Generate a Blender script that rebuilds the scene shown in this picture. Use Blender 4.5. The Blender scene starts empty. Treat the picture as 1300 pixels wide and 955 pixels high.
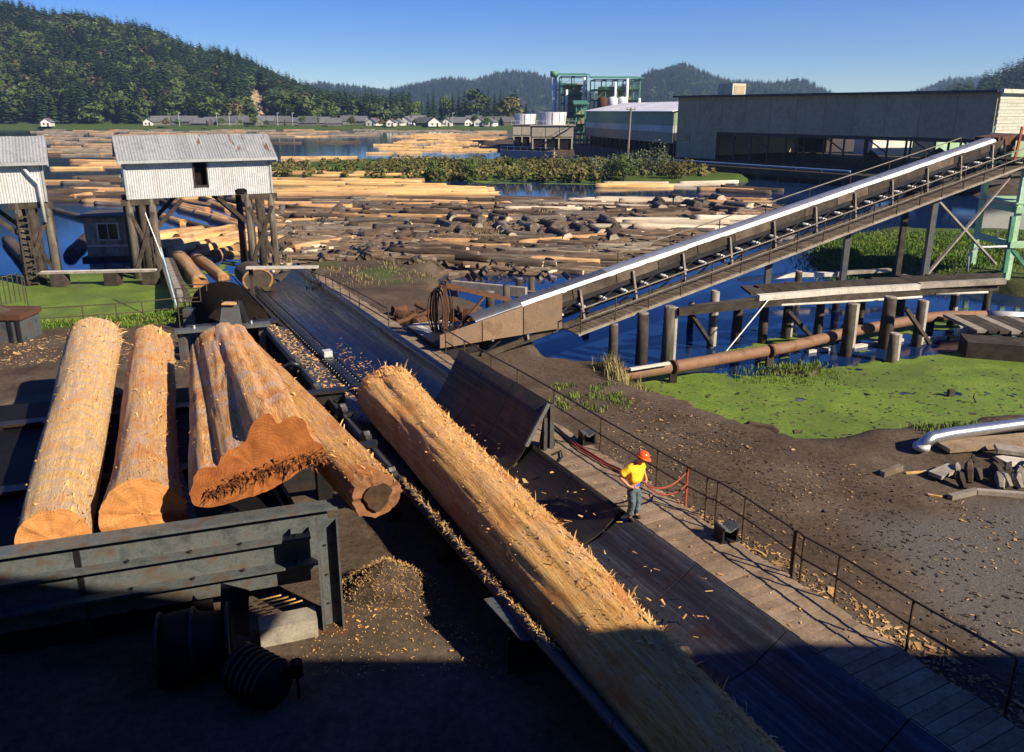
import bpy, bmesh, math, random
import numpy as np
from mathutils import Vector, Matrix, noise
random.seed(7); np.random.seed(7)
SC = bpy.context.scene
COL = SC.collection
# ---------------------------------------------------------------- camera
F, CX, CY, HZ, H = 1011.0, 650.0, 433.0, 140.0, 11.3   # photo pixels: focal length, centre, horizon; camera height in metres
TILT = math.atan((CY - HZ) / F)
cam_d = bpy.data.cameras.new('camera'); cam = bpy.data.objects.new('camera', cam_d); COL.objects.link(cam)
cam.location = (0, 0, H); cam.rotation_euler = (math.pi / 2 - TILT, 0, 0)
cam_d.sensor_width = 36; cam_d.lens = 36 * F / 1300; cam_d.shift_y = -(477.5 - CY) / 1300
cam_d.clip_start = .1; cam_d.clip_end = 20000
SC.camera = cam
# ---------------------------------------------------------------- sky and sun
SUN_EL = math.radians(33.0)
SUN_H = Vector((.83, -.56, 0)).normalized()            # horizontal direction towards the sun
w = bpy.data.worlds.new('World'); SC.world = w; w.use_nodes = True
nt = w.node_tree; nt.nodes.clear()
sky = nt.nodes.new('ShaderNodeTexSky'); sky.sky_type = 'NISHITA'; sky.sun_disc = False
sky.sun_elevation = SUN_EL; sky.sun_rotation = math.atan2(SUN_H.x, SUN_H.y)
sky.air_density = 1.0; sky.dust_density = 0.0; sky.ozone_density = 6.0; sky.altitude = 900
hsv = nt.nodes.new('ShaderNodeHueSaturation'); hsv.inputs['Saturation'].default_value = 1.38; hsv.inputs['Hue'].default_value = .524
bg = nt.nodes.new('ShaderNodeBackground'); bg.inputs['Strength'].default_value = .068
wo = nt.nodes.new('ShaderNodeOutputWorld')
nt.links.new(sky.outputs[0], hsv.inputs['Color']); nt.links.new(hsv.outputs[0], bg.inputs[0]); nt.links.new(bg.outputs[0], wo.inputs[0])
sun_d = bpy.data.lights.new('sun', 'SUN'); sun = bpy.data.objects.new('sun', sun_d); COL.objects.link(sun)
sun_d.energy = 5.0; sun_d.angle = math.radians(.53); sun_d.color = (1.0, .86, .64)
sv = SUN_H * math.cos(SUN_EL) + Vector((0, 0, math.sin(SUN_EL)))
sun.rotation_euler = (-sv).to_track_quat('-Z', 'Y').to_euler(); sun.location = sv * 60
SC.view_settings.view_transform = 'Standard'; SC.view_settings.look = 'None'
SC.view_settings.exposure = .95; SC.view_settings.gamma = 1.0; SC.view_settings.use_curve_mapping = False
SC.cycles.volume_bounces = 0; SC.cycles.max_bounces = 6; SC.cycles.transparent_max_bounces = 6
# ---------------------------------------------------------------- pixel helpers (a pixel is a direction; z or Y gives the distance)
def ray(px, py):
    u = (px - CX) / F; v = -(py - CY) / F
    return u, math.cos(TILT) + v * math.sin(TILT), -math.sin(TILT) + v * math.cos(TILT)
def P(px, py, z=0.0):
    dx, dy, dz = ray(px, py); s = (z - H) / dz
    return Vector((dx * s, dy * s, z))
def PY(px, py, Y):
    dx, dy, dz = ray(px, py); s = Y / dy
    return Vector((dx * s, Y, H + dz * s))
V = Vector
# frame of the log trough: s runs towards the camera, n to the right
TO = V((2.97, 17.63, 0)); TD = V((.47, -.883, 0)).normalized(); TN = V((-TD.y, TD.x, 0))
def T(s, n, z): return TO + TD * s + TN * n + V((0, 0, z))
# ---------------------------------------------------------------- mesh helpers
class MB:
    def __init__(self): self.v = []; self.f = []; self.uv = None
    def add(self, vs, fs):
        b = len(self.v); self.v += [tuple(q) for q in vs]; self.f += [tuple(i + b for i in q) for q in fs]; return self
    def box(self, c, s, R=None):
        c = V(c); hs = V(s) * .5; vs = []
        for dz in (-1, 1):
            for dx, dy in ((-1, -1), (1, -1), (1, 1), (-1, 1)):
                q = V((dx * hs.x, dy * hs.y, dz * hs.z)); vs.append(c + (R @ q if R else q))
        return self.add(vs, [(3, 2, 1, 0), (4, 5, 6, 7), (0, 1, 5, 4), (1, 2, 6, 5), (2, 3, 7, 6), (3, 0, 4, 7)])
    def bar(self, p0, p1, w, h, up=(0, 0, 1)):
        p0 = V(p0); p1 = V(p1); a = (p1 - p0); L = a.length; a.normalize(); up = V(up)
        s = a.cross(up)
        if s.length < 1e-4: s = a.cross(V((1, 0, 0)))
        s.normalize(); u = s.cross(a)
        return self.box((p0 + p1) * .5, (L, w, h), Matrix((a, s, u)).transposed())
    def tube(self, pts, r, seg=8, caps=True):
        pts = [V(p) for p in pts]; n = len(pts); rs = r if isinstance(r, (list, tuple)) else [r] * n
        vs = []; prev = None
        for i, p in enumerate(pts):
            a = (pts[min(i + 1, n - 1)] - pts[max(i - 1, 0)]).normalized()
            if prev is None:
                s = a.cross(V((0, 0, 1)));
                if s.length < 1e-3: s = a.cross(V((1, 0, 0)))
            else: s = prev - a * prev.dot(a)
            s.normalize(); prev = s; u = a.cross(s)
            for k in range(seg):
                t = 2 * math.pi * k / seg; vs.append(p + (s * math.cos(t) + u * math.sin(t)) * rs[i])
        fs = [(i * seg + k, i * seg + (k + 1) % seg, (i + 1) * seg + (k + 1) % seg, (i + 1) * seg + k) for i in range(n - 1) for k in range(seg)]
        if caps: fs += [tuple(range(seg - 1, -1, -1)), tuple((n - 1) * seg + k for k in range(seg))]
        return self.add(vs, fs)
    def prism(self, poly, off):
        n = len(poly); off = V(off); vs = [V(p) for p in poly] + [V(p) + off for p in poly]
        return self.add(vs, [tuple(range(n - 1, -1, -1)), tuple(range(n, 2 * n))] + [(i, (i + 1) % n, n + (i + 1) % n, n + i) for i in range(n)])
    def grid(self, rows):
        n = len(rows[0]); vs = [p for r in rows for p in r]
        return self.add(vs, [(i * n + k, i * n + k + 1, (i + 1) * n + k + 1, (i + 1) * n + k) for i in range(len(rows) - 1) for k in range(n - 1)])
    def sheet(self, p0, wv, hv, ncorr, amp, nrm):
        p0 = V(p0); wv = V(wv); hv = V(hv); nrm = V(nrm); N = ncorr * 4
        top = []; bot = []
        for i in range(N + 1):
            o = p0 + wv * (i / N) + nrm * amp * math.sin(i / N * ncorr * 2 * math.pi); bot.append(o); top.append(o + hv)
        return self.grid([bot, top])
    def build(self, name, mat, parent=None, smooth=False, local=False):
        me = bpy.data.meshes.new(name); off = V((0, 0, 0))
        if parent is not None and not local:
            q = parent
            while q is not None: off += V(q.location); q = q.parent
        vs = self.v if local or parent is None else [(a - off.x, b - off.y, c - off.z) for a, b, c in self.v]
        me.from_pydata(vs, [], self.f)
        if smooth: me.polygons.foreach_set('use_smooth', [True] * len(me.polygons))
        return obj(name, me, mat, parent)
def obj(name, me, mat=None, parent=None):
    o = bpy.data.objects.new(name, me); COL.objects.link(o)
    if mat is not None: me.materials.append(mat)
    if parent is not None: o.parent = parent
    return o
def tag(o, label, cat, group=None):
    o['label'] = label; o['category'] = cat
    if group: o['group'] = group
    return o
def thing(name, label, cat, loc=(0, 0, 0), rz=0, group=None):
    o = bpy.data.objects.new(name, None); COL.objects.link(o); o.empty_display_size = .2
    o.location = loc; o.rotation_euler = (0, 0, rz); return tag(o, label, cat, group)
def struct(o): o['kind'] = 'structure'; return o
def stuff(o, label=None, cat=None):
    o['kind'] = 'stuff'
    if label: o['label'] = label
    if cat: o['category'] = cat
    return o
def copy_tree(o, loc=None, rz=None, scale=None, label=None, parent=None):
    c = o.copy(); COL.objects.link(c)
    if parent: c.parent = parent
    if loc is not None: c.location = loc
    if rz is not None: c.rotation_euler = (0, 0, rz)
    if scale is not None: c.scale = (scale,) * 3 if not hasattr(scale, '__len__') else scale
    if label: c['label'] = label
    for ch in [q for q in bpy.data.objects if q.parent == o]: copy_tree(ch, parent=c)
    return c
def origin_bottom(o):
    """move a top-level mesh's origin to its base"""
    me = o.data; n = len(me.vertices); a = np.empty(n * 3); me.vertices.foreach_get('co', a); a = a.reshape(-1, 3)
    c = np.array([(a[:, 0].min() + a[:, 0].max()) / 2, (a[:, 1].min() + a[:, 1].max()) / 2, a[:, 2].min()])
    me.vertices.foreach_set('co', (a - c).ravel()); o.location = V(c); return o
def npmesh(name, verts, quads, smooth=False):
    me = bpy.data.meshes.new(name); verts = np.asarray(verts, dtype=np.float32); quads = np.asarray(quads, dtype=np.int32)
    k = quads.shape[1]; me.vertices.add(len(verts)); me.vertices.foreach_set('co', verts.ravel())
    me.loops.add(quads.size); me.loops.foreach_set('vertex_index', quads.ravel())
    me.polygons.add(len(quads)); me.polygons.foreach_set('loop_start', np.arange(0, quads.size, k, dtype=np.int32))
    me.polygons.foreach_set('loop_total', np.full(len(quads), k, dtype=np.int32))
    if smooth: me.polygons.foreach_set('use_smooth', np.ones(len(quads), dtype=bool))
    me.update(calc_edges=True); me.validate(); return me
# ---------------------------------------------------------------- materials
class NT:
    def __init__(self, name):
        self.m = bpy.data.materials.new(name); self.m.use_nodes = True; self.t = self.m.node_tree
        self.b = self.t.nodes['Principled BSDF']
    def n(self, kind, **kw):
        q = self.t.nodes.new(kind)
        for k, v in kw.items():
            if k[0] == '_': setattr(q, k[1:], v)
            else: q.inputs[k.replace('__', ' ')].default_value = v
        return q
    def l(self, a, b): self.t.links.new(a, b)
    def coord(self, kind='Object', scale=(1, 1, 1), rnd=True):
        c = self.n('ShaderNodeTexCoord'); mp = self.n('ShaderNodeMapping', Scale=scale); self.l(c.outputs[kind], mp.inputs[0])
        if rnd:
            oi = self.n('ShaderNodeObjectInfo'); mu = self.n('ShaderNodeMath', _operation='MULTIPLY'); mu.inputs[1].default_value = 57.
            self.l(oi.outputs['Random'], mu.inputs[0]); self.l(mu.outputs[0], mp.inputs['Location'])
        return mp.outputs[0]
    def noise(self, co, scale, detail=5, rough=.6, dist=0):
        q = self.n('ShaderNodeTexNoise', Scale=scale, Detail=detail, Roughness=rough, Distortion=dist)
        if co is not None: self.l(co, q.inputs['Vector'])
        return q.outputs[0]
    def ramp(self, fac, stops, interp='LINEAR'):
        q = self.n('ShaderNodeValToRGB'); r = q.color_ramp; r.interpolation = interp
        while len(r.elements) > len(stops): r.elements.remove(r.elements[-1])
        while len(r.elements) < len(stops): r.elements.new(.5)
        for e, (p, c) in zip(r.elements, stops): e.position = p; e.color = (*c, 1) if not isinstance(c, (int, float)) else (c, c, c, 1)
        self.l(fac, q.inputs[0]); return q.outputs[0]
    def mix(self, fac, a, b, mode='MIX'):
        q = self.n('ShaderNodeMix', _data_type='RGBA', _blend_type=mode)
        for s, v in ((q.inputs[0], fac), (q.inputs[6], a), (q.inputs[7], b)):
            if hasattr(v, 'links'): self.l(v, s)
            elif isinstance(v, (int, float)): s.default_value = v if s.type == 'VALUE' else (v, v, v, 1)
            else: s.default_value = (*v, 1)
        return q.outputs[2]
    def vary(self, col, amt=.25):
        oi = self.n('ShaderNodeObjectInfo'); mr = self.n('ShaderNodeMapRange'); self.l(oi.outputs['Random'], mr.inputs[0])
        mr.inputs[3].default_value = 1 - amt; mr.inputs[4].default_value = 1 + amt
        h = self.n('ShaderNodeHueSaturation'); self.l(mr.outputs[0], h.inputs['Value']); self.l(col, h.inputs['Color']); return h.outputs[0]
    def bump(self, height, strength=.3, dist=.02):
        q = self.n('ShaderNodeBump', Strength=strength, Distance=dist); self.l(height, q.inputs['Height']); self.l(q.outputs[0], self.b.inputs['Normal'])
    def done(self, col=None, rough=.8, metal=0, spec=.3):
        if col is not None:
            if hasattr(col, 'links'): self.l(col, self.b.inputs['Base Color'])
            else: self.b.inputs['Base Color'].default_value = (*col, 1)
        if hasattr(rough, 'links'): self.l(rough, self.b.inputs['Roughness'])
        else: self.b.inputs['Roughness'].default_value = rough
        self.b.inputs['Metallic'].default_value = metal; self.b.inputs['Specular IOR Level'].default_value = spec
        return self.m
def mat(name, stops, scale=4, stretch=(1, 1, 1), rough=.8, metal=0, spec=.3, bump=.3, bdist=.01, vary=.12, detail=6, coord='Object', fine=8):
    q = NT(name); co = q.coord(coord, stretch); nz = q.noise(co, scale, detail)
    c = q.ramp(nz, stops); fz = q.noise(co, scale * fine, 4)
    c = q.mix(.5, c, q.ramp(fz, [(.3, .62), (.7, 1.25)]), 'MULTIPLY')
    if vary: c = q.vary(c, vary)
    if bump: q.bump(fz, bump, bdist)
    return q.done(c, rough, metal, spec)
def flat2(name, a, b, **k): return mat(name, [(.32, a), (.68, b)], **k)
def tri(name, a, b, c, **k): return mat(name, [(.28, a), (.5, b), (.72, c)], **k)

M = {}
M['dark_steel'] = tri('dark_steel', (.012, .012, .016), (.03, .028, .03), (.05, .035, .026), scale=1.5, rough=.5, metal=.5, spec=.5, bump=.2)
M['black_steel'] = flat2('black_steel', (.004, .004, .005), (.01, .009, .01), scale=2, rough=.7, spec=.15)
M['blue_steel'] = tri('blue_steel', (.035, .04, .055), (.07, .08, .1), (.06, .05, .045), scale=1.2, rough=.38, metal=.65, spec=.5, bump=.15)
M['girder'] = tri('girder_paint', (.05, .06, .065), (.1, .115, .12), (.1, .06, .035), scale=2.2, rough=.55, metal=.2, spec=.4)
M['pipe_rail'] = tri('rail_steel', (.05, .038, .025), (.085, .065, .045), (.06, .03, .015), scale=5, rough=.6, metal=.3)
M['rust'] = tri('rust', (.05, .022, .012), (.1, .045, .022), (.06, .03, .018), scale=3, rough=.85)
M['rust_pipe'] = tri('rust_pipe', (.13, .065, .035), (.22, .12, .07), (.16, .1, .07), scale=1.5, rough=.7)
M['galv'] = tri('galvanised', (.42, .43, .44), (.55, .56, .57), (.48, .47, .46), scale=1.2, rough=.5, metal=.25, spec=.4, bump=.1, vary=.06)
M['galv_roof'] = tri('roof_galvanised', (.28, .3, .31), (.38, .4, .4), (.33, .34, .34), scale=.8, rough=.45, metal=.35, spec=.4, bump=.1, vary=.1)
M['white_cover'] = tri('white_cover', (.66, .66, .7), (.85, .85, .87), (.8, .78, .76), scale=.9, rough=.42, spec=.5, bump=.15, vary=.04)
q = NT('white_cover'); n1 = q.noise(q.coord('Object', (.6, .6, .6)), 1.4, 7, .7); n2 = q.noise(q.coord('Object', (1, 1, 1)), 9, 5, .7); c = q.ramp(n1, [(.42, (.84, .84, .86)), (.58, (.62, .6, .58)), (.7, (.3, .27, .24))]); c = q.mix(.5, c, q.ramp(n2, [(.3, .7), (.6, 1.1)]), 'MULTIPLY'); q.bump(n1, .4, .05); M['white_cover'] = q.done(c, .45, 0, .4)
M['wood_grey'] = tri('weathered_wood', (.13, .115, .095), (.22, .195, .165), (.3, .27, .23), scale=1.6, stretch=(1, 1, 1), rough=.9, vary=.25)
M['wood_dark'] = tri('dark_timber', (.02, .016, .012), (.045, .035, .027), (.075, .06, .046), scale=2, rough=.9, vary=.3)
M['wood_pale'] = tri('pale_plank', (.36, .33, .29), (.5, .47, .42), (.58, .55, .5), scale=2, rough=.85, vary=.1)
M['pile'] = tri('pile_wood', (.045, .036, .028), (.1, .085, .068), (.18, .16, .135), scale=1.1, stretch=(3, 3, .5), rough=.95, vary=.2)
M['deck'] = tri('walkway_boards', (.13, .09, .056), (.2, .145, .095), (.27, .205, .145), scale=1.6, rough=.9, vary=.16)
M['plank_dark'] = tri('conveyor_boards', (.06, .045, .032), (.11, .085, .06), (.16, .13, .1), scale=2, rough=.9, vary=.25)
M['chain'] = flat2('chain_steel', (.02, .02, .022), (.09, .09, .095), scale=6, rough=.35, metal=.8, spec=.5)
M['concrete'] = tri('concrete', (.2, .18, .15), (.3, .27, .22), (.36, .33, .28), scale=2, rough=.9)
M['orange_hat'] = mat('hat_orange', [(.3, (.78, .09, .012)), (.7, (.86, .12, .018))], rough=.25, spec=.5, bump=0, vary=0)
M['red_hose'] = flat2('red_hose', (.2, .035, .02), (.28, .06, .035), rough=.5)
M['black_rubber'] = flat2('rubber', (.01, .01, .011), (.02, .02, .022), rough=.6)
M['red_paint'] = flat2('red_paint', (.38, .05, .02), (.5, .08, .03), rough=.6)
M['green_steel'] = flat2('green_paint', (.06, .19, .11), (.1, .27, .17), scale=.3, rough=.5)
M['mint'] = flat2('mint_paint', (.28, .48, .28), (.42, .62, .4), scale=.8, rough=.55)
M['glass_dark'] = flat2('dark_glass', (.015, .018, .02), (.03, .035, .04), rough=.15, spec=.6, bump=0)
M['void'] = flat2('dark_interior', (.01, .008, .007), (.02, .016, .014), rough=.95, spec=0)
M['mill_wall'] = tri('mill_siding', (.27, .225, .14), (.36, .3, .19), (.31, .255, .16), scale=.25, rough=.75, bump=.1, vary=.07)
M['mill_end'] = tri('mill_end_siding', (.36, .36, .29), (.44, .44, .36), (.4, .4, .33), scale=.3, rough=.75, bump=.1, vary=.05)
M['mill_roof'] = flat2('mill_roof', (.045, .045, .045), (.08, .075, .07), scale=.3, rough=.8)
M['green_wall'] = tri('green_siding', (.2, .26, .16), (.26, .33, .21), (.23, .3, .19), scale=.3, rough=.7, vary=.05)
M['pale_wall'] = tri('pale_band', (.42, .43, .38), (.52, .53, .48), (.46, .47, .42), scale=.3, rough=.7)
M['white_metal'] = tri('white_metal', (.6, .6, .6), (.75, .75, .75), (.66, .66, .66), scale=.4, rough=.45)
M['town_wall'] = flat2('town_wall', (.1, .095, .085), (.16, .15, .135), scale=.5, rough=.85, vary=.4)
M['shingle'] = tri('town_roof', (.07, .075, .08), (.12, .125, .13), (.1, .095, .09), scale=.4, rough=.85, vary=.3)
M['house_white'] = flat2('house_white', (.6, .58, .52), (.75, .73, .68), scale=.5, rough=.8, vary=.15)
M['bark_brown'] = tri('bark_brown', (.035, .024, .016), (.075, .052, .036), (.14, .1, .07), scale=1.2, stretch=(.25, 2.2, 2.2), rough=.95, vary=.35, bump=.8, bdist=.03)
M['log_grey'] = tri('weathered_log', (.055, .045, .036), (.11, .092, .075), (.22, .19, .16), scale=1.2, stretch=(.22, 2.4, 2.4), rough=.95, vary=.35, bump=.8, bdist=.03)
M['log_tan'] = tri('peeled_log', (.2, .105, .045), (.42, .25, .115), (.56, .38, .2), scale=.9, stretch=(.22, 2.2, 2.2), rough=.85, vary=.22, bump=.6, bdist=.03)
M['log_pale'] = tri('pale_log', (.32, .255, .18), (.5, .42, .31), (.62, .55, .43), scale=.9, stretch=(.22, 2.2, 2.2), rough=.9, vary=.2, bump=.6, bdist=.03)
M['cut_orange'] = tri('cut_face', (.26, .1, .03), (.42, .2, .075), (.5, .28, .12), scale=2.5, rough=.9, vary=.3)
M['chip'] = tri('wood_chip', (.2, .1, .04), (.42, .26, .11), (.62, .45, .24), scale=.8, rough=.9, vary=0, coord='Object')
M['chip_pale'] = tri('shaving', (.34, .17, .055), (.56, .33, .12), (.74, .5, .23), scale=5, rough=.85, vary=0)
def leafmat(name, a, b, c, vary=.3, trans=True):
    q = NT(name); co = q.coord('Object', (1, 1, 1)); nz = q.noise(co, .35, 3); col = q.vary(q.ramp(nz, [(.3, a), (.5, b), (.7, c)]), vary)
    m = q.done(col, .75, 0, .25); return m
M['leaf_green'] = leafmat('leaf_green', (.035, .06, .012), (.06, .1, .018), (.1, .135, .03))
M['leaf_pale'] = leafmat('leaf_grey_green', (.08, .11, .045), (.13, .165, .075), (.19, .22, .11))
M['leaf_olive'] = leafmat('leaf_olive', (.06, .065, .014), (.1, .095, .025), (.15, .12, .04))
M['conifer'] = leafmat('conifer_needles', (.012, .03, .01), (.022, .048, .015), (.036, .066, .022), .35)
M['grass'] = leafmat('grass_blade', (.06, .12, .012), (.1, .17, .02), (.17, .2, .04), 0)
M['dry_grass'] = leafmat('dry_grass', (.16, .13, .05), (.24, .19, .08), (.14, .15, .05), 0)
M['trunk'] = flat2('trunk_bark', (.04, .03, .022), (.09, .07, .055), scale=2, rough=.95)
# ================================================================ the setting: ground, water, hills
def poly_sd(px, py, poly):
    """signed distance to a polygon, positive inside (numpy)"""
    inside = np.zeros(px.shape, bool); dmin = np.full(px.shape, 1e9)
    n = len(poly)
    for i in range(n):
        x0, y0 = poly[i][0], poly[i][1]; x1, y1 = poly[(i + 1) % n][0], poly[(i + 1) % n][1]
        c = ((y0 > py) != (y1 > py)) & (px < (x1 - x0) * (py - y0) / (y1 - y0 + 1e-9) + x0); inside ^= c
        ex, ey = x1 - x0, y1 - y0; L2 = ex * ex + ey * ey + 1e-9
        t = np.clip(((px - x0) * ex + (py - y0) * ey) / L2, 0, 1)
        dmin = np.minimum(dmin, np.hypot(px - x0 - t * ex, py - y0 - t * ey))
    return np.where(inside, dmin, -dmin)
def vnoise(x, y, s, seed=0):
    """cheap smooth value noise (numpy)"""
    x = np.asarray(x) / s + seed * 17.3; y = np.asarray(y) / s + seed * 9.1
    xi = np.floor(x); yi = np.floor(y); fx = x - xi; fy = y - yi; fx = fx * fx * (3 - 2 * fx); fy = fy * fy * (3 - 2 * fy)
    def h(a, b): return np.modf(np.abs(np.sin(a * 127.1 + b * 311.7) * 43758.5453))[0]
    return (h(xi, yi) * (1 - fx) + h(xi + 1, yi) * fx) * (1 - fy) + (h(xi, yi + 1) * (1 - fx) + h(xi + 1, yi + 1) * fx) * fy
def fbm(x, y, s, seed=0): return (vnoise(x, y, s, seed) + .5 * vnoise(x, y, s / 2.1, seed + 1) + .25 * vnoise(x, y, s / 4.3, seed + 2)) / 1.75
YARD = [(5.4, 33), (5.5, 30.7), (7.1, 29.3), (8.3, 27.3), (9.6, 25.5), (10, 25), (11.7, 25.9), (14.9, 26.6), (19.6, 27.6), (60, 34), (60, -30), (-70, -30), (-70, 38), (-27, 41.2), (-20, 43.6),
        (-17.5, 47), (-15.5, 54), (-14, 62), (-9, 66), (-4, 61), (-4.5, 53), (-4, 47.5), (-1, 43.5), (.8, 40), (2, 36.5), (2.6, 34)]
MUD = [P(365, 345)[:2], P(352, 300)[:2], P(372, 272)[:2], P(560, 262)[:2], P(760, 256)[:2], P(960, 254)[:2], P(1010, 262)[:2], P(1000, 290)[:2], P(900, 320)[:2], P(700, 352)[:2], P(600, 357)[:2], P(540, 340)[:2]]
ISLE = [P(330, 226)[:2], P(420, 230)[:2], P(520, 231)[:2], P(640, 231)[:2], P(760, 233)[:2], P(900, 236)[:2], P(960, 232)[:2], P(960, 212)[:2], P(860, 204)[:2], P(640, 205)[:2], P(560, 203)[:2], P(430, 206)[:2], P(330, 212)[:2]]
_lf = PY(863, 125, 165); _rf = PY(1268, 119.9, 117); _e = (V((_rf.x, _rf.y, 0)) - V((_lf.x, _lf.y, 0))).normalized(); _b = V((-_e.y, _e.x, 0))
BANK = [P(1045, 345)[:2], P(1020, 332)[:2], P(1030, 312)[:2], P(1110, 296)[:2], (70, 70), (320, 90), (320, 60), (45, 50), (33, 47)]
MILL = [tuple((V((_rf.x, _rf.y, 0)) + _e * 30 - _b * 8)[:2]), tuple((V((_lf.x, _lf.y, 0)) - _b * 7.5)[:2]), tuple((V((_lf.x, _lf.y, 0)) - _e * 4 - _b * 6)[:2]), P(860, 205)[:2], P(700, 196)[:2], P(632, 192)[:2], P(600, 184)[:2], (20, 380), (320, 380), (320, 95)]
FARL = [(-3000, 520), (-120, 505), (-40, 500), (10, 495), (60, 400), (3000, 400), (6000, 9000), (-6000, 9000)]
HILLOCK = [P(952, 482)[:2], P(968, 468)[:2], P(1000, 462)[:2], P(1040, 460)[:2], P(1060, 466)[:2], P(1055, 478)[:2], P(1035, 486)[:2], P(1000, 480)[:2]]
PATCHES = [(YARD, 1.0, 1.7, .05), (MUD, .3, 4., .26), (ISLE, .7, 3.5, .15), (MILL, 1.3, 4., .2), (BANK, 1.0, 3., .2), (FARL, 1.8, 25., .3), (HILLOCK, .22, .7, .12)]
def axis(lo, hi, segs):
    a = []
    for s0, s1, st in segs: a += list(np.arange(s0, s1, st))
    return np.array(sorted(set([lo] + a + [hi])))
gx = axis(-3450, 3450, [(-3300, -600, 500), (-600, -120, 30), (-120, -40, 4), (-40, -28, 1.2), (-28, 32, .42), (32, 46, 1.2), (46, 130, 4), (130, 600, 30), (700, 3400, 500)])
gy = axis(-60, 3380, [(-60, 6, 8), (6, 52, .42), (52, 100, 1.0), (100, 210, 3), (210, 620, 12), (650, 3350, 450)])
XX, YY = np.meshgrid(gx, gy)
def ground_h(x, y):
    x = np.asarray(x, float); y = np.asarray(y, float); h = np.full(x.shape, -1.3)
    for poly, z, bw, nz in PATCHES:
        sd = poly_sd(x, y, poly) + (fbm(x, y, 3.0, 3) - .5) * min(bw, 2.0) * .9
        t = np.clip((sd + bw * .25) / bw, 0, 1); t = t * t * (3 - 2 * t)
        top = z + (fbm(x, y, 4.0, 5) - .5) * 2 * nz
        h = np.maximum(h, -1.3 + (top + 1.3) * t)
    # the ground left of the trough lies lower than the yard
    nn = (x - TO.x) * TN.x + (y - TO.y) * TN.y; lw = np.clip((-1.5 - nn) / 2.5, 0, 1) * np.clip((46 - y) / 3, 0, 1); h = np.where(h > .1, h - .42 * lw * np.clip((h - .1) / .8, 0, 1), h)
    return h + (fbm(x, y, 1.3, 9) - .5) * .09
HH = ground_h(XX, YY)
def ground_z(x, y): return float(ground_h(np.array([x]), np.array([y]))[0])
ny, nx = XX.shape
idx = np.arange(nx * ny).reshape(ny, nx)
quads = np.stack([idx[:-1, :-1], idx[:-1, 1:], idx[1:, 1:], idx[1:, :-1]], -1).reshape(-1, 4)
gme = npmesh('ground', np.stack([XX, YY, HH], -1).reshape(-1, 3), quads, True)
att = gme.color_attributes.new('zone', 'FLOAT_COLOR', 'POINT')
sdM = np.clip(poly_sd(XX, YY, BANK) / 6 + .3, 0, 1) ; sdI = np.clip(poly_sd(XX, YY, ISLE) / 3 + .3, 0, 1)
sdF = np.clip((YY - 480) / 30, 0, 1)
lf = np.clip((fbm(XX, YY, 4, 21) - .45) * 6, 0, 1) * np.clip(poly_sd(XX, YY, [(-16, 47), (-13, 64), (-5, 62), (-5, 50), (-10, 46)]) + .5, 0, 1) * .6
grassy = np.clip(np.maximum(np.maximum(sdM, sdI), np.maximum(sdF, lf)), 0, 1)
bank = np.exp(-((HH - .35) / .3) ** 2) * (YY < 45) * (((XX - TO.x) * TN.x + (YY - TO.y) * TN.y) > 1.8) * np.clip((fbm(XX, YY, 2.0, 31) - .42) * 5, 0, 1)
lefts = np.clip(poly_sd(XX, YY, [(-40, 36), (-28, 38.6), (-17.5, 40.2), (-17, 44), (-40, 43)]) / .8 + .5, 0, 1)
grassy = np.maximum(grassy, np.maximum(bank * .7, lefts))
yardg = np.clip(poly_sd(XX, YY, [P(1090, 660, 1)[:2], P(1300, 640, 1)[:2], (30, 20), (30, 5), P(1300, 850, 1)[:2], P(1160, 745, 1)[:2]]) / 1.2 + .5 + (fbm(XX, YY, 1.5, 41) - .5), 0, 1)
cols = np.stack([grassy, yardg, np.zeros_like(grassy), np.ones_like(grassy)], -1).astype(np.float32)
att.data.foreach_set('color', cols.ravel())
q = NT('ground_soil'); co = q.coord('Object', (1, 1, 1), False)
at = q.n('ShaderNodeAttribute', _attribute_name='zone'); sp = q.n('ShaderNodeSeparateColor'); q.l(at.outputs['Color'], sp.inputs[0])
n1 = q.noise(co, .5, 6); n2 = q.noise(co, 6, 8, .7); n3 = q.noise(co, 28, 4, .7)
soil = q.ramp(n1, [(.3, (.05, .036, .025)), (.52, (.085, .062, .044)), (.72, (.12, .092, .066))])
soil = q.mix(.75, soil, q.ramp(n2, [(.28, .35), (.72, 1.5)]), 'MULTIPLY')
grit = q.ramp(n3, [(.36, (.06, .052, .046)), (.6, (.13, .12, .108))])
soil = q.mix(sp.outputs[1], soil, grit)
gr = q.ramp(n2, [(.3, (.028, .05, .01)), (.5, (.055, .095, .015)), (.7, (.1, .125, .03))])
col = q.mix(sp.outputs[0], soil, gr); q.bump(n2, .7, .06)
gnd = struct(obj('ground', gme, q.done(col, .95, 0, .15)))
# water -----------------------------------------------------------------------------------------
q = NT('pond_water'); co = q.coord('Object', (1, 1, 1), False)
rip = q.noise(q.coord('Object', (.55, 1.6, 1), False), 1.6, 3, .55); rip2 = q.noise(co, .25, 2)
q.bump(rip, .12, .05); q.b.inputs['IOR'].default_value = 1.33
m_water = q.done(q.ramp(rip2, [(.3, (.004, .016, .06)), (.7, (.007, .024, .085))]), .06, 0, .5)
water = struct(obj('pond_water', npmesh('pond_water', [(-3000, 12, 0), (3000, 12, 0), (3000, 620, 0), (-3000, 620, 0)], [(0, 1, 2, 3)]), m_water))
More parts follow.
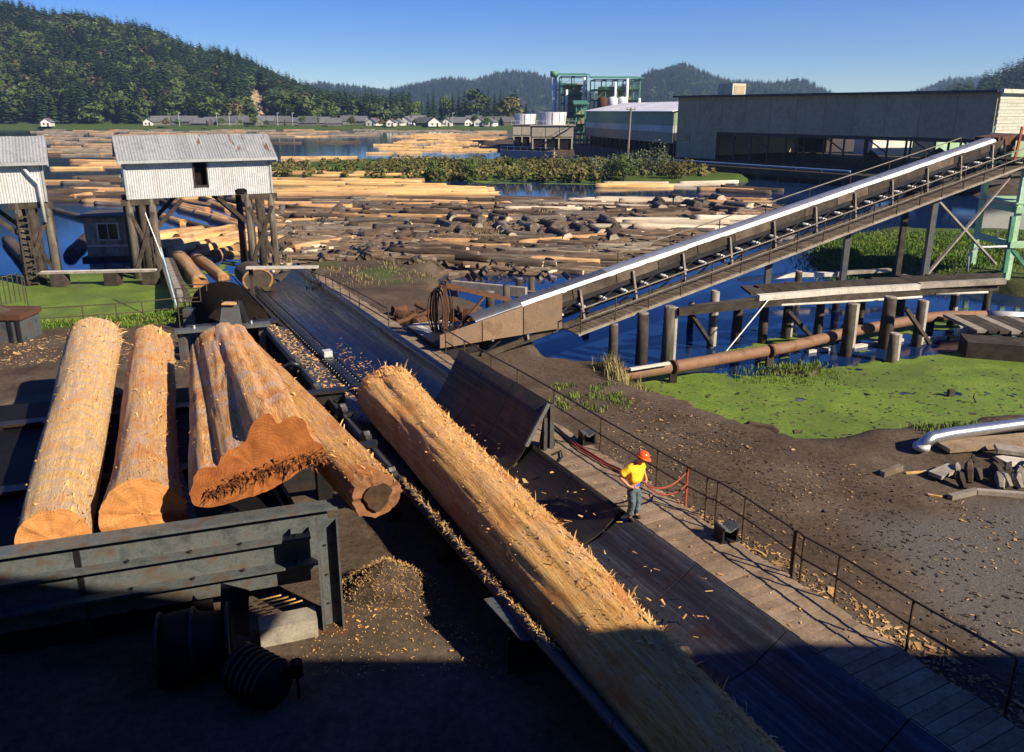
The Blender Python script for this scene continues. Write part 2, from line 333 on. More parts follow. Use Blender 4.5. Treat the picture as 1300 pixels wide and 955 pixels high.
# duckweed ---------------------------------------------------------------------------------------
q = NT('duckweed'); co = q.coord('Object', (1, 1, 1), False); a1 = q.noise(co, .7, 6, .65); a2 = q.noise(co, 9, 6, .75); a3 = q.noise(q.coord('Object', (.8, 2.2, 1), False), 2.2, 5, .7)
c = q.ramp(a1, [(.3, (.085, .15, .016)), (.52, (.135, .205, .024)), (.72, (.175, .24, .038))]); c = q.mix(.85, c, q.ramp(a2, [(.3, .35), (.66, 1.3)]), 'MULTIPLY'); a0 = q.noise(co, .22, 4, .6, .6); c = q.mix(q.ramp(a0, [(.44, 0.), (.62, .65)]), c, (.07, .095, .02))
c = q.mix(q.ramp(a3, [(.56, 0.), (.7, .8)]), c, (.03, .06, .012)); q.bump(a2, .4, .01); m_duck = q.done(c, .7, 0, .3)
def weed(name, poly, label, step=.16, holes=.3, hs=1.1, edge=.8, seed=0, z=.014):
    xs = [p[0] for p in poly]; ys = [p[1] for p in poly]
    ax = np.arange(min(xs) - 1, max(xs) + 1, step); ay = np.arange(min(ys) - 1, max(ys) + 1, step); X, Y = np.meshgrid(ax, ay)
    sd = poly_sd(X, Y, poly) + (fbm(X, Y, hs * 1.5, seed) - .5) * edge * 2
    ok = (sd > 0) & ((fbm(X, Y, hs, seed + 5) > holes) | (sd > edge * 2.5)) & ((fbm(X, Y, .8, seed + 9) > .17) | (step > .1))
    Z = np.full(X.shape, z); i = np.arange(X.size).reshape(X.shape)
    cell = ok[:-1, :-1] & ok[1:, :-1] & ok[:-1, 1:] & ok[1:, 1:]
    qd = np.stack([i[:-1, :-1], i[:-1, 1:], i[1:, 1:], i[1:, :-1]], -1)[cell]
    used, inv = np.unique(qd, return_inverse=True); vs = np.stack([X, Y, Z], -1).reshape(-1, 3)[used]
    vs[:, :2] += np.random.uniform(-step * .3, step * .3, (len(vs), 2))
    return stuff(obj(name, npmesh(name, vs, inv.reshape(-1, 4)), m_duck), label, 'duckweed')
weed('duckweed', [(4.9, 34.2), (5.2, 30.3), (7, 28.8), (8.2, 26.9), (9.6, 25), (10, 24.5), (11.7, 25.2), (14.9, 26), (19.6, 27), (30, 29), (30, 38.2), (24, 37.6), (20, 36.6), (16, 35.2), (12.5, 33.8), (10.5, 33.6), (7.5, 33.9)],
     'bright green duckweed sheet on the pond below the rusty pipe', edge=.55, holes=.16, seed=2, step=.075)
weed('duckweed', [(7, 34.5), (11, 35), (15, 36.5), (21, 38.5), (27, 41), (27, 46), (19, 43), (12, 40.5), (8.5, 37.5)], 'patchy duckweed among the wharf pilings', holes=.62, hs=.9, edge=.6, seed=4)
weed('duckweed', [(-38, 40.5), (-27, 41), (-19, 43.6), (-18.5, 48), (-22.5, 54.5), (-27, 57.2), (-30, 58.2), (-37, 55.5), (-35, 47)], 'green duckweed on the pond in front of the stilt sheds', edge=.6, holes=.12, seed=6)
weed('duckweed', [P(232, 345)[:2], P(255, 330)[:2], P(320, 330)[:2], P(330, 345)[:2], P(300, 352)[:2]], 'thin duckweed film beside the trough head', edge=1.4, holes=.5, seed=8)
weed('duckweed', [(a, b) for a, b in MUD], 'scraps of duckweed between the stranded logs', step=.4, holes=.5, hs=3.2, edge=1, seed=11, z=.05)
weed('duckweed', [P(430, 212)[:2], P(520, 212)[:2], P(640, 231.5)[:2], P(700, 232.5)[:2], P(760, 234.5)[:2], P(620, 233.5)[:2]], 'green water weed along the island shore', step=.6, holes=.4, hs=4, edge=1.5, seed=13)
# foliage meshes ---------------------------------------------------------------------------------
def leaf_cloud(centres, radii, n_each, size, squash=.8, up=.35, seed=0):
    r = np.random.RandomState(seed); vs = []; k = 0
    for c, rad, n in zip(centres, radii, n_each):
        d = r.normal(size=(n, 3)); d /= np.linalg.norm(d, axis=1)[:, None]; rr = rad * r.uniform(.55, 1.08, (n, 1)) ** .6
        p = np.array(c) + d * rr * np.array([1, 1, squash])
        nrm = d + r.normal(size=(n, 3)) * .55 + np.array([0, 0, up]); nrm /= np.linalg.norm(nrm, axis=1)[:, None]
        t = np.cross(nrm, r.normal(size=(n, 3))); t /= np.linalg.norm(t, axis=1)[:, None] + 1e-9; b = np.cross(nrm, t)
        s = size * r.uniform(.6, 1.3, (n, 1)); s2 = s * r.uniform(.5, .9, (n, 1))
        vs.append(np.stack([p - t * s, p - b * s2, p + t * s, p + b * s2], 1).reshape(-1, 3))
    vs = np.concatenate(vs); return vs, np.arange(len(vs)).reshape(-1, 4)
def broadleaf(seed, n=420, h=1.0, size=.075):
    r = np.random.RandomState(seed); cs = []; rs = []
    for i in range(13):
        a = r.uniform(0, 6.28); z = r.uniform(.3, .86) * h; wdt = .3 * math.sin(math.pi * min(1, z / h * .95 + .08)) + .04
        cs.append((math.cos(a) * wdt * r.uniform(.3, 1), math.sin(a) * wdt * r.uniform(.3, 1), z)); rs.append(r.uniform(.11, .19) * h)
    return leaf_cloud(cs, rs, [n // 13] * 13, size * h, .85, .4, seed)
def conifer(seed, levels=20, per=8, wide=.17):
    r = np.random.RandomState(seed); vs = []
    for i in range(levels):
        t = i / (levels - 1); z = .1 + .88 * t; rad = wide * (1 - t) ** .82 + .012
        for k in range(per if t < .75 else per - 3):
            a = 2 * math.pi * (k + r.uniform(-.3, .3)) / per + i * 1.3; R = rad * r.uniform(.65, 1.25); zz = z + r.uniform(-.02, .02)
            d = np.array([math.cos(a), math.sin(a), 0]); s = np.array([-d[1], d[0], 0]) * R * r.uniform(.28, .42); dr = r.uniform(.15, .4) * R
            o = np.array([0, 0, zz])
            vs += [o, o + d * R * .6 + s - [0, 0, dr * .7], o + d * R - [0, 0, dr * 1.25], o + d * R * .6 - s - [0, 0, dr * .7]]
    vs = np.array(vs); return vs, np.arange(len(vs)).reshape(-1, 4)
def trunk_mb(h, r0, r1, seg=6, limbs=0, seed=0):
    m = MB(); m.tube([(0, 0, -.03 * h), (0, 0, h * .5), (0, 0, h)], [r0, (r0 + r1) / 2, r1], seg)
    r = random.Random(seed)
    for i in range(limbs):
        a = r.uniform(0, 6.28); z = r.uniform(.3, .7) * h; L = r.uniform(.18, .3) * h
        m.tube([(0, 0, z), (math.cos(a) * L * .5, math.sin(a) * L * .5, z + L * .5), (math.cos(a) * L, math.sin(a) * L, z + L * .75)], [r0 * .45, r0 * .3, r0 * .12], 5)
    return m
# forest: instanced trees on each hill (a mass nobody could count) -------------------------------------
FCOL = bpy.data.collections.new('forest_tree_kinds')
def kind_obj(name, vs, qs, m):
    me = npmesh(name, vs, qs); me.materials.append(m); o = bpy.data.objects.new(name, me); FCOL.objects.link(o); return o
HILLM = dict(c=leafmat('hill_conifer', (.016, .038, .012), (.028, .06, .018), (.044, .08, .026), .4), b=leafmat('hill_broadleaf', (.034, .06, .014), (.052, .084, .02), (.074, .105, .028), .35),
             o=leafmat('hill_olive', (.045, .055, .016), (.065, .072, .022), (.085, .085, .03), .3), r=leafmat('hill_autumn', (.055, .042, .02), (.075, .056, .026), (.09, .07, .036), .25))
for i in range(4):
    vs, qs = conifer(20 + i, 18, 8, .2); kind_obj('a%d_conifer' % i, vs, qs, HILLM['c'])
for i, k in enumerate('bbor'):
    vs, qs = broadleaf(40 + i, 390, 1, .07); kind_obj('b%d_broadleaf' % i, vs, qs, HILLM[k])
gn = bpy.data.node_groups.new('forest_scatter', 'GeometryNodeTree')
gn.interface.new_socket('Geometry', in_out='INPUT', socket_type='NodeSocketGeometry'); gn.interface.new_socket('Geometry', in_out='OUTPUT', socket_type='NodeSocketGeometry')
gi = gn.nodes.new('NodeGroupInput'); go = gn.nodes.new('NodeGroupOutput'); ip = gn.nodes.new('GeometryNodeInstanceOnPoints')
ci = gn.nodes.new('GeometryNodeCollectionInfo'); ci.inputs['Collection'].default_value = FCOL; ci.inputs['Separate Children'].default_value = True; ci.inputs['Reset Children'].default_value = True
def nattr(nm, ty):
    a = gn.nodes.new('GeometryNodeInputNamedAttribute'); a.data_type = ty; a.inputs[0].default_value = nm; return a.outputs[0]
gn.links.new(gi.outputs[0], ip.inputs['Points']); gn.links.new(ci.outputs[0], ip.inputs['Instance']); ip.inputs['Pick Instance'].default_value = True
gn.links.new(nattr('kind', 'INT'), ip.inputs['Instance Index']); gn.links.new(nattr('rot', 'FLOAT_VECTOR'), ip.inputs['Rotation']); gn.links.new(nattr('scl', 'FLOAT_VECTOR'), ip.inputs['Scale'])
gn.links.new(ip.outputs[0], go.inputs[0])
def scatter(name, pts, kinds, heights, label, wide=1.0):
    me = bpy.data.meshes.new(name); pts = np.array(pts, np.float32); me.vertices.add(len(pts)); me.vertices.foreach_set('co', pts.ravel()); n = len(pts)
    a = me.attributes.new('kind', 'INT', 'POINT'); a.data.foreach_set('value', np.array(kinds, np.int32))
    rot = np.zeros((n, 3), np.float32); rot[:, 2] = np.random.uniform(0, 6.28, n); a = me.attributes.new('rot', 'FLOAT_VECTOR', 'POINT'); a.data.foreach_set('vector', rot.ravel())
    hs = np.array(heights, np.float32); s = np.stack([hs * wide * np.random.uniform(.85, 1.25, n)] * 2 + [hs], 1).astype(np.float32)
    a = me.attributes.new('scl', 'FLOAT_VECTOR', 'POINT'); a.data.foreach_set('vector', s.ravel())
    o = obj(name, me); md = o.modifiers.new('scatter', 'NODES'); md.node_group = gn; return stuff(o, label, 'forest')
q = NT('hill_soil'); c = q.ramp(q.noise(q.coord('Object', (1, 1, 1), False), .02, 5), [(.35, (.03, .045, .015)), (.6, (.06, .07, .025))]); m_hill = q.done(c, .95, 0, .1)
q = NT('bare_cliff'); c = q.ramp(q.noise(q.coord('Object', (1, 1, .4), False), .12, 6), [(.3, (.2, .14, .08)), (.6, (.38, .29, .18))]); m_cliff = q.done(c, .95, 0, .1)
def hill(name, ridge, Yf, Yr, tree, n, mix, label, cols=90, rows=22, seed=0, clear=(), z0=1.0, power=.8):
    """ridge: photo pixels of the tree-top outline; Yf foot and Yr crest distance"""
    r = np.random.RandomState(seed); xs = [p[0] for p in ridge]; ys = [p[1] for p in ridge]
    def surf(px, t):
        Yc = Yr if not callable(Yr) else Yr(px)
        y = np.interp(px, xs, ys); top = PY(px, y, Yc); zt = max(top.z - tree * .75, z0 + 1)
        u = top.x / Yc; Y = Yf + (Yc - Yf) * t; wob = 1 + .16 * (noise.noise(V((px * .012, t * 2.2, seed))))
        if t <= 1: z = z0 + (zt - z0) * (t ** power) * (wob if t < .95 else 1)
        else: z = zt * max(0., 1 - (t - 1) * 1.2)
        return V((u * (Yf + (Yc - Yf) * min(t, 1)) if t <= 1 else top.x * (1 + (t - 1) * .3), Y, z - (2 if t < .01 else 0)))
    m = MB(); m.grid([[surf(xs[0] + (xs[-1] - xs[0]) * k / cols, i / rows * 1.5) for k in range(cols + 1)] for i in range(rows + 1)])
    struct(m.build(name, m_hill, None, True))
    pts = []; kinds = []; hs = []
    tot = sum(mix.values()); ks = list(mix.keys()); pr = np.array([mix[k] for k in ks]) / tot
    while len(pts) < n:
        px = r.uniform(xs[0], xs[-1]); t = r.uniform(0.0, 1.06) ** .9
        p = surf(px, t)
        if any(poly_sd(np.array([px]), np.array([t]), c)[0] > 0 for c in clear): continue
        pk = np.array(pr)
        cl = vnoise(px, t * 300, 45, 3 + seed)                          # conifers and broadleaves grow in groves
        bl = np.array([1.6 if k < 4 else .5 for k in ks]) if cl > .5 else np.array([.5 if k < 4 else 1.6 for k in ks])
        pk = pk * bl; pk /= pk.sum(); k = r.choice(ks, p=pk)
        pts.append((p.x, p.y, p.z - 1)); kinds.append(k); hs.append(tree * (r.uniform(.75, 1.35) if k < 4 else r.uniform(.6, .95)))
    scatter('forest', pts, kinds, hs, label, 1.15); return surf
R1 = [(-120, -25), (-60, -15), (0, 0), (25, 6), (60, 18), (100, 16), (150, 28), (200, 40), (250, 62), (300, 70), (330, 86), (360, 98), (400, 116), (440, 128), (490, 140), (520, 150)]
CL = [(303, -.1), (308, .3), (315, .58), (327, .64), (337, .5), (342, .2), (341, -.1)]
SURF1 = hill('hill', R1, 590, lambda px: 900, 21, 5600, {0: 2.6, 1: 2.6, 2: 2.6, 3: 2.6, 4: 2.4, 5: 2.2, 6: .7, 7: .5}, 'mixed conifer and broadleaf forest covering the near hillside', seed=1, clear=(CL,))
hill('hill', [(370, 112), (405, 103), (440, 106), (490, 112), (540, 103), (570, 97), (600, 99), (630, 90), (655, 87), (685, 92), (710, 103), (760, 118), (800, 130)], 1900, 2700, 19, 3600, {0: 3, 1: 3, 2: 3, 3: 3, 5: 1, 6: .6}, 'blue hazy forest on the far ridge behind the pond', seed=2, cols=60)
hill('hill', [(740, 130), (780, 112), (812, 98), (826, 88), (845, 86), (866, 78), (890, 87), (905, 95), (930, 101), (965, 103), (1000, 101), (1020, 99), (1045, 110), (1065, 122), (1100, 135)], 1500, 2200, 19, 3600, {0: 3, 1: 3, 2: 3, 3: 3, 5: 1, 6: .5}, 'dark forest on the pointed hill behind the mill', seed=3, cols=60)
hill('hill', [(1100, 130), (1150, 118), (1180, 108), (1205, 97), (1230, 96), (1262, 98), (1300, 104), (1340, 112)], 1900, 2600, 19, 1500, {0: 3, 1: 3, 2: 3, 3: 3, 5: 1}, 'far forest on the ridge at the right edge', seed=4, cols=40)
hill('hill', [(1190, 128), (1215, 112), (1240, 106), (1262, 96), (1285, 86), (1310, 74), (1380, 50), (1450, 60)], 620, 900, 26, 420, {0: 4, 1: 4, 2: 4, 3: 4, 4: .6}, 'dark conifer forest on the near hill at the right edge', seed=5, cols=40)
m = MB(); r_ = random.Random(5)                                         # bare landslip on the near hill
rows = []
for i in range(14):
    t = .06 + .52 * i / 13; cxp = 319 + 10 * t + 2 * math.sin(i); wd = (11 - 9 * t) * (1 + .25 * math.sin(i * 2.1))
    rows.append([SURF1(cxp + wd * (k / 5 - 1) + r_.uniform(-1, 1), t) + V((0, -2.5, 2.0 + r_.uniform(-1, 1))) for k in range(11)])
m.grid(rows); struct(m.build('landslip', m_cliff))
# individual conifers and broadleaves between the town and the hills -----------------------------------
TREES = []
def tree_proto(name, vs, qs, m, h, r0, limbs, label, cat, group, loc):
    o = thing(name, label, cat, loc, 0, group); trunk_mb(h, r0, r0 * .2, 6, limbs).build('trunk', M['trunk'], o, local=True)
    obj('crown', npmesh('crown', vs, qs), m, o); return o
r_ = random.Random(11); pc = []; pb = []
for i in range(3):
    vs, qs = conifer(60 + i, 24, 9, .17); pc.append((vs, qs))
    vs, qs = broadleaf(70 + i, 520, 1, .055); pb.append((vs, qs))
def place_trees(spots, group, label, kinds, H0, Yr):
    protos = {}; cnt = {}
    for i, (px, hk) in enumerate(spots):
        k = kinds[i % len(kinds)]; Y = r_.uniform(*Yr); p = PY(px, 150, Y); h = hk * r_.uniform(.85, 1.1); v = r_.randrange(3); key = (k, v)
        cnt[k] = cnt.get(k, 0) + 1; lab = (label[0] if k == 'c' else label[1]) + ', %d%s from the left' % (cnt[k], {1: 'st', 2: 'nd', 3: 'rd', 21: 'st', 22: 'nd', 23: 'rd'}.get(cnt[k], 'th')); g = group + (' conifers' if k == 'c' else ' broadleaves'); nm = 'conifer_tree' if k == 'c' else 'broadleaf_tree'
        loc = (p.x, Y, 1.7); sc = (h * r_.uniform(.95, 1.3), h * r_.uniform(.95, 1.3), h)
        if key not in protos:
            vs, qs = (pc if k == 'c' else pb)[v]; o = tree_proto(nm, vs, qs, M['conifer'] if k == 'c' else M[('leaf_green', 'leaf_olive', 'leaf_green')[v]], .9 if k == 'c' else .6, .016 if k == 'c' else .024, 0 if k == 'c' else 5, lab, 'tree', g, loc)
            protos[key] = o; o.scale = sc; o.rotation_euler.z = r_.uniform(0, 6)
        else: copy_tree(protos[key], loc, r_.uniform(0, 6), sc, lab)
place_trees([(px, r_.choice((20, 24, 27))) for px in (432, 440, 447, 455, 466, 473, 480, 489, 497, 505, 512, 521, 528, 536, 544, 551, 560, 568, 575, 583, 590, 598, 605, 613, 620, 628, 636, 645, 655, 668)], 'valley row', ('dark conifer in the row behind the town houses', 'broad green tree in the row behind the town houses'), 'ccbccccbcc', 24, (590, 660))
place_trees([(px, r_.choice((14, 18, 22))) for px in (205, 222, 238, 250, 272, 290, 297, 349, 356, 368, 378, 392, 404, 418, 427)], 'hill foot', ('dark conifer at the foot of the near hill', 'rounded green tree at the foot of the near hill'), 'cbccb', 18, (575, 600))
place_trees([(px, r_.choice((4, 5, 6.5))) for px in (210, 226, 243, 262, 281, 305, 322, 338, 361, 384, 401, 424, 446, 463, 484, 527, 540, 560, 583, 602, 618, 646)], 'garden', ('small dark conifer between the far shore houses', 'small round garden tree between the far shore houses'), 'bbbcb', 5, (508, 545))
# town houses ------------------------------------------------------------------------------------------
def house(px, Y, wd, dp, h, front, label, group, rz):
    p = PY(px, 160, Y); o = thing('house', label, 'house', (p.x, Y, 1.6), rz, group)
    m = MB(); m.box((0, 0, h / 2), (wd, dp, h)); m.prism([(-wd / 2, -dp / 2, h), (wd / 2, -dp / 2, h), (0, -dp / 2, h + wd * .36)], (0, dp, 0)); m.build('wall', M['house_white'] if front else M['town_wall'], o, local=True)
    m = MB()
    for s in (-1, 1): m.prism([(s * (wd / 2 + .5), -dp / 2 - .4, h - .3), (0, -dp / 2 - .4, h + wd * .36 + .06), (0, -dp / 2 - .4, h + wd * .36 + .36), (s * (wd / 2 + .5), -dp / 2 - .4, h)][::s], (0, dp + .8, 0))
    rf = m.build('roof', M['shingle'], o, local=True); MB().box((wd * .2, dp * .2, h + wd * .36), (.7, .7, 1.6)).build('chimney', M['rust'], rf, local=True)
    m = MB(); m.box((-wd * .2, -dp / 2 - .03, h * .55), (1.0, .06, 1.1)); m.build('window', M['glass_dark'], o, local=True)
    m = MB(); m.box((wd * .2, -dp / 2 - .03, 1.05), (1.0, .06, 2.1)); m.build('door', M['wood_dark'], o, local=True)
NUM = lambda i: '%d%s' % (i, 'st' if i % 10 == 1 and i != 11 else 'nd' if i % 10 == 2 and i != 12 else 'rd' if i % 10 == 3 and i != 13 else 'th')
for hi, px in enumerate((61, 190, 475, 497, 507, 518, 551, 568, 593, 609, 624, 638)): house(px, r_.uniform(515, 540), r_.uniform(5, 8), 10, r_.uniform(2.0, 2.9), True, 'small white gabled house, %s white one from the left on the far shore' % NUM(hi + 1), 'white houses on the far shore', r_.uniform(-.3, .35))
for i, px in enumerate(list(range(204, 470, 17)) + [530, 541, 580, 601, 617, 631, 648]): house(px + r_.uniform(-3, 3), r_.uniform(522, 575), r_.uniform(7, 10), r_.uniform(9, 14), r_.uniform(1.8, 2.6), False, 'grey roofed house seen side on, %s such roof from the left on the far shore' % NUM(i + 1), 'grey roofed houses on the far shore', math.pi / 2 + r_.uniform(-.5, .5))
for li, px in enumerate((228, 276, 292, 353, 372, 720)): # thin poles in the town
    p = PY(px if px != 720 else 575, 160, 515); o = thing('street_lamp', 'thin street lamp pole, %s from the left on the far shore' % NUM(li + 1), 'street lamp', (p.x, 515, 1.6), 0, 'street lamps on the far shore')
    MB().tube([(0, 0, 0), (0, 0, 8)], .12, 6).build('pole', M['galv'], o, local=True); MB().box((.5, 0, 8), (1.4, .3, .25)).build('lamp_head', M['white_metal'], o, local=True)
# ================================================================ the mill complex across the pond
LF = PY(863, 125, 165); RF = PY(1268, 119.9, 117); ZR = 13.7; ZB = 7.3; G = 1.3
LF = V((LF.x, LF.y, 0)); RF = V((RF.x, RF.y, 0)); eA = (RF - LF).normalized(); LA = (RF - LF).length; bA = V((-eA.y, eA.x, 0))
def A(s, b, z): return LF + eA * s + bA * b + V((0, 0, z))
def Abox(m, s0, s1, b0, b1, z0, z1):
    m.prism([A(s0, b0, z0), A(s1, b0, z0), A(s1, b1, z0), A(s0, b1, z0)], (0, 0, z1 - z0)); return m
oA = thing('mill_building', 'long grey mill shed, upper walls over an open ground floor, behind the conveyor', 'mill building', A(LA / 2, 0, G))
for i in range(11):
    s0 = LA * i / 11; s1 = LA * (i + 1) / 11 - .06
    m = MB(); Abox(m, s0, s1, 0, .25, ZB, ZR - .02)
    for k in range(1, 9): Abox(m, s0, s1, -.05, .0, ZB + k * .7, ZB + k * .7 + .07)
    m.build('wall_panel', M['mill_wall'], oA)
rf = Abox(MB(), -1.0, LA + .25, -1.0, 42, ZR, ZR + .35).build('roof', M['mill_roof'], oA)
Abox(MB(), 4.5, 8, 6, 10, ZR + .36, ZR + 2.6).build('roof_vent', M['mill_end'], rf)
Abox(MB(), 8.0, 8.1, 6.5, 9.5, ZR + .8, ZR + 2.2).build('louvre', M['mill_wall'], rf)
for k in range(22):                                                    # lap boards of the sunlit end wall
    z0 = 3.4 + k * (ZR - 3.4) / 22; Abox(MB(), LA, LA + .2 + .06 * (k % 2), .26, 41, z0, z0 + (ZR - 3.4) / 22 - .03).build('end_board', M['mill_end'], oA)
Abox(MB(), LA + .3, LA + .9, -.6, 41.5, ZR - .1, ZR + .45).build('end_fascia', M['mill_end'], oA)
for i in range(3):
    m = MB(); Abox(m, LA * .055 * i, LA * .055 * (i + 1) - .05, .02, .22, 2.2, ZB); m.build('lower_wall_panel', M['mill_wall'], oA)
wn = Abox(MB(), 1.5, 3.2, -.04, .02, 5.3, 6.5).build('window', M['glass_dark'], oA); Abox(MB(), 1.4, 3.3, -.07, -.041, 5.15, 5.3).build('window_sill', M['pale_wall'], wn)
Abox(MB(), -.3, -.05, 0, 41, 1.3, ZR - .02).build('far_end_wall', M['mill_wall'], oA)
for i in range(14):
    s = LA * .17 + i * (LA * .82) / 13
    Abox(MB(), s - .11, s + .11, .3, .55, 2.1, ZB).build('column', M['dark_steel'], oA)
    if i % 2: Abox(MB(), s - .15, s + .15, 20, 20.3, 2.1, ZR - .05).build('column', M['dark_steel'], oA)
for i in range(0, 13, 2):
    s = LA * .17 + i * (LA * .82) / 13; s2 = s + LA * .82 / 13
    MB().bar(A(s, .5, ZB - .3), A(s2, .5, ZB - 2.6), .18, .18).build('brace', M['dark_steel'], oA)
Abox(MB(), LA * .16, LA, .28, .55, ZB - .6, ZB - .02).build('header_beam', M['dark_steel'], oA)
Abox(MB(), .0, LA, .6, 41, 1.7, 2.1).build('floor_slab', M['wood_dark'], oA)
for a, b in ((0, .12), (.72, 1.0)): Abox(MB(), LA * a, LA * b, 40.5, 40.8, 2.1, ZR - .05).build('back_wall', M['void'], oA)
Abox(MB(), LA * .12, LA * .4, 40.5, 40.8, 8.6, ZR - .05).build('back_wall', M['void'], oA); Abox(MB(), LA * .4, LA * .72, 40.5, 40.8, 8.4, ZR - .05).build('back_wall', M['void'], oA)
# machines and sawdust under the shed
r_ = random.Random(3)
for i, (s, b, wd, hgt) in enumerate(((LA * .42, 9, 9, 2.0), (LA * .63, 7, 7, 2.8), (LA * .83, 6, 12, 3.6))):
    o = thing('sawdust_heap', ['low dark heap under the middle of the mill shed', 'brown heap beside the columns under the mill shed', 'large reddish brown heap under the right end of the mill shed'][i], 'heap', A(s, b, 2.1))
    rows = []
    for j in range(9):
        rr = wd * .5 * (1 - j / 8); rows.append([A(s + math.cos(a) * rr * (1 + .12 * math.sin(a * 3 + i)), b + math.sin(a) * rr * .6, 2.1 + hgt * (j / 8) ** 1.1) for a in [k * math.pi / 10 for k in range(21)]])
    MB().grid(rows).build('heap_mass', M['rust'] if i == 2 else M['bark_brown'], o, True)
# dock in front of the shed
oD = thing('timber_dock', 'dark timber dock on piles along the front of the mill shed', 'dock', A(LA / 2, -5, 0))
for i in range(24):
    s = -2 + i * (LA + 6) / 24; Abox(MB(), s, s + (LA + 6) / 24 - .05, -9, .0, 1.55, 1.8).build('deck_plank', M['wood_dark'], oD)
for i in range(16): p = A(-1 + i * (LA + 4) / 16, -8.7, 0); MB().tube([(p.x, p.y, -1.2), (p.x, p.y, 1.55)], .22, 7).build('pile', M['pile'], oD)
Abox(MB(), -2, LA + 4, -9.25, -9.01, .7, 1.75).build('fender_beam', M['wood_dark'], oD)
o = thing('dock_pipe', 'pale blue pipe running along the dark dock below the mill shed', 'pipe', A(LA * .35, -7.5, 1.8))
MB().tube([A(-1, -7.8, 2.15), A(LA * .36, -7.6, 2.15), A(LA * .72, -7.4, 2.15)], .16, 8).build('pipe_run', flat2('blue_pipe', (.12, .2, .32), (.2, .3, .44), rough=.5), o)
for i in range(9): p = A(LA * .08 * i, -7.7, 1.8); MB().box((p.x, p.y, 1.92), (.3, .3, .3)).build('saddle', M['wood_dark'], o)
# pale sheds seen through the open floor
for i, (s, wd) in enumerate(((.16, 13), (.42, 16))):
    o = thing('pale_outbuilding', ['pale outbuilding glimpsed through the open middle of the mill shed', 'pale green outbuilding glimpsed through the right bays of the mill shed'][i], 'outbuilding', A(LA * s, 60, G))
    c_ = A(LA * s, 62, 0); R_ = Matrix.Rotation(.2, 3, 'Z'); MB().box((c_.x, c_.y, (G + 8.5) / 2), (wd, 7, 8.5 - G), R_).build('wall', M['house_white'] if i == 0 else M['mint'], o); MB().box((c_.x, c_.y, 8.7), (wd + 1, 8, .35), R_).build('roof', M['white_metal'], o)
# building B ------------------------------------------------------------------------------------
BL = PY(744, 143, 245); BR = PY(856, 141, 186); BL = V((BL.x, BL.y, 0)); BR = V((BR.x, BR.y, 0)); eB = (BR - BL).normalized(); LB = (BR - BL).length; bB = V((-eB.y, eB.x, 0))
def B(s, b, z): return BL + eB * s + bB * b + V((0, 0, z))
def Bbox(m, s0, s1, b0, b1, z0, z1): m.prism([B(s0, b0, z0), B(s1, b0, z0), B(s1, b1, z0), B(s0, b1, z0)], (0, 0, z1 - z0)); return m
oB = thing('green_warehouse', 'long green warehouse with a white gabled roof beside the mill shed', 'warehouse', B(LB / 2, 0, G))
ZE = 11.0
for i in range(9):
    s0, s1 = LB * i / 9, LB * (i + 1) / 9 - .05
    Bbox(MB(), s0, s1, 0, .3, 7.9, ZE).build('wall_panel', M['green_wall'], oB); Bbox(MB(), s0, s1, -.05, .3, 6.4, 7.88).build('wall_band', M['pale_wall'], oB); Bbox(MB(), s0, s1, 0.02, .3, 4.0, 6.38).build('lower_panel', M['mill_wall'], oB)
for i in range(19): s = LB * i / 18; Bbox(MB(), s - .2, s + .2, .3, .8, G, 6.4).build('column', M['dark_steel'], oB)
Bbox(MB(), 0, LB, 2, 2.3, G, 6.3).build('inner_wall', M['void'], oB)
m = MB(); m.prism([B(LB - .3, .32, 4.0), B(LB - .3, 24, 4.0), B(LB - .3, 24, ZE), B(LB - .3, 12, ZE + 2.2), B(LB - .3, .32, ZE)], eB * .3); m.build('end_wall', M['green_wall'], oB)
Bbox(MB(), LB + .01, LB + .06, .35, 24, 6.4, 7.88).build('end_band', M['pale_wall'], oB)
for side in (0, 1):
    for i in range(9):
        s0, s1 = -.6 + (LB + 1.2) * i / 9, -.6 + (LB + 1.2) * (i + 1) / 9 - .04
        a, b = ((-.7, ZE - .05), (12, ZE + 2.25)) if side == 0 else ((24.7, ZE - .05), (12, ZE + 2.25))
        m = MB(); m.prism([B(s0, a[0], a[1]), B(s1, a[0], a[1]), B(s1, b[0], b[1]), B(s0, b[0], b[1])], (0, 0, .15)); m.build('roof_sheet', M['white_metal'], oB)
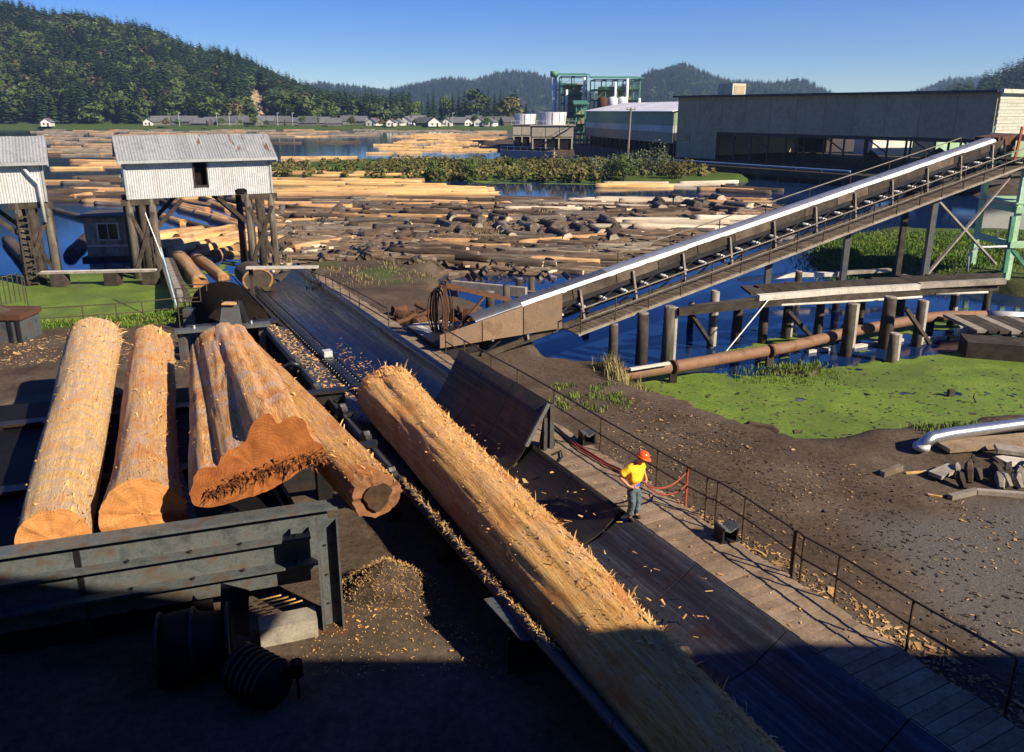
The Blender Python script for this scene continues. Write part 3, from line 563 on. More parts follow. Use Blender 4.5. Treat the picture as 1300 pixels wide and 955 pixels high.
# steel towers -------------------------------------------------------------------------------------
def steel_tower(label, px0, px1, ytop, Y, dp, levels, duct, tanks):
    a = PY(px0, ytop, Y); b = PY(px1, ytop, Y); z1 = a.z; o = thing('steel_tower', label, 'steel tower', ((a.x + b.x) / 2, Y, G)); nb = max(2, int((b.x - a.x) / 3.5))
    xs = [a.x + (b.x - a.x) * i / nb for i in range(nb + 1)]; zs = [G + (z1 - G) * i / levels for i in range(levels + 1)]
    for x in xs:
        for y in (Y, Y + dp): MB().box((x, y, (z1 + G) / 2), (.34, .34, z1 - G)).build('column', M['green_steel'], o)
    for z in zs[1:]:
        for y in (Y, Y + dp): MB().box(((a.x + b.x) / 2, y, z), (b.x - a.x + .4, .3, .3)).build('beam', M['green_steel'], o)
        for x in xs: MB().box((x, Y + dp / 2, z - .02), (.3, dp - .6, .38)).build('beam', M['green_steel'], o)
        if z < z1 - 1: MB().box(((a.x + b.x) / 2, Y + dp / 2, z + .3), (b.x - a.x, dp - .8, .12)).build('grating', M['dark_steel'], o)
        if z < z1 - 1:
            m = MB(); m.box(((a.x + b.x) / 2, Y - .7, z + 1.35), (b.x - a.x, .07, .08)); m.box(((a.x + b.x) / 2, Y - .7, z + .8), (b.x - a.x, .07, .08)); m.box(((a.x + b.x) / 2, Y - .5, z + .28), (b.x - a.x, .9, .1)); m.build('railing', M['green_steel'], o)
    for i in range(len(xs) - 1):
        for j in range(1, levels):
            if (i + j) % 2 == 0: MB().bar((xs[i], Y - .05, zs[j]), (xs[i + 1], Y - .05, zs[j + 1]), .16, .16).build('brace', M['green_steel'], o)
    m = MB(); m.prism([(a.x - 1, Y - 1, z1 + .3), (b.x + 1, Y - 1, z1 + .3), (b.x + .6, Y + dp + 1, z1 + 1.3), (a.x - .6, Y + dp + 1, z1 + 1.3)], (0, 0, .25)); m.build('roof', M['green_steel'], o)
    MB().box(((a.x + b.x) / 2, Y + dp * .55, G + (z1 - G) * .62), ((b.x - a.x) * .7, dp * .4, (z1 - G) * .55)).build('boiler_casing', M['mill_wall'], o)
    for x, z0, zz in duct:
        p = PY(x, 140, Y - 1.3); MB().tube([(p.x, Y - 1.5, z0), (p.x, Y - 1.5, zz)], .45, 10).build('duct', M['white_metal'], o, True)
    for x, y in tanks:
        p = PY(x, y, Y - 2.6); m = MB(); m.tube([p + V((0, 0, dz)) for dz in (-4.2, -2.2, -1.4, 1.2, 1.8, 2.0)], [.35, 1.3, 1.75, 1.75, 1.2, .2], 12); m.build('cyclone', M['white_metal'] if x != tanks[0][0] else M['rust'], o, True)
    return o
steel_tower('narrow green steel boiler tower behind the cooling towers', 713, 745, 97, 285, 12, 7, [(741, 12, 22), (719, 10, 18)], [])
steel_tower('wide green steel boiler tower with white cyclones beside the warehouse', 755, 813, 101, 270, 14, 6, [(795, 10, 21), (766, 9, 13), (811, 9, 15), (780, 12, 20)], [(765, 131), (778, 131), (790, 131)])
steel_tower('low green steel stair tower at the end of the warehouse', 732, 744, 134, 250, 6, 4, [], [])
p = PY(703.5, 96, 290); o = thing('exhaust_stack', 'white exhaust stack with a green cap left of the narrow boiler tower', 'chimney', (p.x, 290, G))
MB().tube([(p.x, 290, G), (p.x, 290, 23)], 1.0, 12).build('stack_pipe', M['white_metal'], o, True); MB().tube([(p.x, 290, 22.4), (p.x, 290, 24.2)], 1.35, 12).build('cap', M['green_steel'], o, True)
MB().box((p.x + 2, 290, 18), (3.5, .4, .4)).build('tie_beam', M['green_steel'], o)
# cooling towers ---------------------------------------------------------------------------------
def cooling(label, px0, px1, pxm, Y, fan, ytop, yfan):
    a = PY(px0, ytop, Y); b = PY(px1, ytop, Y); z1 = a.z; o = thing('cooling_tower', label, 'cooling tower', ((a.x + b.x) / 2, Y, G)); W = b.x - a.x; dp = 11
    m = MB(); m.box(((a.x + b.x) / 2, Y + dp / 2, (z1 + 4.0) / 2), (W, dp, z1 - 4.0)); m.build('casing', M['concrete'], o)
    for i in range(3): MB().box((a.x + W * (i + .5) / 3, Y - .12, (z1 + 4.3) / 2), (W / 3 - .15, .2, z1 - 4.7)).build('casing_panel', M['concrete'], o)
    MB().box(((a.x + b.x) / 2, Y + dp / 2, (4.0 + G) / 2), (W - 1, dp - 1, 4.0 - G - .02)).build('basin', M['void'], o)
    for i in range(4): MB().box((a.x + .3 + (W - .6) * i / 3, Y + .2, (4.0 + G) / 2), (.4, .4, 4.0 - G)).build('leg', M['concrete'], o)
    MB().box(((a.x + b.x) / 2, Y + dp / 2, z1 + .12), (W + 1.2, dp + 1.2, .22)).build('top_deck', M['wood_grey'], o)
    f0 = PY(fan[0], yfan, Y); f1 = PY(fan[1], yfan, Y); R = (f1.x - f0.x) / 2; cx = (f0.x + f1.x) / 2; zt = f0.z
    m = MB(); m.tube([(cx, Y + dp / 2, z1 + .25), (cx, Y + dp / 2, z1 + (zt - z1) * .5), (cx, Y + dp / 2, zt)], [R * .9, R * .93, R], 28, False); m.build('fan_stack', M['white_metal'], o, True)
    for i in range(7): t = math.pi + i * math.pi / 6; MB().bar((cx + R * .92 * math.cos(t), Y + dp / 2 + R * .92 * math.sin(t), z1 + .3), (cx + R * 1.01 * math.cos(t), Y + dp / 2 + R * 1.01 * math.sin(t), zt), .12, .12).build('rib', M['galv'], o)
    for i in range(8): MB().box((a.x - .4 + (W + .8) * i / 7, Y - .5, z1 + .75), (.07, .07, 1.05)).build('rail_post', M['galv'], o)
    MB().box(((a.x + b.x) / 2, Y - .5, z1 + 1.27), (W + 1, .07, .07)).build('rail', M['galv'], o)
    return o, a, b, z1
cooling('smaller concrete cooling tower with a white fan stack', 651, 685, 0, 236, (653, 681), 159, 145)
o, a, b, z1 = cooling('larger concrete cooling tower with white fan stack and outside stair', 675, 728, 0, 220, (684, 721), 160, 142.5)
m = MB(); m.bar((b.x - 9, 219.4, 2.2), (b.x - .6, 219.4, z1 - .3), .9, .2); m.bar((b.x - 9, 219.0, 3.2), (b.x - .6, 219.0, z1 + .7), .06, .06); m.build('stair', M['dark_steel'], o)
o = thing('quay_wall', 'pale low quay wall with railing in front of the cooling towers', 'wall', (PY(670, 192, 205).x, 205, 0)); pa = PY(636, 190, 212); pb = PY(704, 190, 202)
MB().bar((pa.x, pa.y, .6), (pb.x, pb.y, .6), .6, 1.7).build('wall_face', M['concrete'], o); MB().bar((pa.x, pa.y, 2.35), (pb.x, pb.y, 2.35), .08, .08).build('rail', M['galv'], o)
for i in range(9): p = pa.lerp(pb, i / 8); MB().box((p.x, p.y, 1.9), (.08, .08, .9)).build('rail_post', M['galv'], o)
# utility pole -------------------------------------------------------------------------------------
p = PY(801, 136, 150); o = thing('utility_pole', 'tall wooden utility pole standing among the island bushes', 'utility pole', (p.x, 150, .5))
MB().tube([(p.x - .3, 150, .3), (p.x, 150, 11.7)], [.24, .17], 8).build('pole', M['wood_grey'], o); MB().box((p.x, 149.9, 11.4), (1.7, .14, .16)).build('cross_arm', M['wood_grey'], o)
for k in (-.7, .7): MB().tube([(p.x + k, 149.9, 11.48), (p.x + k, 149.9, 11.75)], .07, 6).build('insulator', M['glass_dark'], o)
# island vegetation ---------------------------------------------------------------------------------
r_ = np.random.RandomState(4); cs = []; rs = []; ns = []
while len(cs) < 520:
    px = r_.uniform(345, 905); py = r_.uniform(206, 230); q_ = P(px, py, .7)
    if poly_sd(np.array([q_.x]), np.array([q_.y]), ISLE)[0] < 1.0 or (px > 760 and py > 224): continue
    lim = .55 if px < 470 else 1.0
    rr = r_.uniform(.6, 1.5) * lim; cs.append((q_.x, q_.y, .6 + rr * .55)); rs.append(rr); ns.append(46)
vs, qs = leaf_cloud(cs, rs, ns, .3, .8, .5, 9)
stuff(obj('island_scrub', npmesh('island_scrub', vs, qs), M['leaf_olive']), 'low olive green scrub covering the island in the pond', 'scrub')
def shrub(px, py, h, wd, m, label, group, seed):
    p = P(px, py, .5); o = thing('shrub', label, 'shrub', p, random.uniform(0, 6), group); r = np.random.RandomState(seed); cs = []; rs = []
    for i in range(12): a = r.uniform(0, 6.28); R = r.uniform(0, .38) * wd; z = r.uniform(.22, .88) * h * (1 - .35 * R / (.38 * wd)); cs.append((R * math.cos(a), R * math.sin(a), z)); rs.append(r.uniform(.14, .24) * wd)
    vs, qs = leaf_cloud(cs, rs, [75] * 12, .17, 1.0, .4, seed); obj('foliage', npmesh('foliage', vs, qs), m, o)
    st = MB()
    for i in range(6): a = i * 1.05; st.tube([(0, 0, -.2), (math.cos(a) * wd * .14, math.sin(a) * wd * .14, h * .45), (math.cos(a) * wd * .26, math.sin(a) * wd * .26, h * .85)], [.09, .06, .02], 5)
    st.build('stem', M['trunk'], o, local=True)
for i, (px, py, h, wd, mm, lb) in enumerate(((770, 226, 4.2, 6, 'leaf_pale', 'grey green willow bush left of the utility pole'), (792, 228, 5.6, 5, 'leaf_green', 'bright green willow bush at the foot of the utility pole'), (812, 224, 5.2, 6, 'leaf_pale', 'grey green willow bush just right of the utility pole'),
        (836, 224, 6.0, 7, 'leaf_pale', 'tallest grey green willow bush in front of the mill wall'), (858, 228, 4.0, 6, 'leaf_olive', 'olive bush at the right end of the island'), (598, 226, 3.2, 5, 'leaf_green', 'round dark bush near the middle of the island'), (650, 220, 3.0, 5, 'leaf_green', 'dark bush on the island below the quay wall'),
        (550, 225, 2.6, 5, 'leaf_green', 'low green bush on the island left of the middle'), (430, 222, 1.8, 4, 'leaf_green', 'low bush near the left end of the island'), (500, 218, 2.2, 5, 'leaf_olive', 'low olive bush in the left part of the island'), (715, 224, 2.6, 5, 'leaf_olive', 'olive bush on the island below the larger cooling tower'))):
    shrub(px, py, h, wd, M[mm], lb, 'shrubs on the island', 50 + i)
# ================================================================ sheds on stilts
M['log_yellow'] = tri('yellow_log', (.36, .2, .07), (.56, .36, .14), (.68, .49, .24), scale=.9, stretch=(.22, 2.2, 2.2), rough=.85, vary=.15, bump=.6, bdist=.03)
q = NT('rusty_roof'); co = q.coord('Object', (1, 1, 1)); n1 = q.noise(q.coord('Object', (2.5, .35, 1)), 1.4, 4); c = q.ramp(q.noise(co, .8, 5), [(.3, (.27, .29, .3)), (.7, (.4, .42, .42))])
c = q.mix(q.ramp(n1, [(.57, 0.), (.63, .9)]), c, (.19, .075, .035)); M['rusty_roof'] = q.done(c, .45, .3, .4)
SA = PY(163, 249, 54.4); SB = PY(345, 249, 58.9); eS = V((SB.x - SA.x, SB.y - SA.y, 0)); LS = eS.length; eS.normalize(); bS = V((-eS.y, eS.x, 0)); RZ_S = math.atan2(eS.y, eS.x)
Z0S, Z1S = PY(250, 249, 56.8).z, PY(250, 203, 56.8).z
def shed(label, org, ln, window, notch, rust):
    """org = front left lower corner of the wall; local x along the front, y to the back"""
    o = thing('stilt_shed', label, 'shed', (org.x, org.y, -.2), RZ_S); z0 = Z0S + .2; z1 = Z1S + .2; dp = 4.2
    n = int(ln / .86)
    for i in range(n):
        x0 = ln * i / n; x1 = ln * (i + 1) / n; zb = z0 + (0 if not (notch and notch[0] < i < notch[1]) else .35)
        if window and window[0] <= i < window[1]:
            MB().sheet((x0, 0, zb), (x1 - x0 + .04, 0, 0), (0, 0, .75), 6, .02, (0, -1, 0)).build('wall_sheet', M['galv'], o, local=True); continue
        MB().sheet((x0, .006 * (i % 2), zb), (x1 - x0 + .04, 0, 0), (0, 0, z1 - zb + .45), 6, .02, (0, -1, 0)).build('wall_sheet', M['galv'], o, local=True)
    for x in (0, ln): MB().sheet((x, 0, z0), (0, dp, 0), (0, 0, z1 - z0 + .4), 24, .02, (1 if x else -1, 0, 0)).build('side_wall', M['galv'], o, local=True)
    MB().sheet((0, dp, z0), (ln, 0, 0), (0, 0, z1 - z0 + .4), 60, .02, (0, 1, 0)).build('back_wall', M['galv'], o, local=True)
    MB().box((ln / 2, dp / 2, z0 + .05), (ln, dp - .1, .16)).build('floor', M['wood_dark'], o, local=True)
    if window:
        x0, x1 = ln * window[0] / n, ln * window[1] / n; f = MB(); f.box((x0, -.04, (z0 + .75 + z1) / 2), (.09, .1, z1 - z0 - .5)); f.box((x1, -.04, (z0 + .75 + z1) / 2), (.09, .1, z1 - z0 - .5)); f.box(((x0 + x1) / 2, -.05, z0 + .72), (x1 - x0 + .1, .12, .1)); f.build('window_frame', M['wood_dark'], o, local=True)
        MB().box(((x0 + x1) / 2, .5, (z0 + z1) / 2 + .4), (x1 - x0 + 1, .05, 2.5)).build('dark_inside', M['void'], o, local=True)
    rz = 1.55; ov = .45; nr = int((ln + 2 * ov) / .9)
    for i in range(nr):
        x0 = -ov + (ln + 2 * ov) * i / nr; wv = (ln + 2 * ov) / nr + .03
        MB().sheet((x0, -.62, z1 + .1 + .012 * (i % 2)), (wv, 0, 0), (0, dp / 2 + .62, rz), 5, .02, (0, -.5, .85)).build('roof_sheet', M['rusty_roof'] if rust and i in rust else M['galv_roof'], o, local=True)
        MB().sheet((x0, dp + .5, z1 + .1 + .012 * (i % 2)), (wv, 0, 0), (0, -dp / 2 - .5, rz), 5, .02, (0, .5, .85)).build('roof_sheet', M['galv_roof'], o, local=True)
    MB().box((ln / 2, -.6, z1 + .0), (ln + 2 * ov, .06, .2)).build('eave_board', M['galv_roof'], o, local=True)
    for x in (-.06, ln + .06): MB().box((x, -.03, (z0 + z1) / 2), (.13, .12, z1 - z0)).build('corner_trim', M['galv_roof'], o, local=True)
    for x in (-ov, ln + ov): m = MB(); m.prism([(x, -.55, z1 + .05), (x, dp / 2, z1 + rz + .05), (x, dp / 2, z1 + rz - .2), (x, -.55, z1 - .2)], (.06, 0, 0)); m.build('barge_board', M['galv_roof'], o, local=True)
    for xs_ in ((-.05, .75, 1.4), (ln - 1.7, ln - .95, ln - .05)):          # leg clusters
        for j, x in enumerate(xs_):
            for y in (.25, dp - .3):
                MB().tube([(x, y, -1.0), (x + .03, y, z0 * .5), (x, y, z0 - .02)], [.3, .26, .23], 9).build('pile', M['pile'] if y < 1 and j != 1 else M['wood_dark'], o, True, local=True)
        xa, xb = xs_[0], xs_[-1]
        MB().bar((xa, .05, z0 - .9), (xb, .05, .9), .1, .24).build('cross_brace', M['wood_dark'], o, local=True); MB().bar((xa, -.06, .9), (xb, -.06, z0 - .9), .1, .24).build('cross_brace', M['wood_dark'], o, local=True)
        MB().box(((xa + xb) / 2, .25, z0 - .22), (xb - xa + .9, .4, .38)).build('cap_beam', M['wood_dark'], o, local=True)
        s = 1 if xa < 2 else -1; xe = xb if s > 0 else xa
        for y in (.25, dp - .3): MB().bar((xe - s * .1, y, z0 - 2.3), (xe + s * 2.0, y, z0 - .15), .26, .26).build('knee_brace', M['wood_dark'], o, local=True)
    return o
oS = shed('corrugated metal stilt shed with a dark window opening and rust streaked roof', SA, LS, (int(LS / .86 * .5), int(LS / .86 * .5) + 1), (7, 9), (5, 8, 9, 10))
MB().box((LS * .775, -.02, Z0S + .45), (.55, .05, .35)).build('patch_hole', M['void'], oS, local=True)
sB = PY(57, 249, 53.2); oS2 = shed('corrugated stilt shed cut off by the left edge of the photo, ladder on its leg', sB - eS * 10.3 , 10.3, None, None, None)
m = MB()
for x in (8.55, 9.15): m.box((x, -.35, 2.4), (.1, .08, 5.2))
m.build('ladder_rail', M['wood_dark'], oS2, local=True)
for i in range(12): MB().box((8.85, -.36, .4 + i * .4), (.6, .07, .09)).build('ladder_rung', M['wood_dark'], oS2, local=True)
MB().tube([(10.1, -.3, Z0S - 1.1), (10.05, -.3, Z0S + 1.4), (9.6, -.25, Z1S - .5), (9.3, -.2, Z1S)], .11, 8).build('downpipe', M['galv'], oS2, True, local=True)
# pond office hut between the sheds
hp = P(113, 330, 0); o = thing('pond_hut', 'small dark weathered hut with a window floating behind the stilt sheds', 'hut', (hp.x, hp.y, -.1), .12)
for i in range(11): MB().box((.17 + i * .345, 0, 1.85), (.33, .08, 3.1)).build('wall_board', M['wood_grey'], o, local=True)
m = MB(); m.box((3.8, 1.6, 1.85), (.08, 3.1, 3.1)); m.box((0, 1.6, 1.85), (.08, 3.1, 3.1)); m.box((1.9, 3.15, 1.85), (3.7, .08, 3.1)); m.build('side_wall', M['wood_grey'], o, local=True)
MB().box((1.9, 1.55, 3.5), (4.5, 4.0, .16)).build('roof', M['mill_roof'], o, local=True); MB().box((1.9, 1.5, .15), (4.4, 4.0, .4)).build('float_deck', M['wood_dark'], o, local=True)
wn = MB().box((1.75, -.06, 2.3), (1.5, .06, 1.2)).build('window', M['glass_dark'], o, local=True)
m = MB(); m.box((1.75, -.1, 1.66), (1.7, .1, .1)); m.box((1.75, -.1, 2.94), (1.7, .08, .1)); m.box((.98, -.1, 2.3), (.1, .08, 1.2)); m.box((2.52, -.1, 2.3), (.1, .08, 1.2)); m.box((1.75, -.1, 2.3), (.05, .06, 1.2)); m.build('window_frame', M['wood_pale'], wn, local=True)
MB().box((1.9, -.09, 1.2), (3.6, .1, .14)).build('trim_board', M['wood_pale'], o, local=True)
# plank walk at the shed feet
o = thing('plank_walk', 'long weathered plank walk on blocks in front of the stilt shed legs', 'plank walk', P(120, 350, .2))
a, b = P(49, 347, .95), P(196, 344, .95)
for k in range(2): MB().bar(a + V((0, .32 * k, .02 * k)), b + V((0, .32 * k, .02 * k)), .29, .1).build('plank', M['wood_grey' if k == 0 else 'wood_pale'], o)
for t in (.16, .62, .95): p = a.lerp(b, t); MB().box((p.x, p.y + .2, .35), (.9, .8, 1.1)).build('block', M['wood_dark'], o)
o = thing('gangway', 'tilted brown board gangway leading down beside the trough head', 'gangway', P(222, 378, .9))
a, b = P(211, 328, .35), P(232, 383, 1.25)
for k in range(3): MB().bar(a + V((.36 * (k - 1), 0, 0)), b + V((.36 * (k - 1), 0, 0)), .33, .08).build('plank', M['plank_dark'] if k != 1 else M['wood_grey'], o)
o = tag(origin_bottom(MB().tube([P(213, 345, .6), PY(181, 262, 55)], .035, 5).build('stay_cable', M['white_metal'])), 'thin pale stay cable slanting down from the shed leg', 'cable')
o = tag(origin_bottom(MB().tube([P(225, 392, 1.0), PY(204, 315, 45)], .045, 6).build('pike_pole', flat2('bluepaint', (.2, .36, .5), (.4, .55, .65)))), 'long pale blue pike pole leaning by the gangway', 'pole')
# ================================================================ logs
LOGMESH = {}
def log_proto(kind, v):
    key = (kind, v)
    if key in LOGMESH: return LOGMESH[key]
    r = random.Random(v * 31 + 5); seg, rings = 11, 10; m = MB(); rows = []; tp = r.uniform(.78, .95); ph = r.uniform(0, 9)
    for i in range(rings + 1):
        t = i / rings; rad = .5 * (1 + (tp - 1) * t); row = []
        for k in range(seg):
            a = 2 * math.pi * k / seg; nn = 1 + .13 * noise.noise(V((t * 6 + ph, math.cos(a) * 1.2, math.sin(a) * 1.2 + ph)))
            row.append((-5 + 10 * t + (r.uniform(-.12, .12) if i in (0, rings) else 0), math.cos(a) * rad * nn, math.sin(a) * rad * nn + .04 * math.sin(t * 3 + ph)))
        rows.append(row + [row[0]])
    m.grid(rows); n = seg + 1; nf = len(m.f)
    m.f.append(tuple(range(seg))[::-1]); m.f.append(tuple(rings * n + k for k in range(seg)))
    me = bpy.data.meshes.new('log'); me.from_pydata(m.v, [], m.f); me.materials.append(M[kind]); me.materials.append(M['cut_orange'] if kind not in ('log_grey', 'bark_brown') else M['log_pale'] if v % 3 == 0 else M['log_grey'])
    for p in me.polygons: p.use_smooth = p.index < nf; p.material_index = 0 if p.index < nf else 1
    LOGMESH[key] = me; return me
NLOG = [0]
def put_log(c, ang, L, r, kind, label, group, tilt=0, name='log'):
    o = bpy.data.objects.new(name, log_proto(kind, random.randrange(6))); COL.objects.link(o)
    o.location = c; o.rotation_euler = (random.uniform(0, 6.28), tilt, ang); o.scale = (L / 10, r / .5, r / .5); tag(o, label, 'log', group); NLOG[0] += 1; return o
random.seed(21)
def cluster(px0, px1, py0, py1, n, ang, spread, L, R, kinds, label, group, order=True, sink=.2):
    pts = []; KW = {'log_yellow': 'yellow peeled', 'log_tan': 'tan peeled', 'bark_brown': 'dark brown', 'log_grey': 'weathered grey', 'log_pale': 'bleached pale'}
    for i in range(n):
        best = None
        for _ in range(14):                                               # keep neighbours apart
            cx = random.uniform(px0, px1); cy = random.uniform(py0, py1); p = P(cx, cy, 0)
            d = min([((p.x - q_.x) ** 2 * .12 + ((p.y - q_.y)) ** 2) for q_ in pts] or [1e9]) if abs(ang) < .7 else min([(p - q_).length_squared for q_ in pts] or [1e9])
            if best is None or d > best[0]: best = (d, p)
        p = best[1]; pts.append(p); r = random.uniform(*R); gz = max(ground_z(p.x, p.y), 0)
        q_ = P(px0, (py0 + py1) / 2, 0); kd = random.choice(kinds); fx = 0; 
        cpx = 650 + F * p.x / (p.y * math.cos(TILT) + H * math.sin(TILT)); fx = min(4, int(5 * (cpx - px0) / (px1 - px0 + 1e-6))); mid = P((px0 + px1) / 2, (py0 + py1) / 2, 0).y
        w_ = ('at the left end', 'left of the middle', 'in the middle', 'right of the middle', 'at the right end')[max(0, fx)]; nf = 'front' if p.y < mid else 'rear'
        put_log(V((p.x, p.y, gz + r * sink)), ang + random.gauss(0, spread), random.uniform(*L), r, kd, '%s log %s, %s of %s' % (KW[kd], w_, nf, label), group, random.gauss(0, .012))
Y_, B_, G_, T_, W_ = 'log_yellow', 'bark_brown', 'log_grey', 'log_tan', 'log_pale'
cluster(360, 505, 225, 236, 13, .02, .02, (11, 17), (.34, .5), [Y_, Y_, T_], 'upper yellow raft left of channel', 'upper yellow raft')
cluster(405, 570, 239, 249, 14, -.02, .03, (12, 18), (.38, .55), [Y_, Y_, Y_, T_], 'lower yellow raft left of channel', 'lower yellow raft')
cluster(375, 690, 252, 264, 22, .0, .08, (6, 12), (.24, .38), [B_, B_, G_, G_, T_], 'logs just below yellow raft', 'dark logs below the yellow raft')
cluster(372, 585, 264, 300, 32, -.05, .28, (4, 9), (.24, .4), [B_, G_, B_, B_, T_], 'left muddy log field', 'logs in the left log field', sink=.45)
cluster(425, 500, 261, 270, 5, 1.6, .12, (3, 5), (.4, .5), [G_, B_], 'end-on logs below yellow raft', 'short end-on logs below the yellow raft', sink=.45)
cluster(560, 642, 277, 300, 9, 1.95, .2, (3, 5), (.42, .6), [G_, B_, G_], 'end-on logs by grass tufts', 'short end-on logs by the tufts', sink=.5)
cluster(632, 782, 287, 309, 15, 1.75, .2, (3, 5.5), (.38, .6), [G_, B_, G_], 'end-on logs in mid field', 'short end-on logs in mid field', sink=.5)
cluster(478, 535, 302, 328, 6, 1.35, .2, (3.5, 5), (.42, .6), [G_, B_], 'end-on logs before broken log', 'short end-on logs near the broken logs', sink=.5)
cluster(825, 940, 257, 275, 11, 1.7, .25, (3, 5), (.4, .6), [G_, B_], 'end-on logs by far bank', 'short end-on logs near the far bank', sink=.5)
cluster(548, 725, 306, 346, 32, -.25, .22, (4, 9), (.22, .36), [B_, G_, B_, B_, T_], 'front log field near fence beam', 'logs at the front of the log field', sink=.5)
cluster(655, 940, 254, 286, 28, -.04, .25, (4, 9), (.22, .38), [B_, G_, W_, T_, B_], 'right log field beyond conveyor', 'logs in the right log field', sink=.4)
cluster(770, 840, 256, 262, 4, .0, .05, (7, 10), (.35, .45), [W_], 'bleached logs by far bank', 'bleached logs near the far bank', sink=.6)
cluster(790, 945, 286, 300, 7, .05, .08, (7, 11), (.35, .5), [W_, T_, W_], 'pale logs just behind conveyor', 'bleached logs behind the conveyor', sink=.6)
cluster(705, 870, 298, 340, 18, -.15, .25, (4, 8), (.22, .34), [B_, G_, B_], 'dark logs behind lower conveyor', 'dark logs behind the conveyor', sink=.4)
cluster(195, 335, 297, 320, 12, 1.12, .1, (5, 8), (.42, .62), [T_, T_, Y_], 'slanting raft under windowed shed', 'tan logs floating under the shed')
cluster(215, 335, 252, 288, 24, -.85, .08, (8, 13), (.34, .52), [T_, B_, T_, G_], 'dense raft behind windowed shed', 'brown raft behind the shed')
cluster(72, 160, 226, 262, 14, .05, .12, (6, 11), (.32, .5), [G_, B_, G_, T_], 'logs between the two sheds', 'logs between the sheds')
cluster(352, 384, 268, 330, 9, 1.9, .25, (4, 7), (.38, .55), [G_, B_], 'end-on logs beside shed leg', 'dark logs beside the shed leg')
cluster(800, 900, 234, 238.5, 5, .05, .02, (9, 13), (.4, .5), [Y_, W_], 'channel logs below the willows', 'pale logs in the channel')
cluster(905, 960, 240, 245, 3, -.35, .1, (6, 9), (.45, .55), [T_, B_], 'logs at channel right end', 'reddish logs at the channel end')
cluster(205, 262, 247, 254, 4, 0, .05, (7, 10), (.35, .45), [Y_, T_], 'logs under windowed shed floor', 'yellow logs under the shed floor')
cluster(95, 160, 205, 215, 4, .12, .05, (9, 13), (.4, .5), [Y_, T_], 'orange logs between shed roofs', 'orange logs behind the shed')
def one(px0, py0, px1, py1, r, kind, label, z0=0., z1=0., name='log'):
    a, b = P(px0, py0, z0), P(px1, py1, z1); d = b - a; L = d.length
    return put_log((a + b) / 2, math.atan2(d.y, d.x), L, r, kind, label, None, -math.asin(max(-1, min(1, d.z / L))), name)
one(383, 326, 475, 318, .55, W_, 'thick pale broken log lying on the mud right of the shed leg', .3, .3)
one(372, 318, 452, 303, .45, T_, 'long brown split log behind the thick broken pale log', .25, .25)
one(92, 252, 132, 246, .6, T_, 'orange broken log floating between the two sheds', .1, .1)
one(10, 306, 52, 352, .5, B_, 'dark log slanting out of the blue pond below the left shed', .25, .5)
one(221, 322, 256, 362, .68, T_, 'thick tan log floating into the trough head', .1, .15)
one(249, 326, 284, 354, .45, T_, 'thinner tan log floating beside the one entering the trough', .1, .1)
one(248, 322, 326, 323, .28, Y_, 'slim yellow boom log floating across in front of the tan logs', .1, .1)
one(70, 268, 128, 284, .45, G_, 'grey mossy log floating behind the pond hut', .1, .1)
one(88, 325, 112, 300, .5, B_, 'mossy dark log beside the pond hut', .15, .3)
one(700, 372, 570, 365, .1, G_, 'thin grey pole lying along the fence beam', .9, .9)
# far rafts: too many and too small to count
def far_raft(name, rows, m, label):
    vs = []; qs = []; r = random.Random(len(label))
    for px0, px1, y, n, L in rows:
        for i in range(n):
            p = P(r.uniform(px0, px1), y + r.uniform(-.55, .55), .12); L_ = r.uniform(*L); a = r.gauss(.0, .03); ca, sa = math.cos(a) * L_ / 2, math.sin(a) * L_ / 2; rr = r.uniform(.35, .6); b = len(vs)
            for e in (-1, 1):
                for k in range(6): t = k * math.pi / 3; vs.append((p.x + e * ca, p.y + e * sa + math.cos(t) * rr, p.z + math.sin(t) * rr))
            for k in range(6): qs.append((b + k, b + (k + 1) % 6, b + 6 + (k + 1) % 6, b + 6 + k))
            qs += [(b, b + 1, b + 2, b + 3), (b, b + 3, b + 4, b + 5), (b + 6, b + 7, b + 8, b + 9), (b + 6, b + 9, b + 10, b + 11)]
    return stuff(obj(name, npmesh(name, vs, qs, False), m), label, 'log raft')
far_raft('log_raft', [(55, 480, 165.5 + k * 1.3, 8, (10, 18)) for k in range(7)] + [(60, 160, 176 + k * 2.6, 3, (8, 14)) for k in range(9)] + [(480, 640, 166 + k, 4, (10, 16)) for k in range(3)], M['log_grey'], 'far rafts of grey logs floating before the town')
far_raft('log_raft', [(60, 480, 166 + k * 1.5, 4, (10, 18)) for k in range(6)] + [(60, 170, 172 + k * 3.1, 2, (7, 12)) for k in range(9)] + [(530, 640, 168.5 + k * 1.6, 3, (9, 14)) for k in range(6)], tri('far_brown', (.13, .08, .045), (.24, .155, .085), (.33, .23, .13), scale=.3, rough=.9, vary=0), 'far rafts of brown logs floating before the town')
far_raft('log_raft', [(350, 620, 173, 4, (10, 16))] + [(520, 632, 171 + k * 1.3, 3, (7, 12)) for k in range(9)] + [(460, 570, 185 + k * 1.2, 2, (7, 11)) for k in range(6)] + [(480, 560, 194 + k, 1.0 and 2, (5, 9)) for k in range(2)] + [(375, 540, 201 + .8 * k, 3, (8, 11)) for k in range(2)] + [(560, 640, 184 + k * 1.3, 2, (6, 9)) for k in range(7)], tri('far_tan', (.2, .12, .055), (.36, .235, .11), (.46, .33, .17), scale=.3, rough=.9, vary=0), 'far tan log rafts floating left of the cooling towers')
far_raft('log_raft', [(490, 630, 179, 3, (8, 12)), (500, 640, 188, 3, (6, 10)), (350, 460, 181, 3, (8, 12)), (160, 360, 186, 4, (8, 12)), (60, 170, 196, 3, (6, 10))], M['bark_brown'], 'dark boom logs strung across the far pond')
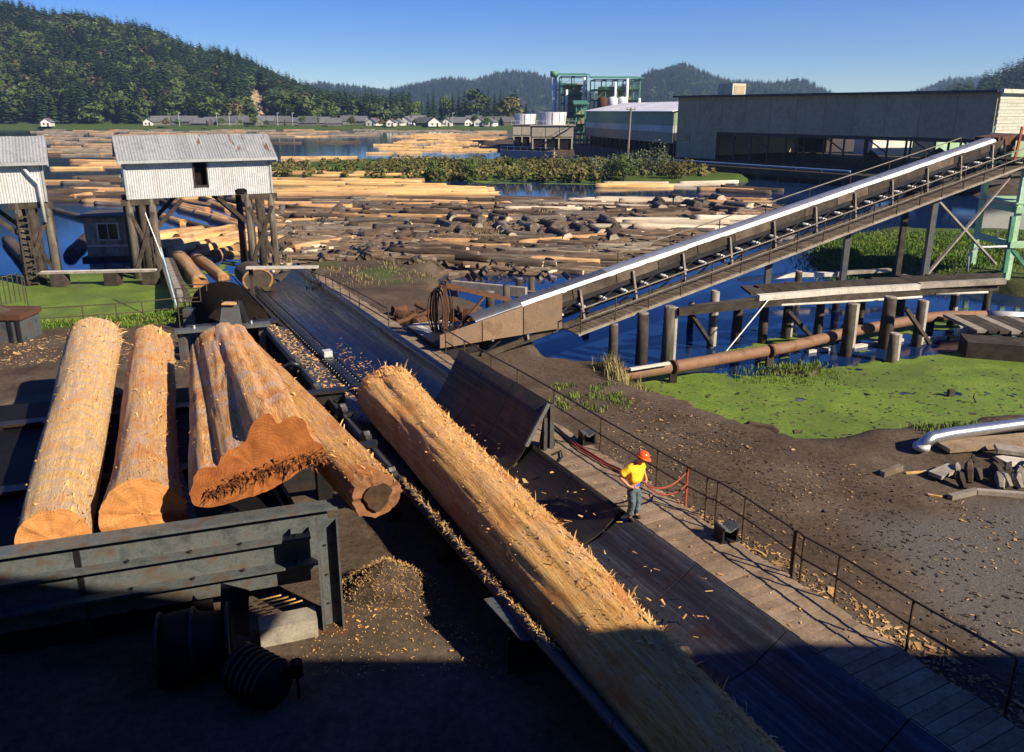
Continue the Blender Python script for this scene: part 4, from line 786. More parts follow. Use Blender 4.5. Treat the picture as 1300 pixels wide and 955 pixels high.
# jumble of broken wood and small logs lying in the mud between the countable logs
def jam(name, n, m, label, seed, rad, ln):
    r = random.Random(seed); vs = []; qs = []; pts = []
    while len(pts) < n:
        p = P(r.uniform(355, 975), r.uniform(253, 350), 0)
        if poly_sd(np.array([p.x]), np.array([p.y]), MUD)[0] > -1.5: pts.append(p)
    zs = np.maximum(ground_h(np.array([p.x for p in pts]), np.array([p.y for p in pts])), 0)
    for p, z in zip(pts, zs):
        rr = r.uniform(*rad); L = r.uniform(*ln) / 2; a = r.gauss(-.1, .3) if r.random() < .65 else r.gauss(1.7, .3); d = V((math.cos(a), math.sin(a), r.gauss(0, .03))); s_ = V((-d.y, d.x, 0)); c = V((p.x, p.y, float(z) + rr * .35)); b = len(vs); k2 = r.uniform(.6, .95)
        for e, f in ((-1, 1), (1, k2)):
            for k in range(6): t = k * math.pi / 3; vs.append(tuple(c + d * (L * e) + s_ * (rr * f * math.cos(t)) + V((0, 0, rr * f * math.sin(t)))))
        for k in range(6): qs.append((b + k, b + (k + 1) % 6, b + 6 + (k + 1) % 6, b + 6 + k))
        qs += [(b, b + 1, b + 2, b + 3), (b, b + 3, b + 4, b + 5), (b + 6, b + 7, b + 8, b + 9), (b + 6, b + 9, b + 10, b + 11)]
    me = npmesh(name, vs, qs); return stuff(obj(name, me, m), label, 'log jam')
jam('log_jam', 900, M['bark_brown'], 'jumble of small dark logs filling the muddy log field', 3, (.12, .28), (1.5, 6)); jam('log_jam', 420, M['log_grey'], 'jumble of small grey logs filling the muddy log field', 5, (.1, .24), (1.5, 5)); jam('log_jam', 130, M['log_pale'], 'bleached broken slabs strewn over the muddy log field', 7, (.08, .2), (1, 3.5))
# grass tufts ----------------------------------------------------------------------------------------
def tufts(name, spots, m, label, n=60, h=(.25, .6), spread=.5, wd=.025, cat='grass'):
    r = np.random.RandomState(len(label) + len(spots)); vs = []
    for x, y, sc in spots:
        k = int(n * sc); bx = x + r.normal(0, spread * sc, k); by = y + r.normal(0, spread * sc, k); bz = np.maximum(ground_h(bx, by), -.05) - .03
        hh = r.uniform(h[0], h[1], k) * min(1.6, .6 + sc * .5); a = r.uniform(0, 6.28, k); ln = r.uniform(.1, .5, k) * hh; w_ = wd * r.uniform(.7, 1.4, k)
        dx, dy = np.cos(a), np.sin(a); b = np.stack([bx, by, bz], 1); tip = b + np.stack([dx * ln, dy * ln, hh], 1); mid = b + np.stack([dx * ln * .35, dy * ln * .35, hh * .6], 1); s = np.stack([-dy * w_, dx * w_, 0 * dx], 1)
        vs.append(np.stack([b - s, b + s, mid + s * .8, mid - s * .8], 1).reshape(-1, 3)); vs.append(np.stack([mid - s * .8, mid + s * .8, tip + s * .1, tip - s * .1], 1).reshape(-1, 3))
    vs = np.concatenate(vs); return stuff(obj(name, npmesh(name, vs, np.arange(len(vs)).reshape(-1, 4)), m), label, cat)
def pxs(lst, z=0): return [(P(a, b, z).x, P(a, b, z).y, s) for a, b, s in lst]
tufts('grass_tuft', pxs([(615, 300, 3), (622, 306, 3), (618, 290, 2), (600, 285, 1.5), (640, 300, 1), (360, 330, 2), (368, 340, 2), (480, 315, 2), (560, 305, 1.5), (745, 320, 1), (690, 272, 1)], .1), M['dry_grass'], 'yellow green grass tufts growing among the stranded logs', 60, (.15, .5), .55, .025)
rr_ = random.Random(8)
tufts('grass_tuft', [(a, b, .8) for a, b in [(rr_.uniform(-40, -17.3), rr_.uniform(39.3, 43)) for _ in range(230)] if ground_z(a, b) > -.1 and b > 38.3 + (a + 40) * .08], M['grass'], 'green bank grass behind the left railing', 60, (.08, .28), .45, .022)
tufts('grass_tuft', pxs([(960, 474, 1.6), (975, 468, 1.6), (990, 470, 1.4), (1010, 468, 1.5), (1030, 466, 1.5), (1045, 468, 1.3), (1050, 476, 1), (1015, 476, 1), (985, 478, 1)], .2), M['grass'], 'green grass tufts on the small mud islet below the pipe', 110, (.06, .24), .42, .02)
tufts('grass_tuft', pxs([(790, 490, 1.5), (800, 495, 1.5), (782, 498, 1), (770, 488, 1)], .3), M['dry_grass'], 'dry brown weeds at the corner of the duckweed pond', 110, (.2, .6), .25, .022)
tufts('grass_tuft', [(P(rr_.uniform(690, 790), rr_.uniform(495, 535), .6).x, P(700, rr_.uniform(497, 535), .6).y, .5) for _ in range(30)] + [(p.x, p.y, .6) for p in [P(rr_.uniform(1160, 1300), rr_.uniform(556, 566), .6) for _ in range(36)]], M['grass'], 'short grass along the pond bank', 40, (.08, .28), .35, .02)
tufts('grass_tuft', [(p.x, p.y, 1.5) for p in [P(rr_.uniform(1045, 1290), rr_.uniform(300, 343), .8) for _ in range(260)]], M['grass'], 'green grass on the bank under the conveyor', 50, (.06, .2), .8, .035)
tufts('grass_tuft', [(p.x, p.y, 1.) for p in [P(rr_.uniform(420, 560), rr_.uniform(318, 368), .8) for _ in range(34)]], M['dry_grass'], 'thin dry grass on the mud spit beside the trough', 30, (.08, .26), .5, .02)
# ================================================================ inclined conveyor
CA = P(592, 420, 2.1); CB = PY(1258, 186, 50.5)
ch = V((CB.x - CA.x, CB.y - CA.y, 0)); CLH = ch.length; ch.normalize(); cm = V((ch.y, -ch.x, 0))     # ch along, cm towards the camera
slope = (CB.z - CA.z) / CLH; cl = (CB - CA); CL = cl.length; cl.normalize(); cu = cm.cross(cl) * -1
if cu.z < 0: cu = -cu
def C(t, m, u): return CA + cl * t + cm * m + cu * u                  # t metres up the belt, m to the near side, u above the belt
oC = thing('conveyor', 'long inclined conveyor with a white half round cover rising to the mill', 'conveyor', (CA.x, CA.y, ground_z(CA.x, CA.y)))
r_ = random.Random(12)
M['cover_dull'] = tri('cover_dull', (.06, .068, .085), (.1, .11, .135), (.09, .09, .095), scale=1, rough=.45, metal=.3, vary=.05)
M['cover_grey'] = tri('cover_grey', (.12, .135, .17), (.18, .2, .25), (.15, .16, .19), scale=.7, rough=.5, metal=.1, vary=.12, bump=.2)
t = .3; i = 0
while t < CL - .4:
    L = min(2.35, CL - .3 - t); m = MB(); rows = []; ex = r_.uniform(-.07, .1); nseg = 14
    for j in range(6):
        tt = t + (L - .02) * j / 5; row = []
        for k in range(nseg + 1):
            a = math.radians(198 - 216 * k / nseg); R = .5 + .01 * (i % 2); dz = (ex + r_.uniform(-.07, .05)) if k == nseg else 0
            row.append(C(tt, R * math.cos(a) * -1 if False else R * math.cos(math.pi - a) * -1, (.4 + R * .42 * math.sin(a) - dz)))
        rows.append(row)
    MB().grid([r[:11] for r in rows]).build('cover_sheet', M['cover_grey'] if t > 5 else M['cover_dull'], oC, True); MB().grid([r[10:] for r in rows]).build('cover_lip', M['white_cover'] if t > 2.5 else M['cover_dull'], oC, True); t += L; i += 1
MB().bar(C(.2, 0, .12), C(CL, 0, .12), .95, .05, cu).build('belt', M['black_rubber'], oC)
MB().bar(C(.4, 0, -.62), C(CL, 0, -.62), .9, .04, cu).build('return_belt', M['black_rubber'], oC)
for sd in (-1, 1): MB().bar(C(.2, sd * .62, -.08), C(CL, sd * .62, -.08), .08, .3, cu).build('stringer', M['dark_steel'], oC)
n = int(CL / 2.4)
for i in range(n):
    MB().bar(C(.3 + i * CL / n, .69, .22), C(.3 + (i + 1) * CL / n - .05, .69, .22), .03, .42, cu).build('side_board', M['wood_dark'] if i % 3 else M['plank_dark'], oC)
for i in range(int(CL / 1.2)):
    t = .8 + i * 1.2; p0, p1 = C(t, -.5, -.5), C(t, .66, -.5); MB().tube([p0, p1], .085, 8).build('return_roller', M['galv'], oC, True)
    MB().tube([C(t, -.5, .04), C(t, .5, .04)], .06, 6).build('carry_roller', M['dark_steel'], oC, True)
    MB().bar(C(t, .72, -.5), C(t, .82, -.5), .1, .09, cu).build('roller_bracket', M['galv'], oC)
for i in range(int(CL / 3.0)):
    t = 2.5 + i * 3.0; MB().bar(C(t, .78, -1.05), C(t, .78, .36), .1, .1, cl).build('cover_post', M['wood_grey'], oC)
for sd in (-.62, .62): MB().bar(C(.2, sd, -1.12), C(CL, sd, -1.12), .1, .26, cu).build('truss_chord', M['wood_dark'], oC)
for i in range(int(CL / 2.4)):
    t = .3 + i * 2.4; MB().bar(C(t, .62, -1.05), C(t + 2.4, .62, -.2), .07, .07).build('truss_web', M['dark_steel'], oC)
# side walk
w0, w1 = .86, 1.95; ts = 4.4
nb = int((CL + .6 - ts) / .3)
for i in range(nb):
    t = ts + i * (CL + .6 - ts) / nb; MB().bar(C(t, w0, -1.1), C(t, w1, -1.1), .27, .05, cu).build('walk_plank', M['plank_dark'], oC)
MB().bar(C(ts, w1 - .06, -1.2), C(CL + .6, w1 - .06, -1.2), .1, .14, cu).build('walk_stringer', M['wood_grey'], oC)
MB().bar(C(ts, w0 + .1, -1.2), C(CL + .6, w0 + .1, -1.2), .1, .14, cu).build('walk_stringer', M['wood_dark'], oC)
for i in range(18):
    t = ts + .1 + i * (CL - ts) / 17; p = C(t, w1, -1.15); MB().tube([p, p + V((0, 0, 1.12))], .032, 6).build('rail_post', M['pipe_rail'], oC)
for u in (1.1, .58): MB().tube([C(ts + .1, w1, -1.15) + V((0, 0, u)), C(CL, w1, -1.15) + V((0, 0, u))], .032, 6).build('handrail', M['wood_grey'], oC)
# hand line on the far side
for i in range(9):
    t = 9 + i * (CL - 10) / 8; p = C(t, -1.5, -1.1); MB().tube([p, p + V((0, 0, 1.75))], .03, 6).build('far_rail_post', M['pipe_rail'], oC)
MB().tube([C(9, -1.5, -1.1) + V((0, 0, 1.75)), C(CL - 1, -1.5, -1.1) + V((0, 0, 1.75))], .032, 6).build('far_handrail', M['wood_grey'], oC)
# tail skirt plates
tanp = tri('tan_plate', (.1, .065, .042), (.19, .125, .08), (.14, .1, .075), scale=1.5, rough=.7)
for i in range(3):
    a, b = -1.6 + i * 2.05, .4 + i * 2.05; m = MB(); d0 = .3 + .36 * i; d1 = .3 + .36 * (i + 1)
    m.prism([C(a, .9, .55), C(b, .9, .55), C(b, .9, .55) - V((0, 0, d1 + .25)), C(a, .9, .55) - V((0, 0, d0 + .25))], cm * .03); m.build('skirt_plate', tanp, oC)
MB().bar(C(-1.7, -.2, -.35), C(.2, -.2, -.35), 1.6, .9, cu).build('tail_box', M['dark_steel'], oC)
MB().tube([C(.0, -.75, -.1), C(.0, .75, -.1)], .34, 14).build('tail_pulley', M['dark_steel'], oC, True)
MB().tube([C(CL, -.75, -.15), C(CL, .75, -.15)], .36, 14).build('head_pulley', M['dark_steel'], oC, True)
MB().bar(C(CL - .2, -.2, .1), C(CL + 1.6, -.2, -.1), 1.5, 1.0, cu).build('head_box', M['rust'], oC)
# trestle legs of the conveyor
def leg(px, ytop, ybase, zb, w_=.26, m=None):
    p = P(px, ybase, zb); q_ = PY(px, ytop, p.y); return p, q_
for (t, m_, w_) in ((17.6, .3, .3), (23.6, .3, .3), (30.0, 1.0, .32), (30.0, -.8, .3), (37.2, 1.0, .3), (37.2, -.8, .3), (41, .8, .25)):
    if t > CL - .3: continue
    p = C(t, m_, -1.28); zb = 1.45 if t > 16 else ground_z(p.x, p.y); MB().bar((p.x, p.y, zb), p, w_, w_).build('trestle_leg', M['wood_dark'] if m_ < 0 else M['girder'], oC)
a0 = C(30, 1.0, -1.3); b0 = C(37.2, 1.0, -1.3)
MB().bar((a0.x, a0.y, 1.7), (b0.x, b0.y, b0.z - .6), .16, .12).build('cross_brace', M['wood_grey'], oC); MB().bar((a0.x, a0.y, a0.z - .2), (b0.x, b0.y, 1.9), .14, .12).build('cross_brace', M['wood_grey'], oC)
for t in (30, 37.2): c0 = C(t, 1.2, -1.36); c1 = C(t, -1.1, -1.36); MB().bar(c0, c1, .25, .22).build('cap_beam', M['wood_dark'], oC)
# ---------------------------------------------------------------- mint platform at the head
mp = PY(1288, 345, 50.0); oM = thing('mint_platform', 'mint green steel platform and legs at the top end of the conveyor', 'platform', (PY(1290, 330, 50).x, 50, ground_z(PY(1290, 330, 50).x, 50)))
def mb(px0, py0, px1, py1, Y, th, m, name='beam'):
    a, b = PY(px0, py0, Y), PY(px1, py1, Y); return MB().bar(a, b, th, th).build(name, m, oM)
x1, x2 = PY(1281, 300, 50).x, PY(1360, 300, 50).x; zt = PY(1281, 175, 50).z; zg = .9
for x in (x1 + .3, x2):
    for y in (50, 54): MB().box((x, y, (zt + zg) / 2), (.3, .3, zt - zg)).build('column', M['mint'], oM)
for z in (PY(1281, 266, 50).z, PY(1281, 310, 50).z, PY(1281, 212, 50).z, zt):
    MB().box(((x1 + x2) / 2, 49.8, z), (x2 - x1, .2, .42)).build('beam', M['mint'], oM); MB().box((x1 + .1, 52, z), (.2, 3.8, .4)).build('beam', M['mint'], oM)
zd = PY(1281, 264, 50).z; MB().box(((x1 + x2) / 2, 51.9, zd + .28), (x2 - x1, 4.2, .1)).build('deck_plate', M['mint'], oM)
zd = PY(1281, 209, 50).z; MB().box(((x1 + x2) / 2 - .6, 51.5, zd + .28), (x2 - x1 + 1.3, 5.0, .14)).build('upper_deck', M['wood_dark'], oM)
for i in range(4): MB().box((x1 + .1 + i * .9, 49.75, zd + 1.0), (.06, .06, 1.2)).build('rail_post', M['mint'], oM)
MB().box((x1 + 1.6, 49.75, zd + 1.6), (3.4, .06, .07)).build('rail', M['mint'], oM)
mb(1286, 275, 1275, 346, 49.9, .24, M['green_steel'], 'leg'); mb(1284, 315, 1312, 352, 49.9, .2, M['green_steel'], 'brace')
MB().bar(PY(1298, 161, 49.5), PY(1287, 208, 49.5), .12, .12).build('orange_pole', M['red_paint'], oM)
m = MB(); a = PY(1228, 345, 49.6); m.tube([a, PY(1230, 322, 49.6), PY(1242, 314, 49.6), PY(1278, 313, 49.6)], .07, 8); m.build('vent_pipe', M['galv'], oM, True)
for i in range(3): MB().box((x1 + 2 + i * .01, 52 + i * .9, (zt + zd) / 2), (3.0, .06, zt - zd)).build('panel', M['mint'], oM)
# ---------------------------------------------------------------- old wharf: pilings, beams
def piling(px, pyb, pyt, w_, label, pale=False):
    b = P(px, pyb, -.02); t_ = PY(px, pyt, b.y); t_.z = min(t_.z, 2.55) if px > 950 else t_.z; w_ *= .88; o = thing('piling', label, 'piling', (b.x, b.y, -1.2), 0, 'old pilings standing in the pond')
    r = w_ / 2 * (b.y * .97) / F; lx = random.uniform(-.05, .05)
    MB().tube([(b.x, b.y, -1.25), (b.x + lx, b.y, t_.z * .5), (b.x + lx, b.y, t_.z)], [r * 1.08, r, r * .92], 9).build('shaft', M['pile'] if pale and px in (846, 901, 1132) else M['wood_dark'], o, True)
    MB().tube([(b.x + lx, b.y, t_.z), (b.x + lx, b.y, t_.z + .05)], [r * .9, r * .8], 9).build('weathered_top', M['wood_grey'], o)
    if pale and pale != 2: MB().bar((b.x + r * .9 + lx, b.y - .05, .1), (b.x + r * .9 + lx, b.y - .05, t_.z), .14, .18).build('batten', M['wood_pale'], o)  # pale strip added as the sunlit right edge of the piling
random.seed(5)
for px, yb, yt, w_, pale, lb in ((777, 464, 412, 15, 0, 'dark piling nearest the foot of the conveyor'), (813, 462, 398, 19, 0, 'thick dark piling under the lower conveyor'), (846, 460, 390, 20, 1, 'thick piling with a pale batten above the rusty pipe'),
        (875, 418, 385, 10, 0, 'slim piling behind the pale batten piling'), (901, 442, 370, 11, 1, 'tall slim piling right of the pale batten piling'), (933, 432, 382, 15, 0, 'mossy piling beside a green weed clump'), (968, 436, 388, 14, 0, 'dark piling under the left end of the pale wharf beam'), (997, 430, 362, 14, 1, 'piling with a pale upper half under the pale wharf beam'),
        (1036, 432, 378, 13, 0, 'piling midway under the pale wharf beam'), (1073, 452, 372, 18, 1, 'pale sided piling crossed by the rusty pipe'), (1090, 412, 366, 11, 0, 'slim piling just behind the crossed one'), (1132, 460, 424, 16, 1, 'short cut off piling standing in the duckweed'), (1122, 442, 372, 20, 0, 'broad dark piling behind the short cut off one'),
        (1163, 440, 382, 14, 1, 'piling below the thin pale pipe on the right'), (1205, 416, 366, 9, 1, 'slim pale piling near the end of the rusty pipe'), (1247, 416, 368, 11, 0, 'piling by the end of the rusty pipe'), (745, 414, 396, 12, 0, 'half hidden piling behind the conveyor walk'),
        (1010, 395, 345, 11, 0, 'dark piling far back under the wharf'), (1142, 400, 350, 12, 0, 'dark piling far back below the trestle'), (1060, 395, 352, 11, 0, 'dark piling behind the trestle leg')):
    piling(px, yb, yt, w_, lb, pale)
def beam(pts, w_, h_, m, name, label, cat):
    o = thing(name, label, cat, V(pts[0]) - V((0, 0, h_ / 2)))
    for i in range(len(pts) - 1): MB().bar(pts[i], pts[i + 1], w_, h_).build('timber', m, o)
    return o
beam([P(962, 378, 2.75), P(1073, 369, 2.75), P(1166, 364, 2.75)], .3, .28, M['wood_pale'], 'wharf_beam', 'long pale wharf beam below the conveyor trestle', 'beam')
beam([P(1166, 362.5, 2.8), P(1275, 357, 2.8)], .3, .28, M['wood_grey'], 'wharf_beam', 'grey wharf beam continuing to the mint platform', 'beam')
beam([P(938, 355, 1.2), P(1010, 349, 1.2), P(1060, 348, 1.2)], .35, .25, M['wood_pale'], 'wharf_beam', 'broken pale beam far back below the conveyor', 'beam')
beam([P(1062, 347, 1.3), P(1130, 343, 1.3)], .3, .22, M['wood_grey'], 'wharf_beam', 'short grey beam at the back of the wharf', 'beam')
beam([P(960, 368, 2.5), P(1260, 352, 2.5)], .5, .4, M['wood_dark'], 'wharf_beam', 'dark heavy beam behind the pale wharf beam', 'beam')
o = thing('wharf_deck', 'dark broken timber deck behind the wharf beams', 'deck', P(1080, 352, .6))
a, b = P(965, 374, 2.6), P(1262, 356, 2.6)
for i in range(17): p = a.lerp(b, i / 16); MB().box((p.x, p.y + 1.1 + .2 * math.sin(i * 3), 2.56), (.8, 1.8 + .5 * math.sin(i * 7), .12)).build('deck_plank', M['wood_dark'], o)
# dark stringers tying the piling rows together
for i, (x0, y0, x1_, y1_, z_) in enumerate(((860, 396, 990, 383, 2.45), (985, 383, 1130, 373, 2.45), (1100, 375, 1265, 364, 2.45), (880, 392, 960, 382, 2.2), (1000, 368, 1270, 352, 2.3))):
    beam([P(x0, y0, z_), P(x1_, y1_, z_)], .32, .34, M['wood_dark'], 'wharf_stringer', ('dark stringer tying the left pilings below the conveyor', 'dark stringer under the middle of the pale wharf beam', 'dark stringer above the right end of the rusty pipe', 'dark stringer close under the conveyor walk', 'dark stringer at the back of the wharf')[i], 'beam')
for i, (x0, y0, x1_, y1_) in enumerate(((878, 400, 905, 440), (1000, 395, 1032, 430), (1150, 392, 1180, 436), (1090, 385, 1062, 430))):
    o = thing('wharf_brace', 'dark slanting wharf brace, %s from the left' % ('first', 'second', 'fourth', 'third')[i], 'brace', P(x1_, y1_, 0)); MB().bar(P(x0, y0, 2.2), P(x1_, y1_, .05), .16, .18).build('timber', M['wood_dark'], o)
o = thing('thin_pipe', 'thin pale pipe strung along the wharf pilings', 'pipe', P(1050, 388, 2.2))
MB().tube([P(868, 398, 2.3), P(960, 389, 2.3), P(1080, 383, 2.3), P(1170, 377, 2.3)], .06, 7).build('pipe_run', M['wood_pale'], o, True); MB().tube([P(1188, 374, 2.3), P(1254, 371, 2.3)], .06, 7).build('pipe_run', M['wood_pale'], o, True)
o = thing('stay_rod', 'thin steel rod slanting from the wharf beam to the rusty pipe', 'rod', P(922, 446, .4)); MB().tube([P(922, 446, .5), P(976, 380, 2.7)], .035, 6).build('rod', M['galv'], o)
# ---------------------------------------------------------------- rusty pipe
pts = [P(694, 487, .55), P(760, 481, .6), P(855, 466, .65), P(1000, 441, .7), P(1085, 420, .8), P(1180, 403, .8), P(1206, 401, .8), P(1252, 401, .8)]
o = thing('rusty_pipe', 'long rusty brown pipe crossing above the duckweed pond', 'pipe', (pts[2].x, pts[2].y, .4)); MB().tube(pts, .27, 14).build('pipe_run', M['rust_pipe'], o, True)
for px, py in ((855, 466), (978, 446), (1085, 420), (1182, 403)):
    p = P(px, py, .7); d = V((.86, .5, 0)); st = MB(); st.tube([p - d * .06, p + d * .06], .31, 14); st.build('strap', M['rust'], o); MB().box((p.x, p.y, .1), (.3, .3, 1.3)).build('support_post', M['wood_dark'], o)
MB().tube([P(1252, 401, .8), P(1310, 404, .8)], .3, 14).build('coupling', M['galv'], o, True)
o = thing('timber_batten', 'pale batten lying on the rusty pipe', 'batten', P(800, 470, .9)); MB().bar(P(800, 469, .98), P(850, 461, 1.0), .14, .1).build('board', M['wood_pale'], o)
for i, (x0, y0, x1_, y1_) in enumerate(((1025, 446, 1052, 443), (1078, 441, 1145, 431), (1160, 432, 1200, 428), (850, 474, 905, 467))):
    o = thing('floating_plank', ['short pale plank floating behind the grass islet', 'long pale plank floating below the crossed piling', 'pale plank floating near the right pilings', 'thin pale pole floating below the rusty pipe'][i], 'plank', P(x0, y0, 0)); MB().bar(P(x0, y0, .08), P(x1_, y1_, .08), .25, .14).build('board', M['wood_pale'], o)
# dark bank and jetty at the right edge
o = thing('jetty', 'dark timber jetty reaching in from the right edge above the duckweed', 'jetty', P(1270, 450, 0))
for i in range(9): p = P(1225 + i * 14, 410 + i * .5, 1.0); MB().box((p.x, p.y, .98), (.55, 3.2, .14)).build('deck_plank', M['wood_grey'] if i % 3 == 0 else M['wood_dark'], o)
for px, py in ((1228, 430), (1250, 440), (1275, 445), (1295, 440)): p = P(px, py, 0); MB().tube([(p.x, p.y, -1.2), (p.x, p.y, .9)], .22, 8).build('pile', M['wood_dark'], o)
MB().bar(P(1218, 418, .8), P(1330, 424, .8), .3, .3).build('edge_beam', M['wood_pale'], o); MB().bar(P(1222, 440, .35), P(1330, 448, .35), 1.6, .9).build('mud_crib', M['wood_dark'], o)
# grey pipe at the lower right
pts = [P(1168, 582, .35), P(1168, 572, .9), P(1170, 566, 1.25), P(1182, 556, 1.4), P(1205, 551, 1.42), P(1300, 538, 1.42), P(1400, 526, 1.42)]
o = thing('grey_pipe', 'shiny grey metal pipe with an elbow at the right edge of the bank', 'pipe', P(1168, 582, .3)); MB().tube(pts, .2, 16).build('pipe_run', tri('bright_steel', (.3, .32, .36), (.45, .47, .5), (.38, .39, .42), rough=.28, metal=.85, spec=.5), o, True)
MB().tube([pts[2] - V((.0, .0, .1)), pts[2] + V((0, 0, .05))], .25, 16).build('flange', M['galv'], o, True)
# ---------------------------------------------------------------- gate frame, fence beam, scrap by the walkway
o = thing('davit', 'rusty steel frame post with cross arm beside the conveyor foot', 'davit', P(566, 442, 1.2))
b = P(566, 440, 1.4); t_ = PY(565, 362, b.y); MB().bar(b - V((0, 0, .5)), t_, .16, .16).build('post', M['rust'], o); MB().bar(b + V((-.45, .25, -.4)), t_ + V((-.45, .25, -.2)), .14, .14).build('post', M['dark_steel'], o)
e_ = PY(648, 381, b.y + 1.4); MB().bar(t_, e_, .14, .2).build('cross_arm', M['rust'], o); MB().bar(PY(571, 430, b.y), t_.lerp(e_, .62), .09, .1).build('brace', M['rust'], o)
for k in range(7): p = e_ - V((0, 0, .12 + .13 * k)); MB().box(p, (.13 if k % 2 else .06, .06 if k % 2 else .13, .15)).build('chain_link', M['rust'], o)
o = thing('hose_coil', 'dark hoses hanging in loops on the frame post', 'hose', P(553, 440, 1.2))
for k in range(5):
    c = PY(553 + k * 3, 396, b.y + .3); m = MB(); R1_ = .55 + .1 * k
    m.tube([c + V((math.cos(a) * .34, .06 * k, math.sin(a) * (R1_ + .4))) for a in [j * math.pi / 9 for j in range(19)]], .04, 6, False); m.build('hose_loop', M['black_rubber'] if k % 2 else M['rust'], o, True)
o = thing('fence_beam', 'heavy weathered beam on posts across the small blue pond', 'beam', P(620, 400, 0)); a, b2 = P(574, 362, 1.15), P(668, 371, 1.15)
MB().bar(a, b2, .3, .55).build('rail', M['wood_grey'], o)
for px, py, yt in ((578, 384, 362), (643, 398, 362), (675, 380, 352)): q_ = P(px, py, 0); t2 = PY(px, yt, q_.y); MB().tube([(q_.x, q_.y, -1), (q_.x, q_.y, t2.z)], .2, 8).build('post', M['pile'], o, True)
piling(622, 400, 371, 14, 'squat weathered piling in the small blue pond'); piling(660, 392, 354, 12, 'dark piling behind the fence beam')
o = thing('wooden_platform', 'pale plank platform on the far side of the walkway', 'platform', P(486, 408, .9))
a, b2 = T(-19.5, 1.6, 1.75), T(-17.3, 1.6, 1.75)
for k in range(6): MB().bar(a + TN * (.34 * k), b2 + TN * (.34 * k), .31, .08).build('plank', M['wood_pale'] if k % 2 else M['wood_grey'], o)
for k in (0, 5): MB().bar(a + TN * (.34 * k) - V((0, 0, .44)), b2 + TN * (.34 * k) - V((0, 0, .44)), .2, .8).build('bearer', M['wood_dark'], o)
random.seed(9)
SCR = ['rusty scrap drum', 'bent rusty scrap plate', 'rusty scrap pipe stub']
def scrap(px, py, i):
    p = P(px, py, 1.0); p.z = ground_z(p.x, p.y); nm = ('scrap_drum', 'scrap_plate', 'scrap_pipe')[i % 3]
    o = thing(nm, SCR[i % 3] + ' in the scrap heap beside the hose frame', 'scrap', p, random.uniform(0, 6), 'scrap beside the hose frame'); R = random.uniform(.22, .34)
    if i % 3 == 0:
        MB().tube([(-.4, 0, R), (-.38, 0, R), (.38, 0, R), (.4, 0, R)], [R * .9, R, R, R * .9], 12).build('drum_body', M['rust'], o, True, local=True)
        for x in (-.38, -.12, .12, .38): MB().tube([(x - .02, 0, R), (x + .02, 0, R)], R * 1.05, 12).build('hoop', M['rust'], o, local=True)
    elif i % 3 == 1:
        m = MB(); m.grid([[(-.5 + .2 * j, -.3 + .2 * k, .1 + .12 * math.sin(j + k) + .18 * (j % 2)) for j in range(6)] for k in range(4)]); m.build('plate', M['rust'], o, local=True)
    else:
        MB().tube([(-.5, 0, .2), (0, .1, .3), (.45, .3, .5)], .13, 9, False).build('pipe', M['rust'], o, True, local=True); MB().tube([(-.52, 0, .2), (-.46, 0, .21)], .2, 10).build('flange', M['rust'], o, local=True)
for i, (px, py) in enumerate(((512, 408), (524, 404), (536, 408), (546, 404), (556, 412), (518, 414), (532, 416), (575, 402), (588, 404), (598, 408), (582, 410), (540, 398), (508, 400))): scrap(px, py, i)
# ================================================================ foreground: trough, walkway, log deck
# the sawmill the photograph is taken from: its roof shades the foreground
oW = thing('sawmill', 'dark sawmill wall and roof behind the viewer shading the foreground', 'sawmill', (17, -2.4, 0))
for i in range(12): MB().box((-28 + i * 7.5, -2.6, 7.1), (7.44, .3, 13.4)).build('wall_panel', M['mill_wall'], oW)
MB().prism([(-32, -12, 13.6), (62, -12, 13.6), (62, 2.3, 13.6), (-32, 2.3, 13.6)], (0, 0, .3)).build('roof', M['mill_roof'], oW)
MB().prism([(-14, 2.3, 13.6), (11.2, 2.3, 13.6), (11.2, 4.0, 13.6), (-14, 4.0, 13.6)], (0, 0, .28)).build('shade_canopy', M['mill_roof'], oW)  # unseen roof piece added to shade the left part of the deck girder
# ---------------------------------------------------------------- trough
def plate(m, s0, s1, prof, th=.05, ns=2):
    """a bent plate of real thickness following a cross profile [(n, z)]"""
    top = [[T(s0 + (s1 - s0) * i / ns, n_, z) for n_, z in prof] for i in range(ns + 1)]; bot = [[p - V((0, 0, th)) for p in r] for r in top]
    m.grid(top); m.grid([r[::-1] for r in bot]); k = len(prof)
    m.grid([[r[0] for r in bot], [r[0] for r in top]]); m.grid([[r[-1] for r in top], [r[-1] for r in bot]])
    m.grid([top[0], bot[0]]); m.grid([bot[-1], top[-1]]); return m
oT = thing('log_trough', 'long dark steel log trough with a chain running down its middle', 'log trough', T(-11, -2.5, .4))
LEFT = [(-4.46, 1.66), (-4.42, 1.8), (-4.34, 1.8), (-4.25, 1.68), (-3.6, 1.3), (-3.1, 1.06), (-2.86, .98)]
RIGHT = [(-2.24, .97), (-1.85, .985), (-1.5, 1.03), (-1.15, 1.11), (-.85, 1.22), (-.6, 1.37), (-.4, 1.56), (-.24, 1.78), (-.13, 2.02), (-.07, 2.25), (.02, 2.27), (.04, 2.1)]
DEFL = [(-2.24, .97), (-1.85, .985), (-1.5, 1.03), (-1.15, 1.12), (-.85, 1.27), (-.6, 1.5), (-.4, 1.78), (-.2, 2.12), (.0, 2.52), (.3, 3.08), (.36, 3.04)]
MID = [(-2.24, .97), (-1.85, .985), (-1.5, 1.03), (-1.15, 1.11), (-.85, 1.22), (-.6, 1.36), (-.4, 1.52), (-.22, 1.7), (-.14, 1.82), (-.08, 1.72)]
